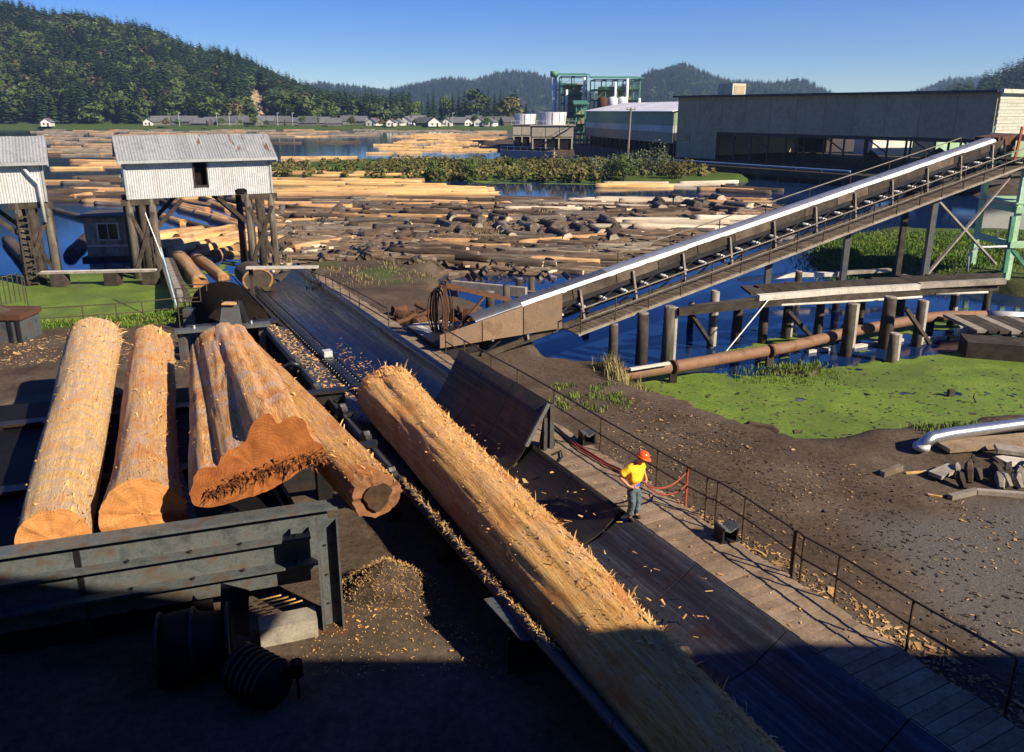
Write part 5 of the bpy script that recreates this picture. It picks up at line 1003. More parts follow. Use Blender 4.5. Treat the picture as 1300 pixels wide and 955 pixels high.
LOW = [(-2.24, .92), (-1.9, .95), (-1.5, 1.0), (-1.1, 1.07), (-.75, 1.16), (-.72, 1.2), (-.35, 1.42), (.0, 1.64), (.05, 1.62)]
M['trough'] = tri('trough_steel', (.014, .016, .024), (.03, .034, .05), (.045, .038, .038), scale=.9, stretch=(1, 1, 1), rough=.42, metal=.55, spec=.5, bump=.25, bdist=.01, vary=.12)
M['trough_dark'] = tri('trough_dark', (.012, .011, .013), (.022, .019, .02), (.036, .025, .02), scale=.9, rough=.55, metal=.3, spec=.4, bump=.2, vary=.1)
def streak(name, a, b, c, rough, metal):
    q = NT(name); cc = q.n('ShaderNodeTexCoord'); m0 = q.n('ShaderNodeMapping'); q.l(cc.outputs['Object'], m0.inputs[0]); m0.inputs['Rotation'].default_value = (0, 0, -math.atan2(TD.y, TD.x)); m1 = q.n('ShaderNodeMapping', Scale=(.25, 7, 7)); q.l(m0.outputs[0], m1.inputs[0]); oi = q.n('ShaderNodeObjectInfo')
    s1 = q.noise(m1.outputs[0], 1.5, 7, .7, .3); s2 = q.noise(m0.outputs[0], 1.1, 6, .7, .6); col = q.ramp(s1, [(.34, a), (.52, b), (.68, c)]); col = q.mix(q.ramp(s2, [(.5, 0.), (.68, .75)]), col, (.05, .026, .014)); s3 = q.noise(m0.outputs[0], 7, 5, .7); col = q.mix(.6, col, q.ramp(s3, [(.3, .45), (.65, 1.2)]), 'MULTIPLY'); col = q.vary(col, .15); q.bump(s2, .35, .05)
    return q.done(col, q.ramp(s1, [(.3, rough + .22), (.7, rough - .08)]), metal, .5)
M['trough_worn'] = tri('trough_worn', (.05, .052, .06), (.085, .088, .1), (.06, .055, .055), scale=1.0, stretch=(1, 1, 1), rough=.45, metal=.45, spec=.5, bump=.2, vary=.12)
M['trough'] = streak('trough_streak', (.004, .006, .012), (.009, .012, .022), (.02, .024, .038), .24, .3); M['trough_dark'] = streak('trough_dark_streak', (.005, .0045, .0045), (.011, .009, .008), (.022, .016, .012), .6, .15); M['trough_worn'] = streak('trough_worn_streak', (.018, .02, .027), (.045, .048, .058), (.12, .12, .13), .42, .4)
def run(s0, s1, step, prof, name, m):
    s = s0
    while s < s1 - .05:
        e = min(s + step, s1); plate(MB(), s, e - .025, prof, .045).build(name, M[m], oT, True); s = e
run(-35, -10.85, 2.4, RIGHT, 'right_plate', 'trough'); run(-10.85, -4.7, 2.05, DEFL, 'deflector_plate', 'trough_dark'); run(-4.7, -.3, 2.2, MID, 'right_plate', 'trough_dark'); run(-.3, 13, 2.65, LOW, 'right_plate', 'trough_worn')
run(-24.5, 13, 2.5, LEFT, 'left_plate', 'trough_worn'); run(-35, -24.5, 2.6, [(-3.9, 2.1), (-3.5, 1.5), (-3.1, 1.12), (-2.86, .98)], 'left_plate', 'trough_dark')
s = -35.
while s < 13: plate(MB(), s, s + 3.98, [(-2.88, .86), (-2.2, .86)], .05).build('chain_bed', M['black_steel'], oT); s += 4
for n_ in (-2.86, -2.2): MB().bar(T(-35, n_, .99), T(13, n_, .99), .05, .1).build('chain_rail', M['black_steel'], oT)
# deflector stiffeners, visible at its near end
for s in (-10.7, -7.7, -4.78):
    m = MB(); m.prism([T(s, .06, 1.62), T(s, .62, 1.62), T(s, .45, 2.95), T(s, .3, 3.0)], TD * .05); m.build('bracket', M['trough_dark'], oT)
MB().bar(T(-4.66, -.42, 1.85), T(-4.66, .32, 3.04), .08, .12).build('edge_angle', M['girder'], oT); MB().bar(T(-4.66, .46, 1.62), T(-4.66, .46, 2.98), .12, .12).build('edge_post', M['girder'], oT); MB().bar(T(-4.62, .22, 1.62), T(-4.62, .22, 2.6), .08, .1).build('edge_post', M['girder'], oT)
# chain links
def link(s):
    m = MB()
    for sd in (-1, 1): m.bar(T(s - .21, -2.53 + sd * .15, 1.0), T(s + .21, -2.53 + sd * .15, 1.0), .09, .18)
    m.tube([T(s + .13, -2.78, 1.0), T(s + .13, -2.28, 1.0)], .07, 6); m.box(T(s - .1, -2.53, 1.04), (.2, .24, .16), Matrix.Rotation(math.atan2(TD.y, TD.x), 3, 'Z')); return m
l0 = link(-34.5).build('chain_link', M['chain'], oT)
for k in range(1, 72): c = l0.copy(); COL.objects.link(c); c.location = l0.location + TD * (.34 * k)
MB().box(T(-18.6, -2.5, 1.2), (.36, .4, .3), Matrix.Rotation(.5, 3, 'Z')).build('chain_dog', M['galv'], oT)
# trestle below the trough
for s in range(-34, 13, 4):
    for n_ in (-4.2, -2.5, -.5): p = T(s, n_, 0); g = ground_z(p.x, p.y); MB().bar((p.x, p.y, g - .3), (p.x, p.y, .84 if n_ > -4 else 1.2), .22, .22).build('support_post', M['wood_dark'], oT)
    MB().bar(T(s, -4.4, .72), T(s, .1, .72), .22, .2).build('cross_sill', M['wood_dark'], oT)
# cowling beside the head of the trough
o = thing('chain_cowling', 'black rounded steel cowling beside the head of the trough', 'cowling', T(-26.5, -5.6, .6))
prof = [(-1.5 * math.cos(math.pi * k / 12), 1.85 * math.sin(math.pi * k / 12) ** .55) for k in range(13)]
m = MB(); m.grid([[T(-29.5 + j * 2.6, -5.2 + a, .75 + b) for a, b in prof] for j in range(3)]); m.build('shell', M['void'], o, True)
m = MB(); m.prism([T(-24.32, -5.2 + a, .75 + b) for a, b in prof], TD * .08); m.build('end_plate', M['void'], o); m = MB(); m.prism([T(-29.6, -5.2 + a, .75 + b) for a, b in prof], TD * .08); m.build('end_plate', M['void'], o)
# log waiting in the head of the trough
o = thing('head_log', 'dark log with an orange cut rim lying in the far head of the trough', 'log', T(-36, -2.3, 1.0))
rows = [[T(-37.6 + j * .6, -2.3 + .85 * math.cos(a) * (1 + .05 * math.sin(3 * a)), 1.42 + .72 * math.sin(a)) for a in [k * math.pi / 9 for k in range(19)]] for j in range(6)]
m = MB(); m.grid(rows); m.build('bark', M['bark_brown'], o, True); m = MB(); m.f.append(tuple(range(18))); m.v += [tuple(p) for p in rows[-1][:18]]; ce = m.build('cut_end', M['wood_dark'], o)
m = MB(); m.tube([p + TD * .01 for p in rows[-1]], .06, 6, False); m.build('cut_rim', M['cut_orange'], o)
o = thing('cross_plank', 'pale plank laid across above the head of the trough', 'plank', P(313, 341, 2.6)); MB().bar(P(313, 340, 2.75), P(404, 339, 2.75), .35, .12).build('board', M['wood_pale'], o)
for px in (318, 398): p = P(px, 340, 2.69); MB().box((p.x, p.y, 1.2), (.2, .2, 2.98)).build('prop', M['wood_dark'], o)
# ---------------------------------------------------------------- walkway
RE = [P(703, 535, 1.6), P(1089, 788, 1.6)]
def nedge(s):
    a, b = RE; sa, na = (a - TO).dot(TD), (a - TO).dot(TN); sb, nb_ = (b - TO).dot(TD), (b - TO).dot(TN)
    if s < -5:
        rs = [((P(px, py, 1.6) - TO).dot(TD), (P(px, py, 1.6) - TO).dot(TN)) for px, py in ((566, 450), (590, 466), (624, 487), (657, 506), (703, 535))]
        return float(np.interp(s, [-19.5, -18.5] + [q_[0] for q_ in rs], [1.45, 1.9] + [q_[1] for q_ in rs]))
    return na + (nb_ - na) * (s - sa) / (sb - sa)
oK = thing('walkway', 'worn plank walkway beside the log trough', 'walkway', T(0, .9, .9))
s = -34.; k = 0
while s < 13:
    ne = nedge(s + .2) + .04 * math.sin(k * 5.3); n0 = .1; m = MB(); wd = .235
    m.prism([T(s, n0, 1.53), T(s + wd - .012, n0, 1.53), T(s + wd - .012, ne, 1.53), T(s, ne, 1.53)], (0, 0, .07 + .006 * math.sin(k * 2.7))); m.build('plank', M['deck'], oK); s += wd; k += 1
for n_ in (.3, .85): MB().bar(T(-34, n_, 1.42), T(13, n_, 1.42), .16, .2).build('joist', M['wood_dark'], oK)
for s in range(-33, 13, 3): p = T(s, .6, 0); MB().box((p.x, p.y, .75), (.25, .25, 1.14)).build('post', M['wood_dark'], oK)
# railings
def railing(label, posts, zb, h, rails=(1.0, .52), r=.028, m='pipe_rail', name='railing', red=None, extra=()):
    pts = [P(px, py, zb) for px, py in posts]; o = thing(name, label, 'railing', pts[len(pts) // 2])
    for i, p in enumerate(pts): MB().tube([p - V((0, 0, .12)), p + V((0, 0, h))], r, 7).build('post', M['red_paint'] if red == i else M[m], o)
    for f in rails: MB().tube([p + V((0, 0, h * f)) for p in pts], r, 7).build('rail', M[m], o)
    return o, pts
oR, rp = railing('brown pipe railing along the walkway behind the worker', [(566, 450), (590, 466), (624, 487), (657, 506), (703, 535), (762, 574), (833, 619), (870, 642), (895, 656), (908, 662), (942, 684), (1003, 729)], 1.58, 1.08, red=7)
oR2, rp2 = railing('brown pipe railing curving along the near end of the walkway', [(1006, 730), (1015, 738), (1059, 764), (1150, 826), (1276, 905)], 1.58, 1.08)
oR3, _ = railing('thin picket railing beside the far end of the trough', [(389, 366), (397, 370), (406, 373), (415, 377), (424, 381), (433, 386), (445, 392), (457, 399), (494, 422)], 1.6, 1.1)
oR4, _ = railing('brown pipe railing on the bank behind the debarked logs', [(8, 421), (45, 419), (108, 415), (150, 412), (183, 409), (228, 404), (258, 402)], .62, 1.1)
oR5, _ = railing('low picket railing on the mossy left bank', [(2, 386), (8, 384), (14, 383), (20, 381), (26, 380), (32, 383), (36, 388)], .7, 1.5, (1.0,), .03)
# hoses on the walkway
o = thing('red_hose', 'red hoses lying along the walkway behind the worker', 'hose', T(-3, .9, 1.6))
for k in range(2): MB().tube([P(703 + 4 * k, 540 + 4 * k, 1.66), P(735, 566 + 4 * k, 1.66), P(770, 588 + 3 * k, 1.66), P(795, 600 + 2 * k, 1.66), P(806, 606 + k, 1.68)], .03, 7).build('hose_run', M['red_hose'], o, True)
m = MB(); m.tube([P(703, 577, 1.66), P(712, 572, 1.66), P(714, 580, 1.66), P(708, 588, 1.66), P(702, 588, 1.66)], .025, 6); m.build('loop_end', M['black_rubber'], o, True)
def ubracket(px, py, label):
    p = P(px, py, 1.6); o = thing('steel_saddle', label, 'steel saddle', p, .3); o.scale = (.72,) * 3; m = MB()
    m.box((-.26, 0, .26), (.06, .55, .5)); m.build('left_cheek', M['dark_steel'], o, local=True)
    m = MB(); m.box((.26, 0, .26), (.06, .55, .5)); m.build('right_cheek', M['dark_steel'], o, local=True)
    m = MB(); m.prism([(-.29, -.26, .5), (.0, -.26, .34), (.29, -.26, .5), (.29, -.26, .56), (0, -.26, .4), (-.29, -.26, .56)], (0, .52, 0)); m.build('vee_plate', M['girder'], o, local=True); MB().box((0, 0, .02), (.7, .6, .04)).build('base_plate', M['dark_steel'], o, local=True)
    MB().box((0, .2, .18), (.46, .04, .3)).build('web', M['girder'], o, local=True)
ubracket(745, 562, 'steel saddle bracket on the walkway left of the worker'); ubracket(921, 684, 'steel saddle bracket on the walkway right of the worker')
# ---------------------------------------------------------------- foreground logs
def woodmat(name, a, b, c, red, lil, shade_band=0, dkm=.85):
    q = NT(name); co = q.coord('UV', (1, 1, 1), False)
    st = q.noise(q.coord('UV', (.5, 9, 1), False), 2.2, 8, .65, .6); pa = q.noise(q.coord('UV', (.55, 1.1, 1), False), 1.0, 4, .55, .8); fi = q.noise(q.coord('UV', (3, 60, 1), False), 1.5, 5, .7); rg = q.noise(q.coord('UV', (5, 14, 1), False), 1.2, 6, .7)
    col = q.ramp(st, [(.36, a), (.5, b), (.62, c)]); col = q.mix(q.ramp(pa, [(.52, 0.), (.62, .85)]), col, red); bk = q.noise(q.coord('UV', (.9, 3.5, 1), False), 1.3, 7, .7, .8); col = q.mix(q.ramp(bk, [(.6, 0.), (.66, .75)]), col, tuple(x_ * .38 for x_ in red)); pb = q.noise(q.coord('UV', (.7, 1.6, 1), False), 1.3, 4, .5, 1.5)
    col = q.mix(q.ramp(pb, [(.5, 0.), (.6, .7)]), col, lil); col = q.mix(.7, col, q.ramp(fi, [(.3, .58), (.6, 1.15)]), 'MULTIPLY')
    dk = q.ramp(rg, [(.3, .35), (.42, 1.)]); col = q.mix(dkm, col, dk, 'MULTIPLY')
    if shade_band:
        wv = q.n('ShaderNodeTexWave', Scale=.55, Distortion=2.5, Detail=3.0); q.l(q.coord('UV', (1, .25, 1), False), wv.inputs[0]); col = q.mix(q.ramp(wv.outputs[1], [(.7, 0.), (.9, shade_band)]), col, lil)  # lilac cross bands: shadow stripes on the log painted into its colour
    ad = q.n('ShaderNodeMath', _operation='ADD'); q.l(st, ad.inputs[0]); q.l(fi, ad.inputs[1]); q.bump(ad.outputs[0], 1.0, .06); return q.done(col, .82, 0, .2)
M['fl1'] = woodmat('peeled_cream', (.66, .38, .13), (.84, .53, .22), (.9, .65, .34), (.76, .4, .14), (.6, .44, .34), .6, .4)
M['fl2'] = woodmat('peeled_rose', (.56, .27, .095), (.76, .42, .165), (.82, .53, .25), (.66, .27, .09), (.6, .42, .32))
M['fl3'] = woodmat('peeled_fluted', (.52, .23, .075), (.7, .37, .135), (.78, .49, .22), (.55, .21, .06), (.56, .4, .32))
M['fl4'] = woodmat('peeled_orange', (.5, .22, .07), (.7, .36, .12), (.8, .5, .2), (.5, .18, .05), (.55, .32, .18))
M['flb'] = woodmat('peeled_gold', (.6, .28, .08), (.8, .44, .145), (.88, .57, .22), (.68, .27, .08), (.72, .42, .2))
def endmat(name, a, b, dark, grit=0.):
    q = NT(name); cu_ = q.coord('UV', (1, 1, 1), False); dn = q.noise(cu_, 2.2, 4); vm = q.n('ShaderNodeVectorMath', _operation='LENGTH'); q.l(cu_, vm.inputs[0])
    ad = q.n('ShaderNodeMath', _operation='MULTIPLY_ADD'); q.l(dn, ad.inputs[0]); ad.inputs[1].default_value = .35; q.l(vm.outputs['Value'], ad.inputs[2])
    mu = q.n('ShaderNodeMath', _operation='MULTIPLY'); q.l(ad.outputs[0], mu.inputs[0]); mu.inputs[1].default_value = 95.; si = q.n('ShaderNodeMath', _operation='SINE'); q.l(mu.outputs[0], si.inputs[0]); mr = q.n('ShaderNodeMapRange'); q.l(si.outputs[0], mr.inputs[0]); mr.inputs[1].default_value = -1
    mx = q.n('ShaderNodeMath', _operation='MULTIPLY'); q.l(mr.outputs[0], mx.inputs[0]); q.l(q.noise(cu_, 4, 3), mx.inputs[1]); col = q.mix(mx.outputs[0], a, b); n2 = q.noise(cu_, 3.0, 6, .7); col = q.mix(q.ramp(n2, [(.45, 0.), (.7, .7)]), col, dark); col = q.mix(q.ramp(ad.outputs[0], [(.62, 0.), (1.05, .0)]), col, b)
    q.bump(q.noise(cu_, 14, 6, .7), .5, .02); return q.done(col, .85, 0, .2)
M['end_warm'] = endmat('cut_end_warm', (.44, .19, .06), (.55, .28, .105), (.36, .13, .035)); M['end_red'] = endmat('cut_end_red', (.25, .08, .022), (.35, .135, .04), (.15, .04, .012)); M['end_dark'] = endmat('cut_end_dark', (.2, .09, .04), (.26, .13, .06), (.08, .04, .025))
def fg_log(label, near, far, prof, kfar, mside, mend, seed, group=None, rough=.05, butt=0., bow=0., nr=70, na=72, gouge=.5):
    """prof(theta) gives the near end radius in metres; theta is measured from the horizontal side axis"""
    ax = (far - near); L = ax.length; ax.normalize(); sd = ax.cross(V((0, 0, 1))).normalized(); up = sd.cross(ax); base = V((near.x, near.y, near.z)) if False else (near + far) / 2; lowest = min(near.z, far.z) - prof(-math.pi / 2)
    o = thing('debarked_log', label, 'log', V((base.x, base.y, lowest)), 0, group); off = V(o.location); rows = []; uvs = []
    for i in range(nr + 1):
        t = i / nr; c = near + ax * (L * t) + up * (bow * math.sin(math.pi * t)) - off; k = 1 + (kfar - 1) * t + butt * math.exp(-t * 9); row = []
        for j in range(na + 1):
            th = 2 * math.pi * j / na; r0 = prof(th) if kfar >= 1 else prof(th) * (1 - t) + prof(th, True) * t if getattr(prof, 'two', False) else prof(th)
            cx_, cy_ = math.cos(th), math.sin(th)
            nz = noise.noise(V((cx_ * 1.6 + seed, cy_ * 1.6, t * L * .16))) * rough * 1.6 + noise.noise(V((cx_ * 5 + seed, cy_ * 5, t * L * .35))) * rough * .7 + noise.noise(V((cx_ * 14, cy_ * 14 + seed, t * L * .55))) * rough * .6
            g = noise.noise(V((cx_ * 3 + seed * 2, cy_ * 3, t * L * .55))); nz -= gouge * max(0, g - .34) * .35
            r = r0 * k * (1 + nz); wob = .1 * noise.noise(V((cx_ * 3, cy_ * 3, seed + 4))) if i in (0, nr) else 0
            row.append(c + ax * wob * .6 + (sd * cx_ + up * cy_) * r); uvs.append((t * L, j / na * 4.2 + seed))
        rows.append(row)
    m = MB(); m.grid(rows); me = bpy.data.meshes.new('trunk_surface'); me.from_pydata(m.v, [], m.f); uv = me.uv_layers.new(name='UVMap')
    ua = np.array(uvs, np.float32); li = np.empty(len(me.loops), np.int32); me.loops.foreach_get('vertex_index', li); uv.data.foreach_set('uv', ua[li].ravel()); me.polygons.foreach_set('use_smooth', [True] * len(me.polygons)); obj('trunk_surface', me, M[mside], o)
    for e, row in ((0, rows[0]), (1, rows[-1])):
        cc = sum(row[:-1], V((0, 0, 0))) / (len(row) - 1); rr = []; uu = []
        for f in (1.0, .8, .6, .4, .2, .02):
            for j in range(na + 1): v = (row[j] - cc); p = cc + v * f + ax * ((.05 * noise.noise(V((v.x * f * 3, v.z * f * 4, seed)))) if f < 1 else 0); rr.append(p); uu.append((v.dot(sd) * f, v.dot(up) * f))
        w_ = na + 1; fs = [(a * w_ + j, a * w_ + j + 1, (a + 1) * w_ + j + 1, (a + 1) * w_ + j) for a in range(5) for j in range(na)]
        if e == 0: fs = [f[::-1] for f in fs]
        me = bpy.data.meshes.new('cut_end'); me.from_pydata([tuple(p) for p in rr], [], fs); uv = me.uv_layers.new(name='UVMap'); ua = np.array(uu, np.float32); li = np.empty(len(me.loops), np.int32); me.loops.foreach_get('vertex_index', li); uv.data.foreach_set('uv', ua[li].ravel()); obj('cut_end', me, M[mend], o)
    return o, rows, off, ax, sd, up
def strands(o, rows, off, ax, n, seed, m='chip_pale', zone=(0, 1), size=(.08, .3), ang=None, bias=0., full=False):
    """torn fibres and shavings clinging to a log"""
    r = random.Random(seed); nr = len(rows) - 1; na = len(rows[0]) - 1; mbs = MB()
    for _ in range(n):
        t = r.uniform(*zone); i = min(nr - 1, int(t * nr)); j = r.randrange(na) if ang is None else int((r.gauss(ang[0], ang[1]) % (2 * math.pi)) / (2 * math.pi) * na) % na
        p = V(rows[i][j]); c = sum((V(q_) for q_ in rows[i][:-1:9]), V((0, 0, 0))) / len(rows[i][:-1:9]); out = (p - c).normalized(); L = r.uniform(*size) * (1 if full else (.2 + .5 * r.random() ** 3)); w_ = L * (r.uniform(.025, .08) if full else r.uniform(.05, .25))
        d = (ax * r.choice((-1, 1)) * r.uniform(.3, 1) + out * r.uniform(.0, .35) + V((r.gauss(0, .4), r.gauss(0, .4), r.gauss(0, .4)))).normalized(); s_ = d.cross(out)
        if s_.length < .01: continue
        s_.normalize(); mid = p + d * L * .5 + out * L * r.uniform(.02, .2); tip = p + d * L + out * L * r.uniform(-.1, .2) - V((0, 0, L * .15))
        mbs.add([p - s_ * w_ - out * .01, p + s_ * w_ - out * .01, mid + s_ * w_ * .8, mid - s_ * w_ * .8, tip], [(0, 1, 2, 3), (3, 2, 4)])
    q_ = mbs.build('torn_fibres', M[m], o, local=True); q_['kind'] = 'stuff'; return q_
def circ(r, **k):
    def f(th, far=False): return r * (1 + sum(a * math.cos(n_ * th + p) for n_, a, p in k.get('lobes', ())))
    return f
UP = math.pi / 2
# log 1
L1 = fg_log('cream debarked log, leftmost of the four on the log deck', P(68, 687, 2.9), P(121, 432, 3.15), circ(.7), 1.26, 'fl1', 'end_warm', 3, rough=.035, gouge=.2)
strands(L1[0], L1[1], L1[2], L1[3], 1500, 1, ang=(UP - .6, .9)); strands(L1[0], L1[1], L1[2], L1[3], 380, 2, zone=(0, .35), ang=(UP - .5, .8), size=(.06, .2)); strands(L1[0], L1[1], L1[2], L1[3], 120, 3, zone=(.92, 1), size=(.15, .45), ang=(UP, 1.2))
# log 2
L2 = fg_log('rose tinted debarked log with a flared butt, second from the left on the deck', P(181, 653, 3.08), P(192, 436, 3.2), circ(.66, lobes=((2, .05, .4), (3, .06, 1.0))), 1.02, 'fl2', 'end_warm', 9, rough=.05, butt=.24)
strands(L2[0], L2[1], L2[2], L2[3], 1200, 4, ang=(UP - .7, .7)); strands(L2[0], L2[1], L2[2], L2[3], 260, 5, zone=(0, .3), ang=(UP - .8, .8), size=(.06, .25)); strands(L2[0], L2[1], L2[2], L2[3], 60, 6, zone=(.95, 1), size=(.2, .5), ang=(UP - .5, .6))
# log 3: fluted, its end outline follows the photograph
C3 = P(325, 606, 3.95); F3 = P(281, 447, 4.1); ax3 = (F3 - C3).normalized(); sd3 = ax3.cross(V((0, 0, 1))).normalized(); up3 = sd3.cross(ax3)
def onplane(px, py):
    d = V(ray(px, py)); o_ = V((0, 0, H)); k = (C3 - o_).dot(ax3) / d.dot(ax3); v = o_ + d * k - C3; return v.dot(sd3), v.dot(up3)
out3 = [(240, 640), (243, 606), (262, 590), (278, 597), (279, 583), (290, 568), (313, 560), (315, 545), (323, 530), (341, 523), (350, 534), (354, 541), (368, 526), (391, 532), (390, 550), (415, 562), (417, 579), (383, 597), (347, 621), (305, 636), (262, 645)]
pol = [onplane(*p) for p in out3]
for _ in range(2): pol = [q_ for i in range(len(pol)) for q_ in ((pol[i][0] * .75 + pol[(i + 1) % len(pol)][0] * .25, pol[i][1] * .75 + pol[(i + 1) % len(pol)][1] * .25), (pol[i][0] * .25 + pol[(i + 1) % len(pol)][0] * .75, pol[i][1] * .25 + pol[(i + 1) % len(pol)][1] * .75))]
if 1: pol = pol; angs = [(math.atan2(b, a), math.hypot(a, b)) for a, b in pol]
def prof3(th, far=False):
    dx, dy = math.cos(th), math.sin(th); best = .25
    for i in range(len(pol)):
        (x0, y0), (x1_, y1_) = pol[i], pol[(i + 1) % len(pol)]; den = dx * (y1_ - y0) - dy * (x1_ - x0)
        if abs(den) < 1e-9: continue
        t_ = (x0 * (y1_ - y0) - y0 * (x1_ - x0)) / den; u_ = (x0 * dy - y0 * dx) / den
        if t_ > 0 and -.001 <= u_ <= 1.001: best = max(best, t_)
    if far: return .92 + .3 * (best - 1.0)
    return best
prof3.two = True
L3 = fg_log('huge fluted butt log with a red jagged cut face, third on the deck', C3, F3, prof3, .92, 'fl3', 'end_red', 14, rough=.045, na=120, gouge=.7)
strands(L3[0], L3[1], L3[2], L3[3], 700, 7, ang=(UP, 1.0), size=(.05, .2))
# jagged tear across its face
m = MB(); rr_ = random.Random(6)
for k in range(420):
    t_ = rr_.random(); px = 262 + 155 * t_; py = 628 - 52 * t_ - 6 * math.sin(t_ * 3.1) + rr_.gauss(0, 5); a, b = onplane(px, py); p = C3 + sd3 * a + up3 * b - ax3 * .05; L = rr_.uniform(.06, .2)
    d = (-ax3 * rr_.uniform(.2, .9) + up3 * rr_.gauss(0, .5) + sd3 * rr_.gauss(0, .5)).normalized(); s_ = d.cross(up3).normalized() * L * .16; m.add([p - s_, p + s_, p + d * L], [(0, 1, 2)])
q_ = MB(); q_.v, q_.f = m.v, m.f; q_ = q_.build('torn_splinters', tri('splinter', (.03, .012, .006), (.12, .04, .012), (.4, .16, .05), scale=5, rough=.9, vary=0), L3[0]); q_['kind'] = 'stuff'
# log 4
L4 = fg_log('slimmer orange log with a dark rotten end, rightmost on the deck', P(478, 629, 3.25), P(292, 436, 3.9), circ(.56, lobes=((2, .04, 1.), (5, .03, 0))), 1.1, 'fl4', 'end_dark', 21, rough=.06)
strands(L4[0], L4[1], L4[2], L4[3], 700, 8, ang=(UP, 1.0), size=(.06, .25)); strands(L4[0], L4[1], L4[2], L4[3], 160, 9, zone=(0, .2), ang=(UP, 1.2), size=(.08, .3))
m = MB(); c4 = P(478, 629, 3.25); a4 = L4[3]
m.prism([c4 - a4 * .09 + (L4[4] * math.cos(t) + L4[5] * math.sin(t)) * .31 * (1 + .12 * math.sin(3 * t) + .06 * math.sin(7 * t)) for t in [j * math.pi / 14 for j in range(28)]], a4 * .04); m.build('rotten_core', tri('rotten_core', (.025, .014, .009), (.05, .028, .016), (.09, .045, .022), scale=4, rough=.95, vary=0), L4[0])
# big log in the trough
LB_ = fg_log('great golden debarked log lying in the log trough beside the worker', T(9.6, -3.55, 1.78), T(-10.6, -2.62, 2.0), circ(.73, lobes=((2, .035, .6), (3, .04, 2.), (5, .025, 1.2), (7, .015, .4))), 1.34, 'flb', 'end_warm', 33, rough=.07, nr=130, na=84, gouge=.6)
strands(*LB_[:4], 3600, 10, ang=(UP - .4, .4), size=(.06, .26)); strands(*LB_[:4], 2200, 11, ang=(UP + .5, .5), size=(.05, .2)); strands(*LB_[:4], 130, 12, zone=(.965, 1), ang=(UP, 1.0), size=(.15, .4)); strands(*LB_[:4], 900, 13, ang=(UP - .9, .25), size=(.08, .3))

strands(*LB_[:4], 330, 41, ang=(UP - .45, .12), size=(.1, .34), full=True); strands(*LB_[:4], 160, 42, ang=(UP + .2, .25), size=(.08, .24), full=True); strands(*LB_[:4], 60, 43, zone=(.97, 1), ang=(UP, .9), size=(.2, .5), full=True)
strands(*L1[:4], 130, 44, ang=(UP - .9, .3), size=(.06, .22), full=True); strands(*L1[:4], 50, 45, zone=(.95, 1), ang=(UP - .5, .8), size=(.15, .4), full=True); strands(*L2[:4], 120, 46, ang=(UP - .8, .35), size=(.06, .24), full=True); strands(*L4[:4], 60, 47, zone=(0, .25), ang=(UP, .8), size=(.1, .3), full=True)
# ================================================================ log deck
r_ = random.Random(31)
oG = thing('log_deck', 'heavy steel log deck frame carrying the four debarked logs', 'log deck', P(430, 795, .55))
GA, GB = P(28, 700, 3.0), P(436, 640, 3.0); gd = (GB - GA).normalized(); gb = V((-gd.y, gd.x, 0)); GL = (GB - GA).length
if gb.y < 0: gb = -gb
def Gp(t, b, z): return V((GA.x, GA.y, 0)) + gd * t + gb * b + V((0, 0, z))
def Gbar(t0, t1, b, z, w_, h_, name, m='girder'): return MB().bar(Gp(t0, b, z), Gp(t1, b, z), w_, h_).build(name, M[m], oG)
Gbar(-4, GL, .12, 2.97, .42, .06, 'top_flange'); Gbar(-4, GL - .35, .16, 2.2, .05, 1.48, 'web')
Gbar(-4, GL - .75, .02, 2.36, .24, .06, 'ledge'); Gbar(-4, GL - .55, .0, 1.72, .28, .06, 'ledge'); Gbar(-4, GL - .8, .13, 1.44, .04, .5, 'lower_web')
for t in (GL - 3.2, GL - 2.2, GL - 1.1, GL - 4.4):
    for z in (2.42, 1.78): MB().tube([Gp(t, -.02, z), Gp(t, -.02, z + .04)], .04, 6).build('bolt', M['dark_steel'], oG)
Gbar(-6, GL - 2.9, .3, 1.05, .05, .9, 'skirt_plate', 'black_steel'); Gbar(-9, -4.02, .16, 1.8, .06, 2.3, 'end_wall', 'black_steel')  # black skirt plate added to darken the sunlit ground below the girder
# end column, an H section
cb = P(424, 794, .55); cz = 3.1
for dn, nm in ((-.2, 'column_flange'), (.2, 'column_flange')): MB().box((cb.x + dn * 1.0, cb.y + dn * .25, (cz + .5) / 2), (.04, .42, cz - .5), Matrix.Rotation(.25, 3, 'Z')).build(nm, M['girder'], oG)
MB().box((cb.x, cb.y + .04, (cz + .5) / 2), (.38, .04, cz - .5), Matrix.Rotation(.25, 3, 'Z')).build('column_web', M['girder'], oG)
for z in (1.1, 1.8, 2.5):
    for dx in (-.07, .07): MB().tube([(cb.x + dx, cb.y - .01 , z), (cb.x + dx, cb.y - .0, z + .03)], .035, 6).build('bolt', M['dark_steel'], oG)
MB().box((cb.x, cb.y, .56), (.7, .7, .05)).build('foot_plate', M['rust'], oG)
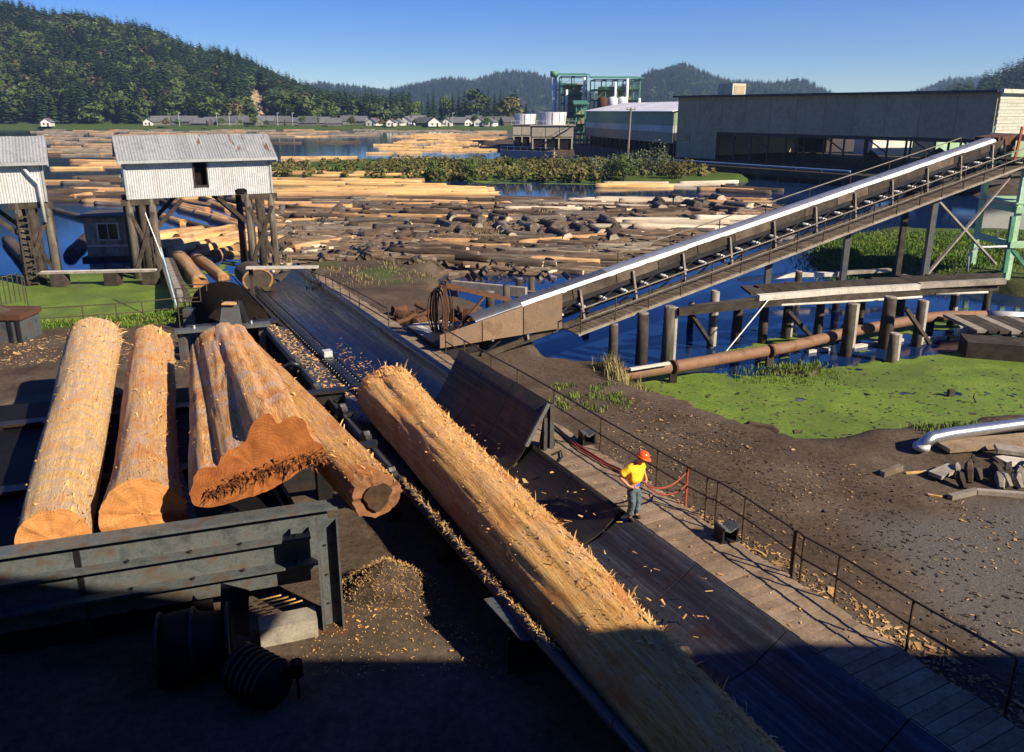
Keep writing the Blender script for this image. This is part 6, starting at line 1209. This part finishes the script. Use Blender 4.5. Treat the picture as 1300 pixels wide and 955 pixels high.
# rear girders and skids under the logs
for b, z in ((5.2, 2.08), (10.2, 2.08)):
    Gbar(-4, GL + 1.5 - b * .0, b, z, .4, .08, 'rear_flange', 'dark_steel'); Gbar(-4, GL + 1.2, b, z - .6, .06, 1.1, 'rear_web', 'dark_steel')
    for t in (-3, 1.5, GL): p = Gp(t, b, 0); MB().box((p.x, p.y, 1.2), (.35, .35, 1.7)).build('rear_column', M['dark_steel'], oG)
Gb_ = MB(); Gb_.prism([Gp(-9, .42, 1.85), Gp(GL - .9, .42, 1.85), Gp(GL - 2.6, 12.5, 1.85), Gp(-9, 12.5, 1.85)], (0, 0, .1)); Gb_.build('shade_floor', M['black_steel'], oG)  # black sheet added to stand in for the shade between the logs
for i, n_ in enumerate((.9, 3.2, 5.4, GL - .9)):
    MB().bar(Gp(n_, .4, 2.1), Gp(n_ - 2.0, 12.0, 2.1), .22, .16).build('skid_rail', M['dark_steel'], oG)
for t in (-2.5, .8): p = Gp(t, .3, 0); MB().box((p.x, p.y, 1.7), (.4, .3, 2.4)).build('column', M['dark_steel'], oG)
# concrete sill, rods, motor
o = thing('concrete_sill', 'short concrete sill at the foot of the deck column', 'concrete sill', P(372, 800, .5)); MB().bar(P(330, 805, .75), P(402, 790, .75), .5, .5).build('sill_block', M['concrete'], o)
o = thing('steel_rods', 'four thin pale rods sticking out under the deck girder', 'rods', P(345, 775, 1.2))
for k in range(4): MB().bar(P(322 + 5 * k, 764 + 4 * k, 1.25), P(357 + 9 * k, 755.5 + 2.3 * k, 1.25), .022, .022).build('rod', M['chip_pale'], o)
o = thing('deck_motor', 'large dark electric motor in the shade under the log deck', 'motor', P(270, 860, .5)); c = P(250, 830, 1.2)
gx_ = V((math.cos(.3), math.sin(.3), 0)); g0 = V((c.x - .1, c.y + .3, 1.2)); MB().tube([g0 - gx_ * .75, g0 - gx_ * .66, g0 - gx_ * .1, g0 + gx_ * .1, g0 + gx_ * .62, g0 + gx_ * .7], [.5, .66, .7, .6, .54, .4], 20).build('gearbox', M['black_steel'], o, True)
for k in (-.66, -.05, .6): MB().tube([g0 + gx_ * (k - .03), g0 + gx_ * (k + .03)], .72, 20).build('housing_flange', M['dark_steel'], o)
a_, b_ = P(300, 845, 1.05), P(366, 880, .95); d_ = (b_ - a_).normalized(); MB().tube([a_, a_ + d_ * .06, a_ + d_ * 1.0, a_ + d_ * 1.12], [.3, .46, .46, .34], 18).build('motor_body', M['black_steel'], o, True)
for k in range(6): MB().tube([a_ + d_ * (.16 + .14 * k), a_ + d_ * (.2 + .14 * k)], .49, 18).build('cooling_fin', M['dark_steel'], o)
MB().tube([b_ + V((.1, .3, .15)), b_ + V((.1, .3, .45))], .12, 8).build('terminal_box', M['black_steel'], o); MB().tube([b_ + V((.1, .3, -.45)), b_ + V((.1, .3, .2))], .03, 6).build('conduit', M['black_steel'], o)
m = MB(); m.grid([[P(280 + 12 * j, 740 + 3 * j + k * 20, 2.0 - .28 * k - .06 * j * k) for j in range(4)] for k in range(4)]); m.build('guard_sheet', M['dark_steel'], o, True)
MB().box((c.x - .1, c.y + .3, .5), (2.6, 1.6, .12), Matrix.Rotation(.3, 3, 'Z')).build('bed_plate', M['black_steel'], o)
# kicker sprockets at the trough lip
def sprocket(px, py, label):
    p = P(px, py, 1.75); o = thing('kicker_sprocket', label, 'sprocket', V((p.x, p.y, ground_z(p.x, p.y))), 0, 'kicker sprockets along the trough lip'); z = 1.72; m = MB(); N = 14; pts = []
    for k in range(N * 2): R = .42 if k % 2 else .34; t = math.pi * k / N; pts.append(V((p.x, p.y, z)) + TD * math.cos(t) * R + V((0, 0, math.sin(t) * R)))
    m.prism([q_ - TN * .09 for q_ in pts], TN * .18); m.build('toothed_wheel', M['chain'], o); MB().tube([V((p.x, p.y, z)) - TN * .3, V((p.x, p.y, z)) + TN * .3], .1, 10).build('shaft', M['dark_steel'], o, True)
    MB().box((p.x, p.y, z * .5 + .25), (.3, .3, z - .6)).build('pedestal', M['black_steel'], o)
for i, (px, py) in enumerate(((378, 466), (402, 500), (436, 527), (466, 563), (498, 610))): sprocket(px, py, 'black toothed kicker sprocket, %s from the far end along the trough lip' % ('first', 'second', 'third', 'fourth', 'fifth')[i])
o = thing('curved_arm', 'shiny dark curved kicker arm behind the orange log', 'kicker arm', P(366, 470, 1.2)); MB().tube([P(358, 478, 1.4), P(362, 466, 1.9), P(370, 462, 2.1), P(378, 462, 2.1), P(379, 466, 1.9)], .1, 8).build('arm', M['blue_steel'], o, True); p = P(358, 478, 1.4); MB().box((p.x, p.y, .95), (.2, .2, .9)).build('pivot_post', M['black_steel'], o)
# steel cross platform behind the logs
o = thing('cross_platform', 'dark steel cross beam platform behind the far ends of the logs', 'platform', P(290, 425, .6))
a, b = P(222, 421, 2.0), P(343, 411, 2.0); MB().bar(a, b, .5, .14).build('beam', M['girder'], o); MB().bar(a + V((.2, .7, -.02)), b + V((.2, .7, -.02)), .5, .12).build('beam', M['dark_steel'], o)
for t in (.05, .45, .9): p = a.lerp(b, t); MB().box((p.x, p.y + .2, 1.25), (.3, .3, 1.36)).build('leg', M['girder'], o)
for t in (.2, .6, .8): p = a.lerp(b, t); MB().tube([p + V((0, 0, .07)), p + V((0, 0, .2))], .05, 6).build('stud', M['galv'], o)
o = thing('tilted_chute', 'small sloping metal chute with yellow shavings standing on the cross beam', 'chute', P(291, 414, 2.0)); a = P(291, 416, 2.07); m = MB()
m.prism([a + V((-.45, 0, 0)), a + V((.55, 0, 0)), a + V((.3, .5, .95)), a + V((-.4, .5, .95))], (0, .12, 0)); m.build('slope_plate', M['girder'], o); m = MB(); m.prism([a + V((-.42, .7, .0)), a + V((.5, .7, 0)), a + V((.3, .63, .95)), a + V((-.4, .63, .95))], (0, .5, 0)); m.build('back_box', M['dark_steel'], o)
MB().box(a + V((-.05, .5, .98)), (.6, .4, .06)).build('shavings', M['chip_pale'], o)
for sx in (-.4, .32): MB().tube([a + V((sx, .55, .9)), a + V((sx, .55, 1.12))], .05, 6).build('lug', M['dark_steel'], o)
o = thing('steel_ladder_frame', 'small brown pipe stair frame at the end of the bank railing', 'ladder frame', P(240, 416, .6)); b0 = P(229, 418, .7)
for dx, dy in ((0, 0), (1.15, .1), (1.15, 1.0), (0, .9)): MB().tube([b0 + V((dx, dy, -.1)), b0 + V((dx, dy, 2.1))], .035, 6).build('upright', M['pipe_rail'], o)
for z in (.1, .75, 1.4, 2.08): m = MB(); m.tube([b0 + V((0, 0, z)), b0 + V((1.15, .1, z)), b0 + V((1.15, 1, z)), b0 + V((0, .9, z))], .032, 6); m.build('crossbar', M['pipe_rail'], o)
MB().box(b0 + V((.4, .5, .45)), (.6, .5, 1.0)).build('control_box', M['girder'], o); m = MB(); q0 = b0 + V((-.5, 1.9, 0))
for k in range(6): m.tube([q0 + V((.28 * k, .1 * k, -.1)), q0 + V((.28 * k, .1 * k, 1.2 + .3 * math.sin(k * .6)))], .025, 5)
m.build('picket', M['pipe_rail'], o); MB().tube([q0 + V((.28 * k, .1 * k, 1.2 + .3 * math.sin(k * .6))) for k in range(6)], .03, 6).build('curved_rail', M['pipe_rail'], o)
o = thing('steel_bin', 'rusty steel bin box at the left edge of the yard', 'bin', P(10, 437, .6)); a = P(30, 435, .6); zt = PY(30, 400, a.y).z
MB().box((a.x - 1.6, a.y + .8, (zt + .6) / 2 - .1), (3.2, 1.6, zt - .8)).build('box_body', M['girder'], o); MB().box((a.x - 1.6, a.y + .8, zt - .1), (3.4, 1.8, .28)).build('top_rim', M['rust'], o)
for dx in (-.1, -.5): MB().box((a.x + dx, a.y - .05, (zt + .5) / 2), (.12, .1, zt - .7)).build('stiffener', M['dark_steel'], o)
m = MB(); m.grid([[(a.x - 2.6 + .3 * j, a.y + .2 + .3 * k, zt + .05 + .3 * math.sin(j * .55) * math.sin(k * 1.0 + .2)) for j in range(7)] for k in range(4)]); m.build('bark_load', M['bark_brown'], o, True)
o = thing('bent_plate', 'bare steel plate leaning beside the trough near the bottom', 'plate', P(640, 790, 1.0)); m = MB(); m.prism([P(614, 762, 1.62), P(633, 758, 1.62), P(700, 812, 1.55), P(662, 815, 1.5)], (0, 0, .03)); m.build('plate', M['girder'], o)
p = P(655, 800, 1.5); MB().box((p.x, p.y, .95), (.3, .3, .95)).build('stand', M['black_steel'], o)
# pad of packed soil under the deck column and bark heap ------------------------------------------------
def heap(name, c, rx, ry, h, m, label, cat, seed=0, n=0):
    o = thing(name, label, cat, c); rows = []
    for j in range(10):
        f = 1 - j / 9; rows.append([V((c.x + math.cos(a) * rx * f * (1 + .2 * noise.noise(V((math.cos(a) * 2, math.sin(a) * 2, seed)))), c.y + math.sin(a) * ry * f, c.z - .1 + h * (1 - f) ** .8 + .34 * f * noise.noise(V((math.cos(a) * 3.5, math.sin(a) * 3.5, j * .8 + seed))))) for a in [k * math.pi / 14 for k in range(29)]])
    MB().grid(rows).build('heap_mass', m, o, True)
    ch_ = MB(); r = random.Random(seed)
    for k in range(n):
        a = r.uniform(0, 6.28); f = math.sqrt(r.random()); z = c.z + h * (1 - f) ** .8; p = V((c.x + math.cos(a) * rx * f, c.y + math.sin(a) * ry * f, z - .02)); L = r.uniform(.02, .075); d = V((r.gauss(0, 1), r.gauss(0, 1), r.gauss(0, .5))).normalized() * L; s_ = V((-d.y, d.x, 0)) * .12
        ch_.add([p - s_, p + s_, p + d + s_ * .6 + V((0, 0, .02)), p + d - s_ * .6 + V((0, 0, .02))], [(0, 1, 2, 3)])
    if n: q_ = ch_.build('loose_chips', M['chip_pale'], o); q_['kind'] = 'stuff'
    return o
heap('bark_heap', P(492, 752, .5), 1.25, .9, .95, M['bark_brown'], 'heap of bark and yellow chips under the end of the orange log', 'heap', 3, 1700)
# chips lying about --------------------------------------------------------------------------------------
def chips(name, pts, zf, m, label, size=(.06, .28), thick=.01, wide=(.15, .6)):
    r = random.Random(len(label) * 7 + len(pts)); mb_ = MB()
    for x, y in pts:
        L = r.uniform(*size) * (1 if r.random() > .06 else 2.2); w_ = L * r.uniform(*wide); z = zf(x, y) + .012; a = r.uniform(0, 6.28); d = V((math.cos(a), math.sin(a), r.gauss(0, .16))) * L * .5; s_ = V((-math.sin(a), math.cos(a), r.gauss(0, .2))) * w_ * .5; c = V((x, y, z + abs(d.z) * .6)); h = V((0, 0, thick))
        mb_.add([c - d - s_, c + d - s_ * .7, c + d + s_ * .5, c - d + s_, c - d - s_ + h, c + d - s_ * .7 + h, c + d + s_ * .5 + h, c - d + s_ + h], [(4, 5, 6, 7), (0, 1, 5, 4), (1, 2, 6, 5), (2, 3, 7, 6), (3, 0, 4, 7)])
    return stuff(mb_.build(name, m), label, 'wood chips')
def yard_pts(n, quad, z, seed, dens=None):
    r = random.Random(seed); out = []
    while len(out) < n:
        u, v = r.random(), r.random(); a = V(quad[0]).lerp(V(quad[1]), u); b = V(quad[3]).lerp(V(quad[2]), u); p = a.lerp(b, v)
        if dens and float(fbm(np.array([p.x]), np.array([p.y]), dens, 3)[0]) < r.uniform(.25, .75): continue
        out.append((p.x, p.y))
    return out
gz = lambda x, y: ground_z(x, y)
_cache = {}
def zyard(pts): return dict(zip(pts, ground_h(np.array([p[0] for p in pts]), np.array([p[1] for p in pts]))))
def lay(name, pts, m, label, **k): d = zyard(pts); return chips(name, pts, lambda x, y: d[(x, y)], m, label, **k)
yq = [T(-5, 1.6, 0), T(11, 2.0, 0), V((19, 13, 0)), P(800, 510, .8)]
lay('wood_chips', yard_pts(1300, yq, 0, 1, 1.6), M['chip'], 'orange wood chips scattered over the dirt yard', size=(.015, .09))
lay('wood_chips', yard_pts(1900, [T(-6, 1.05, 0), T(10, 2.0, 0), T(10, 3.3, 0), T(-6, 2.2, 0)], 0, 2), M['chip'], 'wood chips heaped along the walkway edge', size=(.03, .13))
lay('bark_bits', yard_pts(2200, yq, 0, 3, 1.2), M['bark_brown'], 'dark bark scraps littering the dirt yard', size=(.025, .1), wide=(.25, .6))
lay('wood_chips', yard_pts(700, [P(0, 470, .6), P(270, 470, .6), P(270, 425, .6), P(0, 428, .6)], 0, 4, 1.5), M['chip'], 'wood chips on the dirt behind the log deck', size=(.03, .15))
lay('wood_chips', yard_pts(420, [P(330, 860, .6), P(660, 860, .6), P(560, 760, .6), P(450, 770, .6)], 0, 5), M['chip_pale'], 'pale crumbs of wood on the packed soil below the deck', size=(.015, .05))
chips('wood_chips', [(T(s_, n_, 0).x, T(s_, n_, 0).y) for s_, n_ in [(random.Random(i).uniform(-24, -10), random.Random(i + 999).uniform(-4.2, -2.95)) for i in range(620)]], lambda x, y: float(np.interp((V((x, y, 0)) - TO).dot(TN), [-4.25, -3.6, -3.1, -2.86], [1.7, 1.32, 1.08, 1.0])) + .0, M['chip_pale'], 'yellow shavings on the left apron of the trough', size=(.03, .13))
chips('wood_chips', [(T(s_, n_, 0).x, T(s_, n_, 0).y) for s_, n_ in [(random.Random(i + 50).gauss(-15, 2.4), random.Random(i + 777).uniform(-2.1, -1.3)) for i in range(190)]], lambda x, y: float(np.interp((V((x, y, 0)) - TO).dot(TN), [-2.24, -1.9, -1.5, -1.1], [1.0, 1.06, 1.2, 1.4])), M['chip_pale'], 'yellow shavings on the right side of the trough', size=(.03, .1))
chips('wood_chips', [(T(s_, n_, 0).x, T(s_, n_, 0).y) for s_, n_ in [(random.Random(i + 90).uniform(-8, 4), random.Random(i + 555).uniform(-2.2, -.3)) for i in range(90)]], lambda x, y: float(np.interp((V((x, y, 0)) - TO).dot(TN), [-2.24, -1.5, -.75, -.1], [.98, 1.16, 1.48, 1.8])), M['chip_pale'], 'few shavings on the dark deflector side', size=(.04, .16))
chips('wood_chips', [(T(s_, n_, 0).x, T(s_, n_, 0).y) for s_, n_ in [(random.Random(i + 20).uniform(-9, 6), random.Random(i + 333).uniform(.2, 1.3)) for i in range(70)]], lambda x, y: 1.6, M['chip_pale'], 'loose shavings on the walkway planks', size=(.025, .08))
m = MB(); r = random.Random(4)                                        # shavings caught on the trough lip
for k in range(700):
    s_ = r.uniform(-4.5, 3.6); p = T(s_, -4.36 + r.gauss(0, .05), 1.8 + abs(r.gauss(0, .03))); L = r.uniform(.03, .14); d = V((r.gauss(0, 1), r.gauss(0, 1), r.gauss(.1, .6))).normalized() * L; q_ = V((-d.y, d.x, 0)) * .1; m.add([p - q_, p + q_, p + d], [(0, 1, 2)])
stuff(m.build('shavings', M['chip_pale']), 'yellow shavings caught along the trough lip', 'shavings')
rw = random.Random(91); wp = []
while len(wp) < 520:
    p = P(rw.uniform(805, 1300), rw.uniform(470, 572), 0)
    if ground_z(p.x, p.y) < -.1: wp.append((p.x, p.y))
chips('floating_bits', wp, lambda x, y: .01, M['bark_brown'], 'small dark bits floating in the duckweed', size=(.03, .16), wide=(.3, .8))
# drift timber at the lower right ---------------------------------------------------------------------------
rz_ = random.Random(15)
def timber(px0, py0, px1, py1, w_, h_, m, label, lift=0.):
    a, b = P(px0, py0, 1.0), P(px1, py1, 1.0); a.z = ground_z(a.x, a.y) + h_ / 2 + lift; b.z = ground_z(b.x, b.y) + h_ / 2 + lift
    o = thing('old_timber', label, 'timber', V((a.x, a.y, a.z - h_ / 2))); MB().bar(a, b, w_, h_).build('beam_body', M[m], o); d = (b - a).normalized(); MB().bar(a - d * .012, a, w_ * .96, h_ * .96).build('sawn_end', M['wood_grey'], o)
timber(1120, 604, 1143, 597, .18, .16, 'plank_dark', 'short grey timber block on the dirt below the grey pipe')
timber(1186, 610, 1210, 600, .4, .12, 'wood_grey', 'broad grey timber with a bright sawn end near the drift pile', .1); timber(1206, 634, 1240, 626, .16, .14, 'wood_grey', 'square grey timber lying in front of the drift pile')
timber(1185, 568, 1300, 549, .1, .1, 'wood_pale', 'thin white painted batten beside the grey pipe', .3); timber(1195, 574, 1330, 562, .7, .14, 'deck', 'long broad brown plank along the bank', .1); timber(1262, 582, 1330, 590, .5, .12, 'wood_grey', 'grey plank stack end at the right edge', .25)
timber(1270, 592, 1340, 584, .5, .14, 'wood_pale', 'pale plank at the right edge of the yard', .05); one(1036, 579, 1094, 567, .17, 'log_pale', 'bleached driftwood log at the duckweed edge', .42, .42); timber(1240, 627, 1300, 632, .16, .14, 'wood_grey', 'curved grey slab below the drift pile'); timber(1150, 602, 1180, 600, .07, .05, 'chip_pale', 'bright yellow lath on the dirt'); timber(1178, 629, 1196, 632, .08, .05, 'chip_pale', 'short bright yellow lath in front of the drift pile')
o = thing('pipe_stub', 'rusty open pipe stub at the duckweed edge', 'pipe', P(1128, 556, .1)); MB().tube([P(1122, 556, .3), P(1142, 551, .2)], .2, 12).build('pipe', M['rust'], o, True)
for i in range(16):
    px, py = rz_.uniform(1215, 1310), rz_.uniform(600, 622); p = P(px, py, 1.); p.z = ground_z(p.x, p.y); a = rz_.uniform(-.4, .4) + 1.2; L = rz_.uniform(.5, 1.1); d = V((math.cos(a) * .5, math.sin(a) * .5, .35)) * L
    o = thing('drift_slab', 'weathered slab sticking up in the drift timber pile', 'slab', p, 0, 'drift timber pile'); MB().tube([p - d * .25 + V((0, 0, .1)), p + d * .3 + V((rz_.uniform(-.06, .06), rz_.uniform(-.06, .06), .13)), p + d * .7 + V((0, 0, .1)), p + d * 1.05 + V((rz_.uniform(-.1, .1), 0, .06))], [.09, .14, .11, .03], 6).build('slab_wood', M[('wood_dark', 'wood_grey', 'bark_brown')[i % 3]], o)
for i, (px, py) in enumerate(((1207, 500), (1240, 505))):
    o = thing('snag', ['small square snag block in the duckweed', 'thin twig standing in the duckweed'][i], 'snag', P(px, py, 0))
    if i == 0: MB().box(P(px, py, .12), (.22, .2, .38)).build('stub', M['wood_dark'], o)
    else: MB().tube([P(px, py + 8, -.05), P(px - 4, py, .25), P(px - 3, py - 6, .5)], [.04, .03, .01], 6).build('twig', M['wood_dark'], o)
# rotten stumps along the bank
for i, (px, py, wd) in enumerate(((905, 530, .5), (925, 536, .45), (880, 522, .4), (965, 560, .35), (860, 518, .35))):
    p = P(px, py, .35); p.z = ground_z(p.x, p.y); o = thing('rotten_log', ('largest crumbling dark rotten log on the duckweed bank', 'crumbling rotten log right beside the largest one', 'crumbling rotten log left of the largest one', 'small rotten log nearest the worker side of the bank', 'leftmost crumbling rotten log on the duckweed bank')[i], 'log', p, 0, 'rotten logs on the bank'); d = V((.9, -.45, 0)).normalized()
    MB().tube([p - d * wd * 1.6 + V((0, 0, .1)), p - d * .4 + V((0, 0, .16)), p + d * .4 + V((.0, .05, .14)), p + d * wd * 1.6 + V((0, 0, .08))], [wd * .3, wd * .5, wd * .45, wd * .3], 7).build('rotten_wood', M['bark_brown'], o)
# hose held by the worker is built with the worker ------------------------------------------------------------
# ================================================================ the worker
FE = P(803, 659, 1.6); oP = thing('person', 'worker in yellow shirt, jeans and orange hard hat standing on the walkway', 'person', FE, math.radians(38))
# local frame: the worker faces -y before the turn, x is his left
def skin(name, pts, edges, radii, m, sub=2):
    me = bpy.data.meshes.new(name); me.from_pydata([tuple(p) for p in pts], edges, []); o = obj(name, me, m, oP); o.modifiers.new('skin', 'SKIN'); sk = me.skin_vertices[0].data
    for i, r in enumerate(radii): sk[i].radius = r if isinstance(r, tuple) else (r, r); sk[i].use_root = (i == 0)
    md = o.modifiers.new('sub', 'SUBSURF'); md.levels = sub; md.render_levels = sub
    for p in me.polygons: p.use_smooth = True
    o.modifiers['skin'].use_smooth_shade = True; return o
skinm = mat('skin', [(.3, (.42, .19, .11)), (.7, (.5, .24, .15))], rough=.55, bump=0, vary=0); jeans = mat('denim', [(.3, (.05, .085, .12)), (.7, (.11, .15, .17))], scale=9, rough=.9, vary=0); yel = mat('yellow_cotton', [(.3, (.72, .42, .02)), (.7, (.82, .5, .035))], scale=6, rough=.9, vary=0, bump=.4)
hair = flat2('hair', (.02, .013, .01), (.04, .025, .018)); bluec = flat2('blue_cloth', (.02, .09, .5), (.03, .14, .6)); boot = flat2('boot', (.03, .022, .016), (.06, .045, .035))
hd = V((.09, -.16, 1.62))                                                 # bowed head turned to his left
B_pts = [V((0, 0, .97)), V((0, .0, 1.15)), V((0, .0, 1.36)), V((0, -.02, 1.5)), hd + V((-.03, .05, -.02)), hd + V((0, 0, .08)),
         V((.19, .0, 1.42)), V((.38, .07, 1.2)), V((.27, -.15, 1.03)), V((.18, -.2, 1.0)),
         V((-.19, .0, 1.42)), V((-.42, .09, 1.22)), V((-.3, -.13, 1.02)), V((-.2, -.19, .99)),
         V((.1, .0, .9)), V((.13, -.03, .5)), V((.12, .03, .1)), V((.14, -.08, .05)),
         V((-.1, 0, .9)), V((-.1, -.06, .5)), V((-.09, .04, .1)), V((-.1, -.07, .05))]
B_e = [(0, 1), (1, 2), (2, 3), (3, 4), (4, 5), (2, 6), (6, 7), (7, 8), (8, 9), (2, 10), (10, 11), (11, 12), (12, 13), (0, 14), (14, 15), (15, 16), (16, 17), (0, 18), (18, 19), (19, 20), (20, 21)]
B_r = [.13, .13, .14, .06, .085, .09, .065, .048, .036, .034, .065, .048, .036, .034, .09, .06, .045, .04, .09, .06, .045, .04]
skin('body', B_pts, B_e, B_r, skinm)
skin('shirt', [V((0, -.01, .985)), V((0, .0, 1.12)), V((0, .0, 1.33)), V((0, .0, 1.47)), V((.2, .0, 1.43)), V((.31, .04, 1.29)), V((-.2, .0, 1.43)), V((-.34, .06, 1.3)), V((.35, .06, 1.24)), V((-.385, .08, 1.255))],
     [(0, 1), (1, 2), (2, 3), (2, 4), (4, 5), (2, 6), (6, 7), (5, 8), (7, 9)], [(.215, .175), (.235, .19), (.225, .17), (.11, .1), .11, .1, .11, .1, .095, .095], yel)
skin('trousers', [V((0, 0, 1.0)), V((0, 0, .92)), V((.1, .0, .82)), V((.13, -.03, .48)), V((.125, .02, .1)), V((-.1, .0, .82)), V((-.1, -.06, .48)), V((-.09, .03, .1))],
     [(0, 1), (1, 2), (2, 3), (3, 4), (1, 5), (5, 6), (6, 7)], [(.175, .14), (.19, .15), (.13, .13), .098, .085, (.13, .13), .098, .085], jeans)
skin('waist_cloth', [V((0, -.02, .9)), V((0, -.02, .99))], [(0, 1)], [(.2, .175), (.2, .175)], bluec, 2)
for x, y in ((.135, -.06), (-.095, -.05)): skin('boot', [V((x, .06, .06)), V((x, -.06, .05)), V((x, -.14, .035))], [(0, 1), (1, 2)], [.058, .055, .04], boot)
tx = bpy.data.textures.new('cloth_folds', 'CLOUDS'); tx.noise_scale = .11; tx.noise_depth = 2
for ch_ in [q_ for q_ in bpy.data.objects if q_.parent == oP and q_.name.split('.')[0] in ('shirt', 'trousers')]:
    ch_.modifiers['sub'].levels = ch_.modifiers['sub'].render_levels = 3; dm = ch_.modifiers.new('folds', 'DISPLACE'); dm.texture = tx; dm.strength = .05; dm.mid_level = .5
# hands with five fingers curled on the hose at the waist
def hand(c, side):
    pts = [c, c + V((-side * .05, -.035, -.005))]; ed = [(0, 1)]; rd = [(.03, .022), (.036, .018)]
    for k, (o_, L) in enumerate(((.027, .07), (.009, .08), (-.009, .075), (-.027, .06))):
        b = pts[1] + V((-side * .02, -.01, o_)); i0 = len(pts); pts += [b, b + V((-side * L * .5, -.02, 0)), b + V((-side * L * .75, .012, -.004)), b + V((-side * L * .55, .035, -.006))]; ed += [(1, i0), (i0, i0 + 1), (i0 + 1, i0 + 2), (i0 + 2, i0 + 3)]; rd += [.0095, .0095, .0085, .007]
    i0 = len(pts); pts += [c + V((-side * .02, -.02, .035)), c + V((-side * .05, -.01, .055)), c + V((-side * .075, .005, .05))]; ed += [(0, i0), (i0, i0 + 1), (i0 + 1, i0 + 2)]; rd += [.012, .0105, .009]
    return skin('hand', pts, ed, rd, skinm, 1)
hand(V((.19, -.2, 1.0)), 1); hand(V((-.21, -.19, .99)), -1)
# face
def ell(name, c, r, m, parent=oP, seg=14, ring=9, cut=None, rot=None):
    mb_ = MB(); rows = []
    for i in range(ring + 1):
        ph = -math.pi / 2 + math.pi * i / ring if cut is None else cut + (math.pi / 2 - cut) * i / ring
        rows.append([V(c) + (rot @ V((r[0] * math.cos(ph) * math.cos(a), r[1] * math.cos(ph) * math.sin(a), r[2] * math.sin(ph))) if rot else V((r[0] * math.cos(ph) * math.cos(a), r[1] * math.cos(ph) * math.sin(a), r[2] * math.sin(ph)))) for a in [2 * math.pi * k / seg for k in range(seg + 1)]])
    mb_.grid(rows); return mb_.build(name, m, parent, True, local=True)
HR = Matrix.Rotation(math.radians(28), 3, 'Z') @ Matrix.Rotation(math.radians(18), 3, 'X')
hc = hd + V((0, 0, .07))
ell('hair', hc + HR @ V((0, .02, .01)), (.098, .112, .105), hair, rot=HR)
ell('face', hc + HR @ V((0, -.03, -.025)), (.083, .09, .115), skinm, rot=HR)
ell('nose', hc + HR @ V((0, -.125, -.02)), (.014, .022, .026), skinm, rot=HR, seg=8, ring=5)
for s_ in (-1, 1): ell('eye', hc + HR @ V((s_ * .033, -.108, .01)), (.012, .01, .008), hair, rot=HR, seg=8, ring=5); ell('ear', hc + HR @ V((s_ * .088, 0, -.01)), (.012, .024, .034), skinm, rot=HR, seg=8, ring=5)
ell('mouth', hc + HR @ V((0, -.108, -.065)), (.024, .008, .006), flat2('lip', (.3, .08, .06), (.35, .1, .08)), rot=HR, seg=8, ring=5)
hat = ell('hard_hat', hc + HR @ V((0, 0, .035)), (.128, .15, .135), M['orange_hat'], rot=HR, cut=0., seg=24)
mb_ = MB(); ring_o = []; ring_i = []
for k in range(29):
    a = 2 * math.pi * k / 28; f = 1.1 + .3 * max(0, -math.sin(a)) ** 2; ring_i.append(hc + HR @ V((.126 * math.cos(a), .148 * math.sin(a), .04))); ring_o.append(hc + HR @ V((.128 * f * math.cos(a), .15 * f * math.sin(a), .028 - .02 * max(0, -math.sin(a)))))
mb_.grid([ring_i, ring_o]); mb_.grid([[p - V((0, 0, .008)) for p in ring_o], [p - V((0, 0, .008)) for p in ring_i]]); mb_.grid([ring_o, [p - V((0, 0, .008)) for p in ring_o]]); mb_.build('brim', M['orange_hat'], hat, True, local=True)
mb_ = MB(); mb_.tube([hc + HR @ V((0, .15 * math.cos(a), .035 + .138 * math.sin(a))) for a in [k * math.pi / 10 for k in range(1, 10)]], .014, 6); mb_.build('crown_ridge', M['orange_hat'], hat, True, local=True)
# hoses from his hands to the red post
Rz = Matrix.Rotation(math.radians(38), 3, 'Z'); hw = FE + Rz @ V((.1, -.27, 1.03)); post = rp[7]
o = thing('hand_hose', 'dark red hoses sagging from the hands of the worker to the red railing post', 'hose', V((hw.x, hw.y, 1.6)))
for k, (zz, sag) in enumerate(((1.0, .28), (.62, .3))):
    e = post + V((0, -.03, zz)); MB().tube([hw.lerp(e, t) - V((0, 0, sag * 4 * t * (1 - t))) for t in [j / 12 for j in range(13)]], .024, 7).build('hose', M['red_hose'], o, True)
# ================================================================ air
q = bpy.data.materials.new('haze_air'); q.use_nodes = True; q.node_tree.nodes.clear(); ou = q.node_tree.nodes.new('ShaderNodeOutputMaterial'); pv = q.node_tree.nodes.new('ShaderNodeVolumePrincipled')
pv.inputs['Color'].default_value = (.42, .63, 1, 1); pv.inputs['Density'].default_value = .00015; pv.inputs['Anisotropy'].default_value = .2; q.node_tree.links.new(pv.outputs[0], ou.inputs['Volume'])
hz = MB().box((0, 1650, 168), (7000, 3560, 345)).build('haze', q); stuff(hz, 'thin blue summer haze over the valley', 'haze')
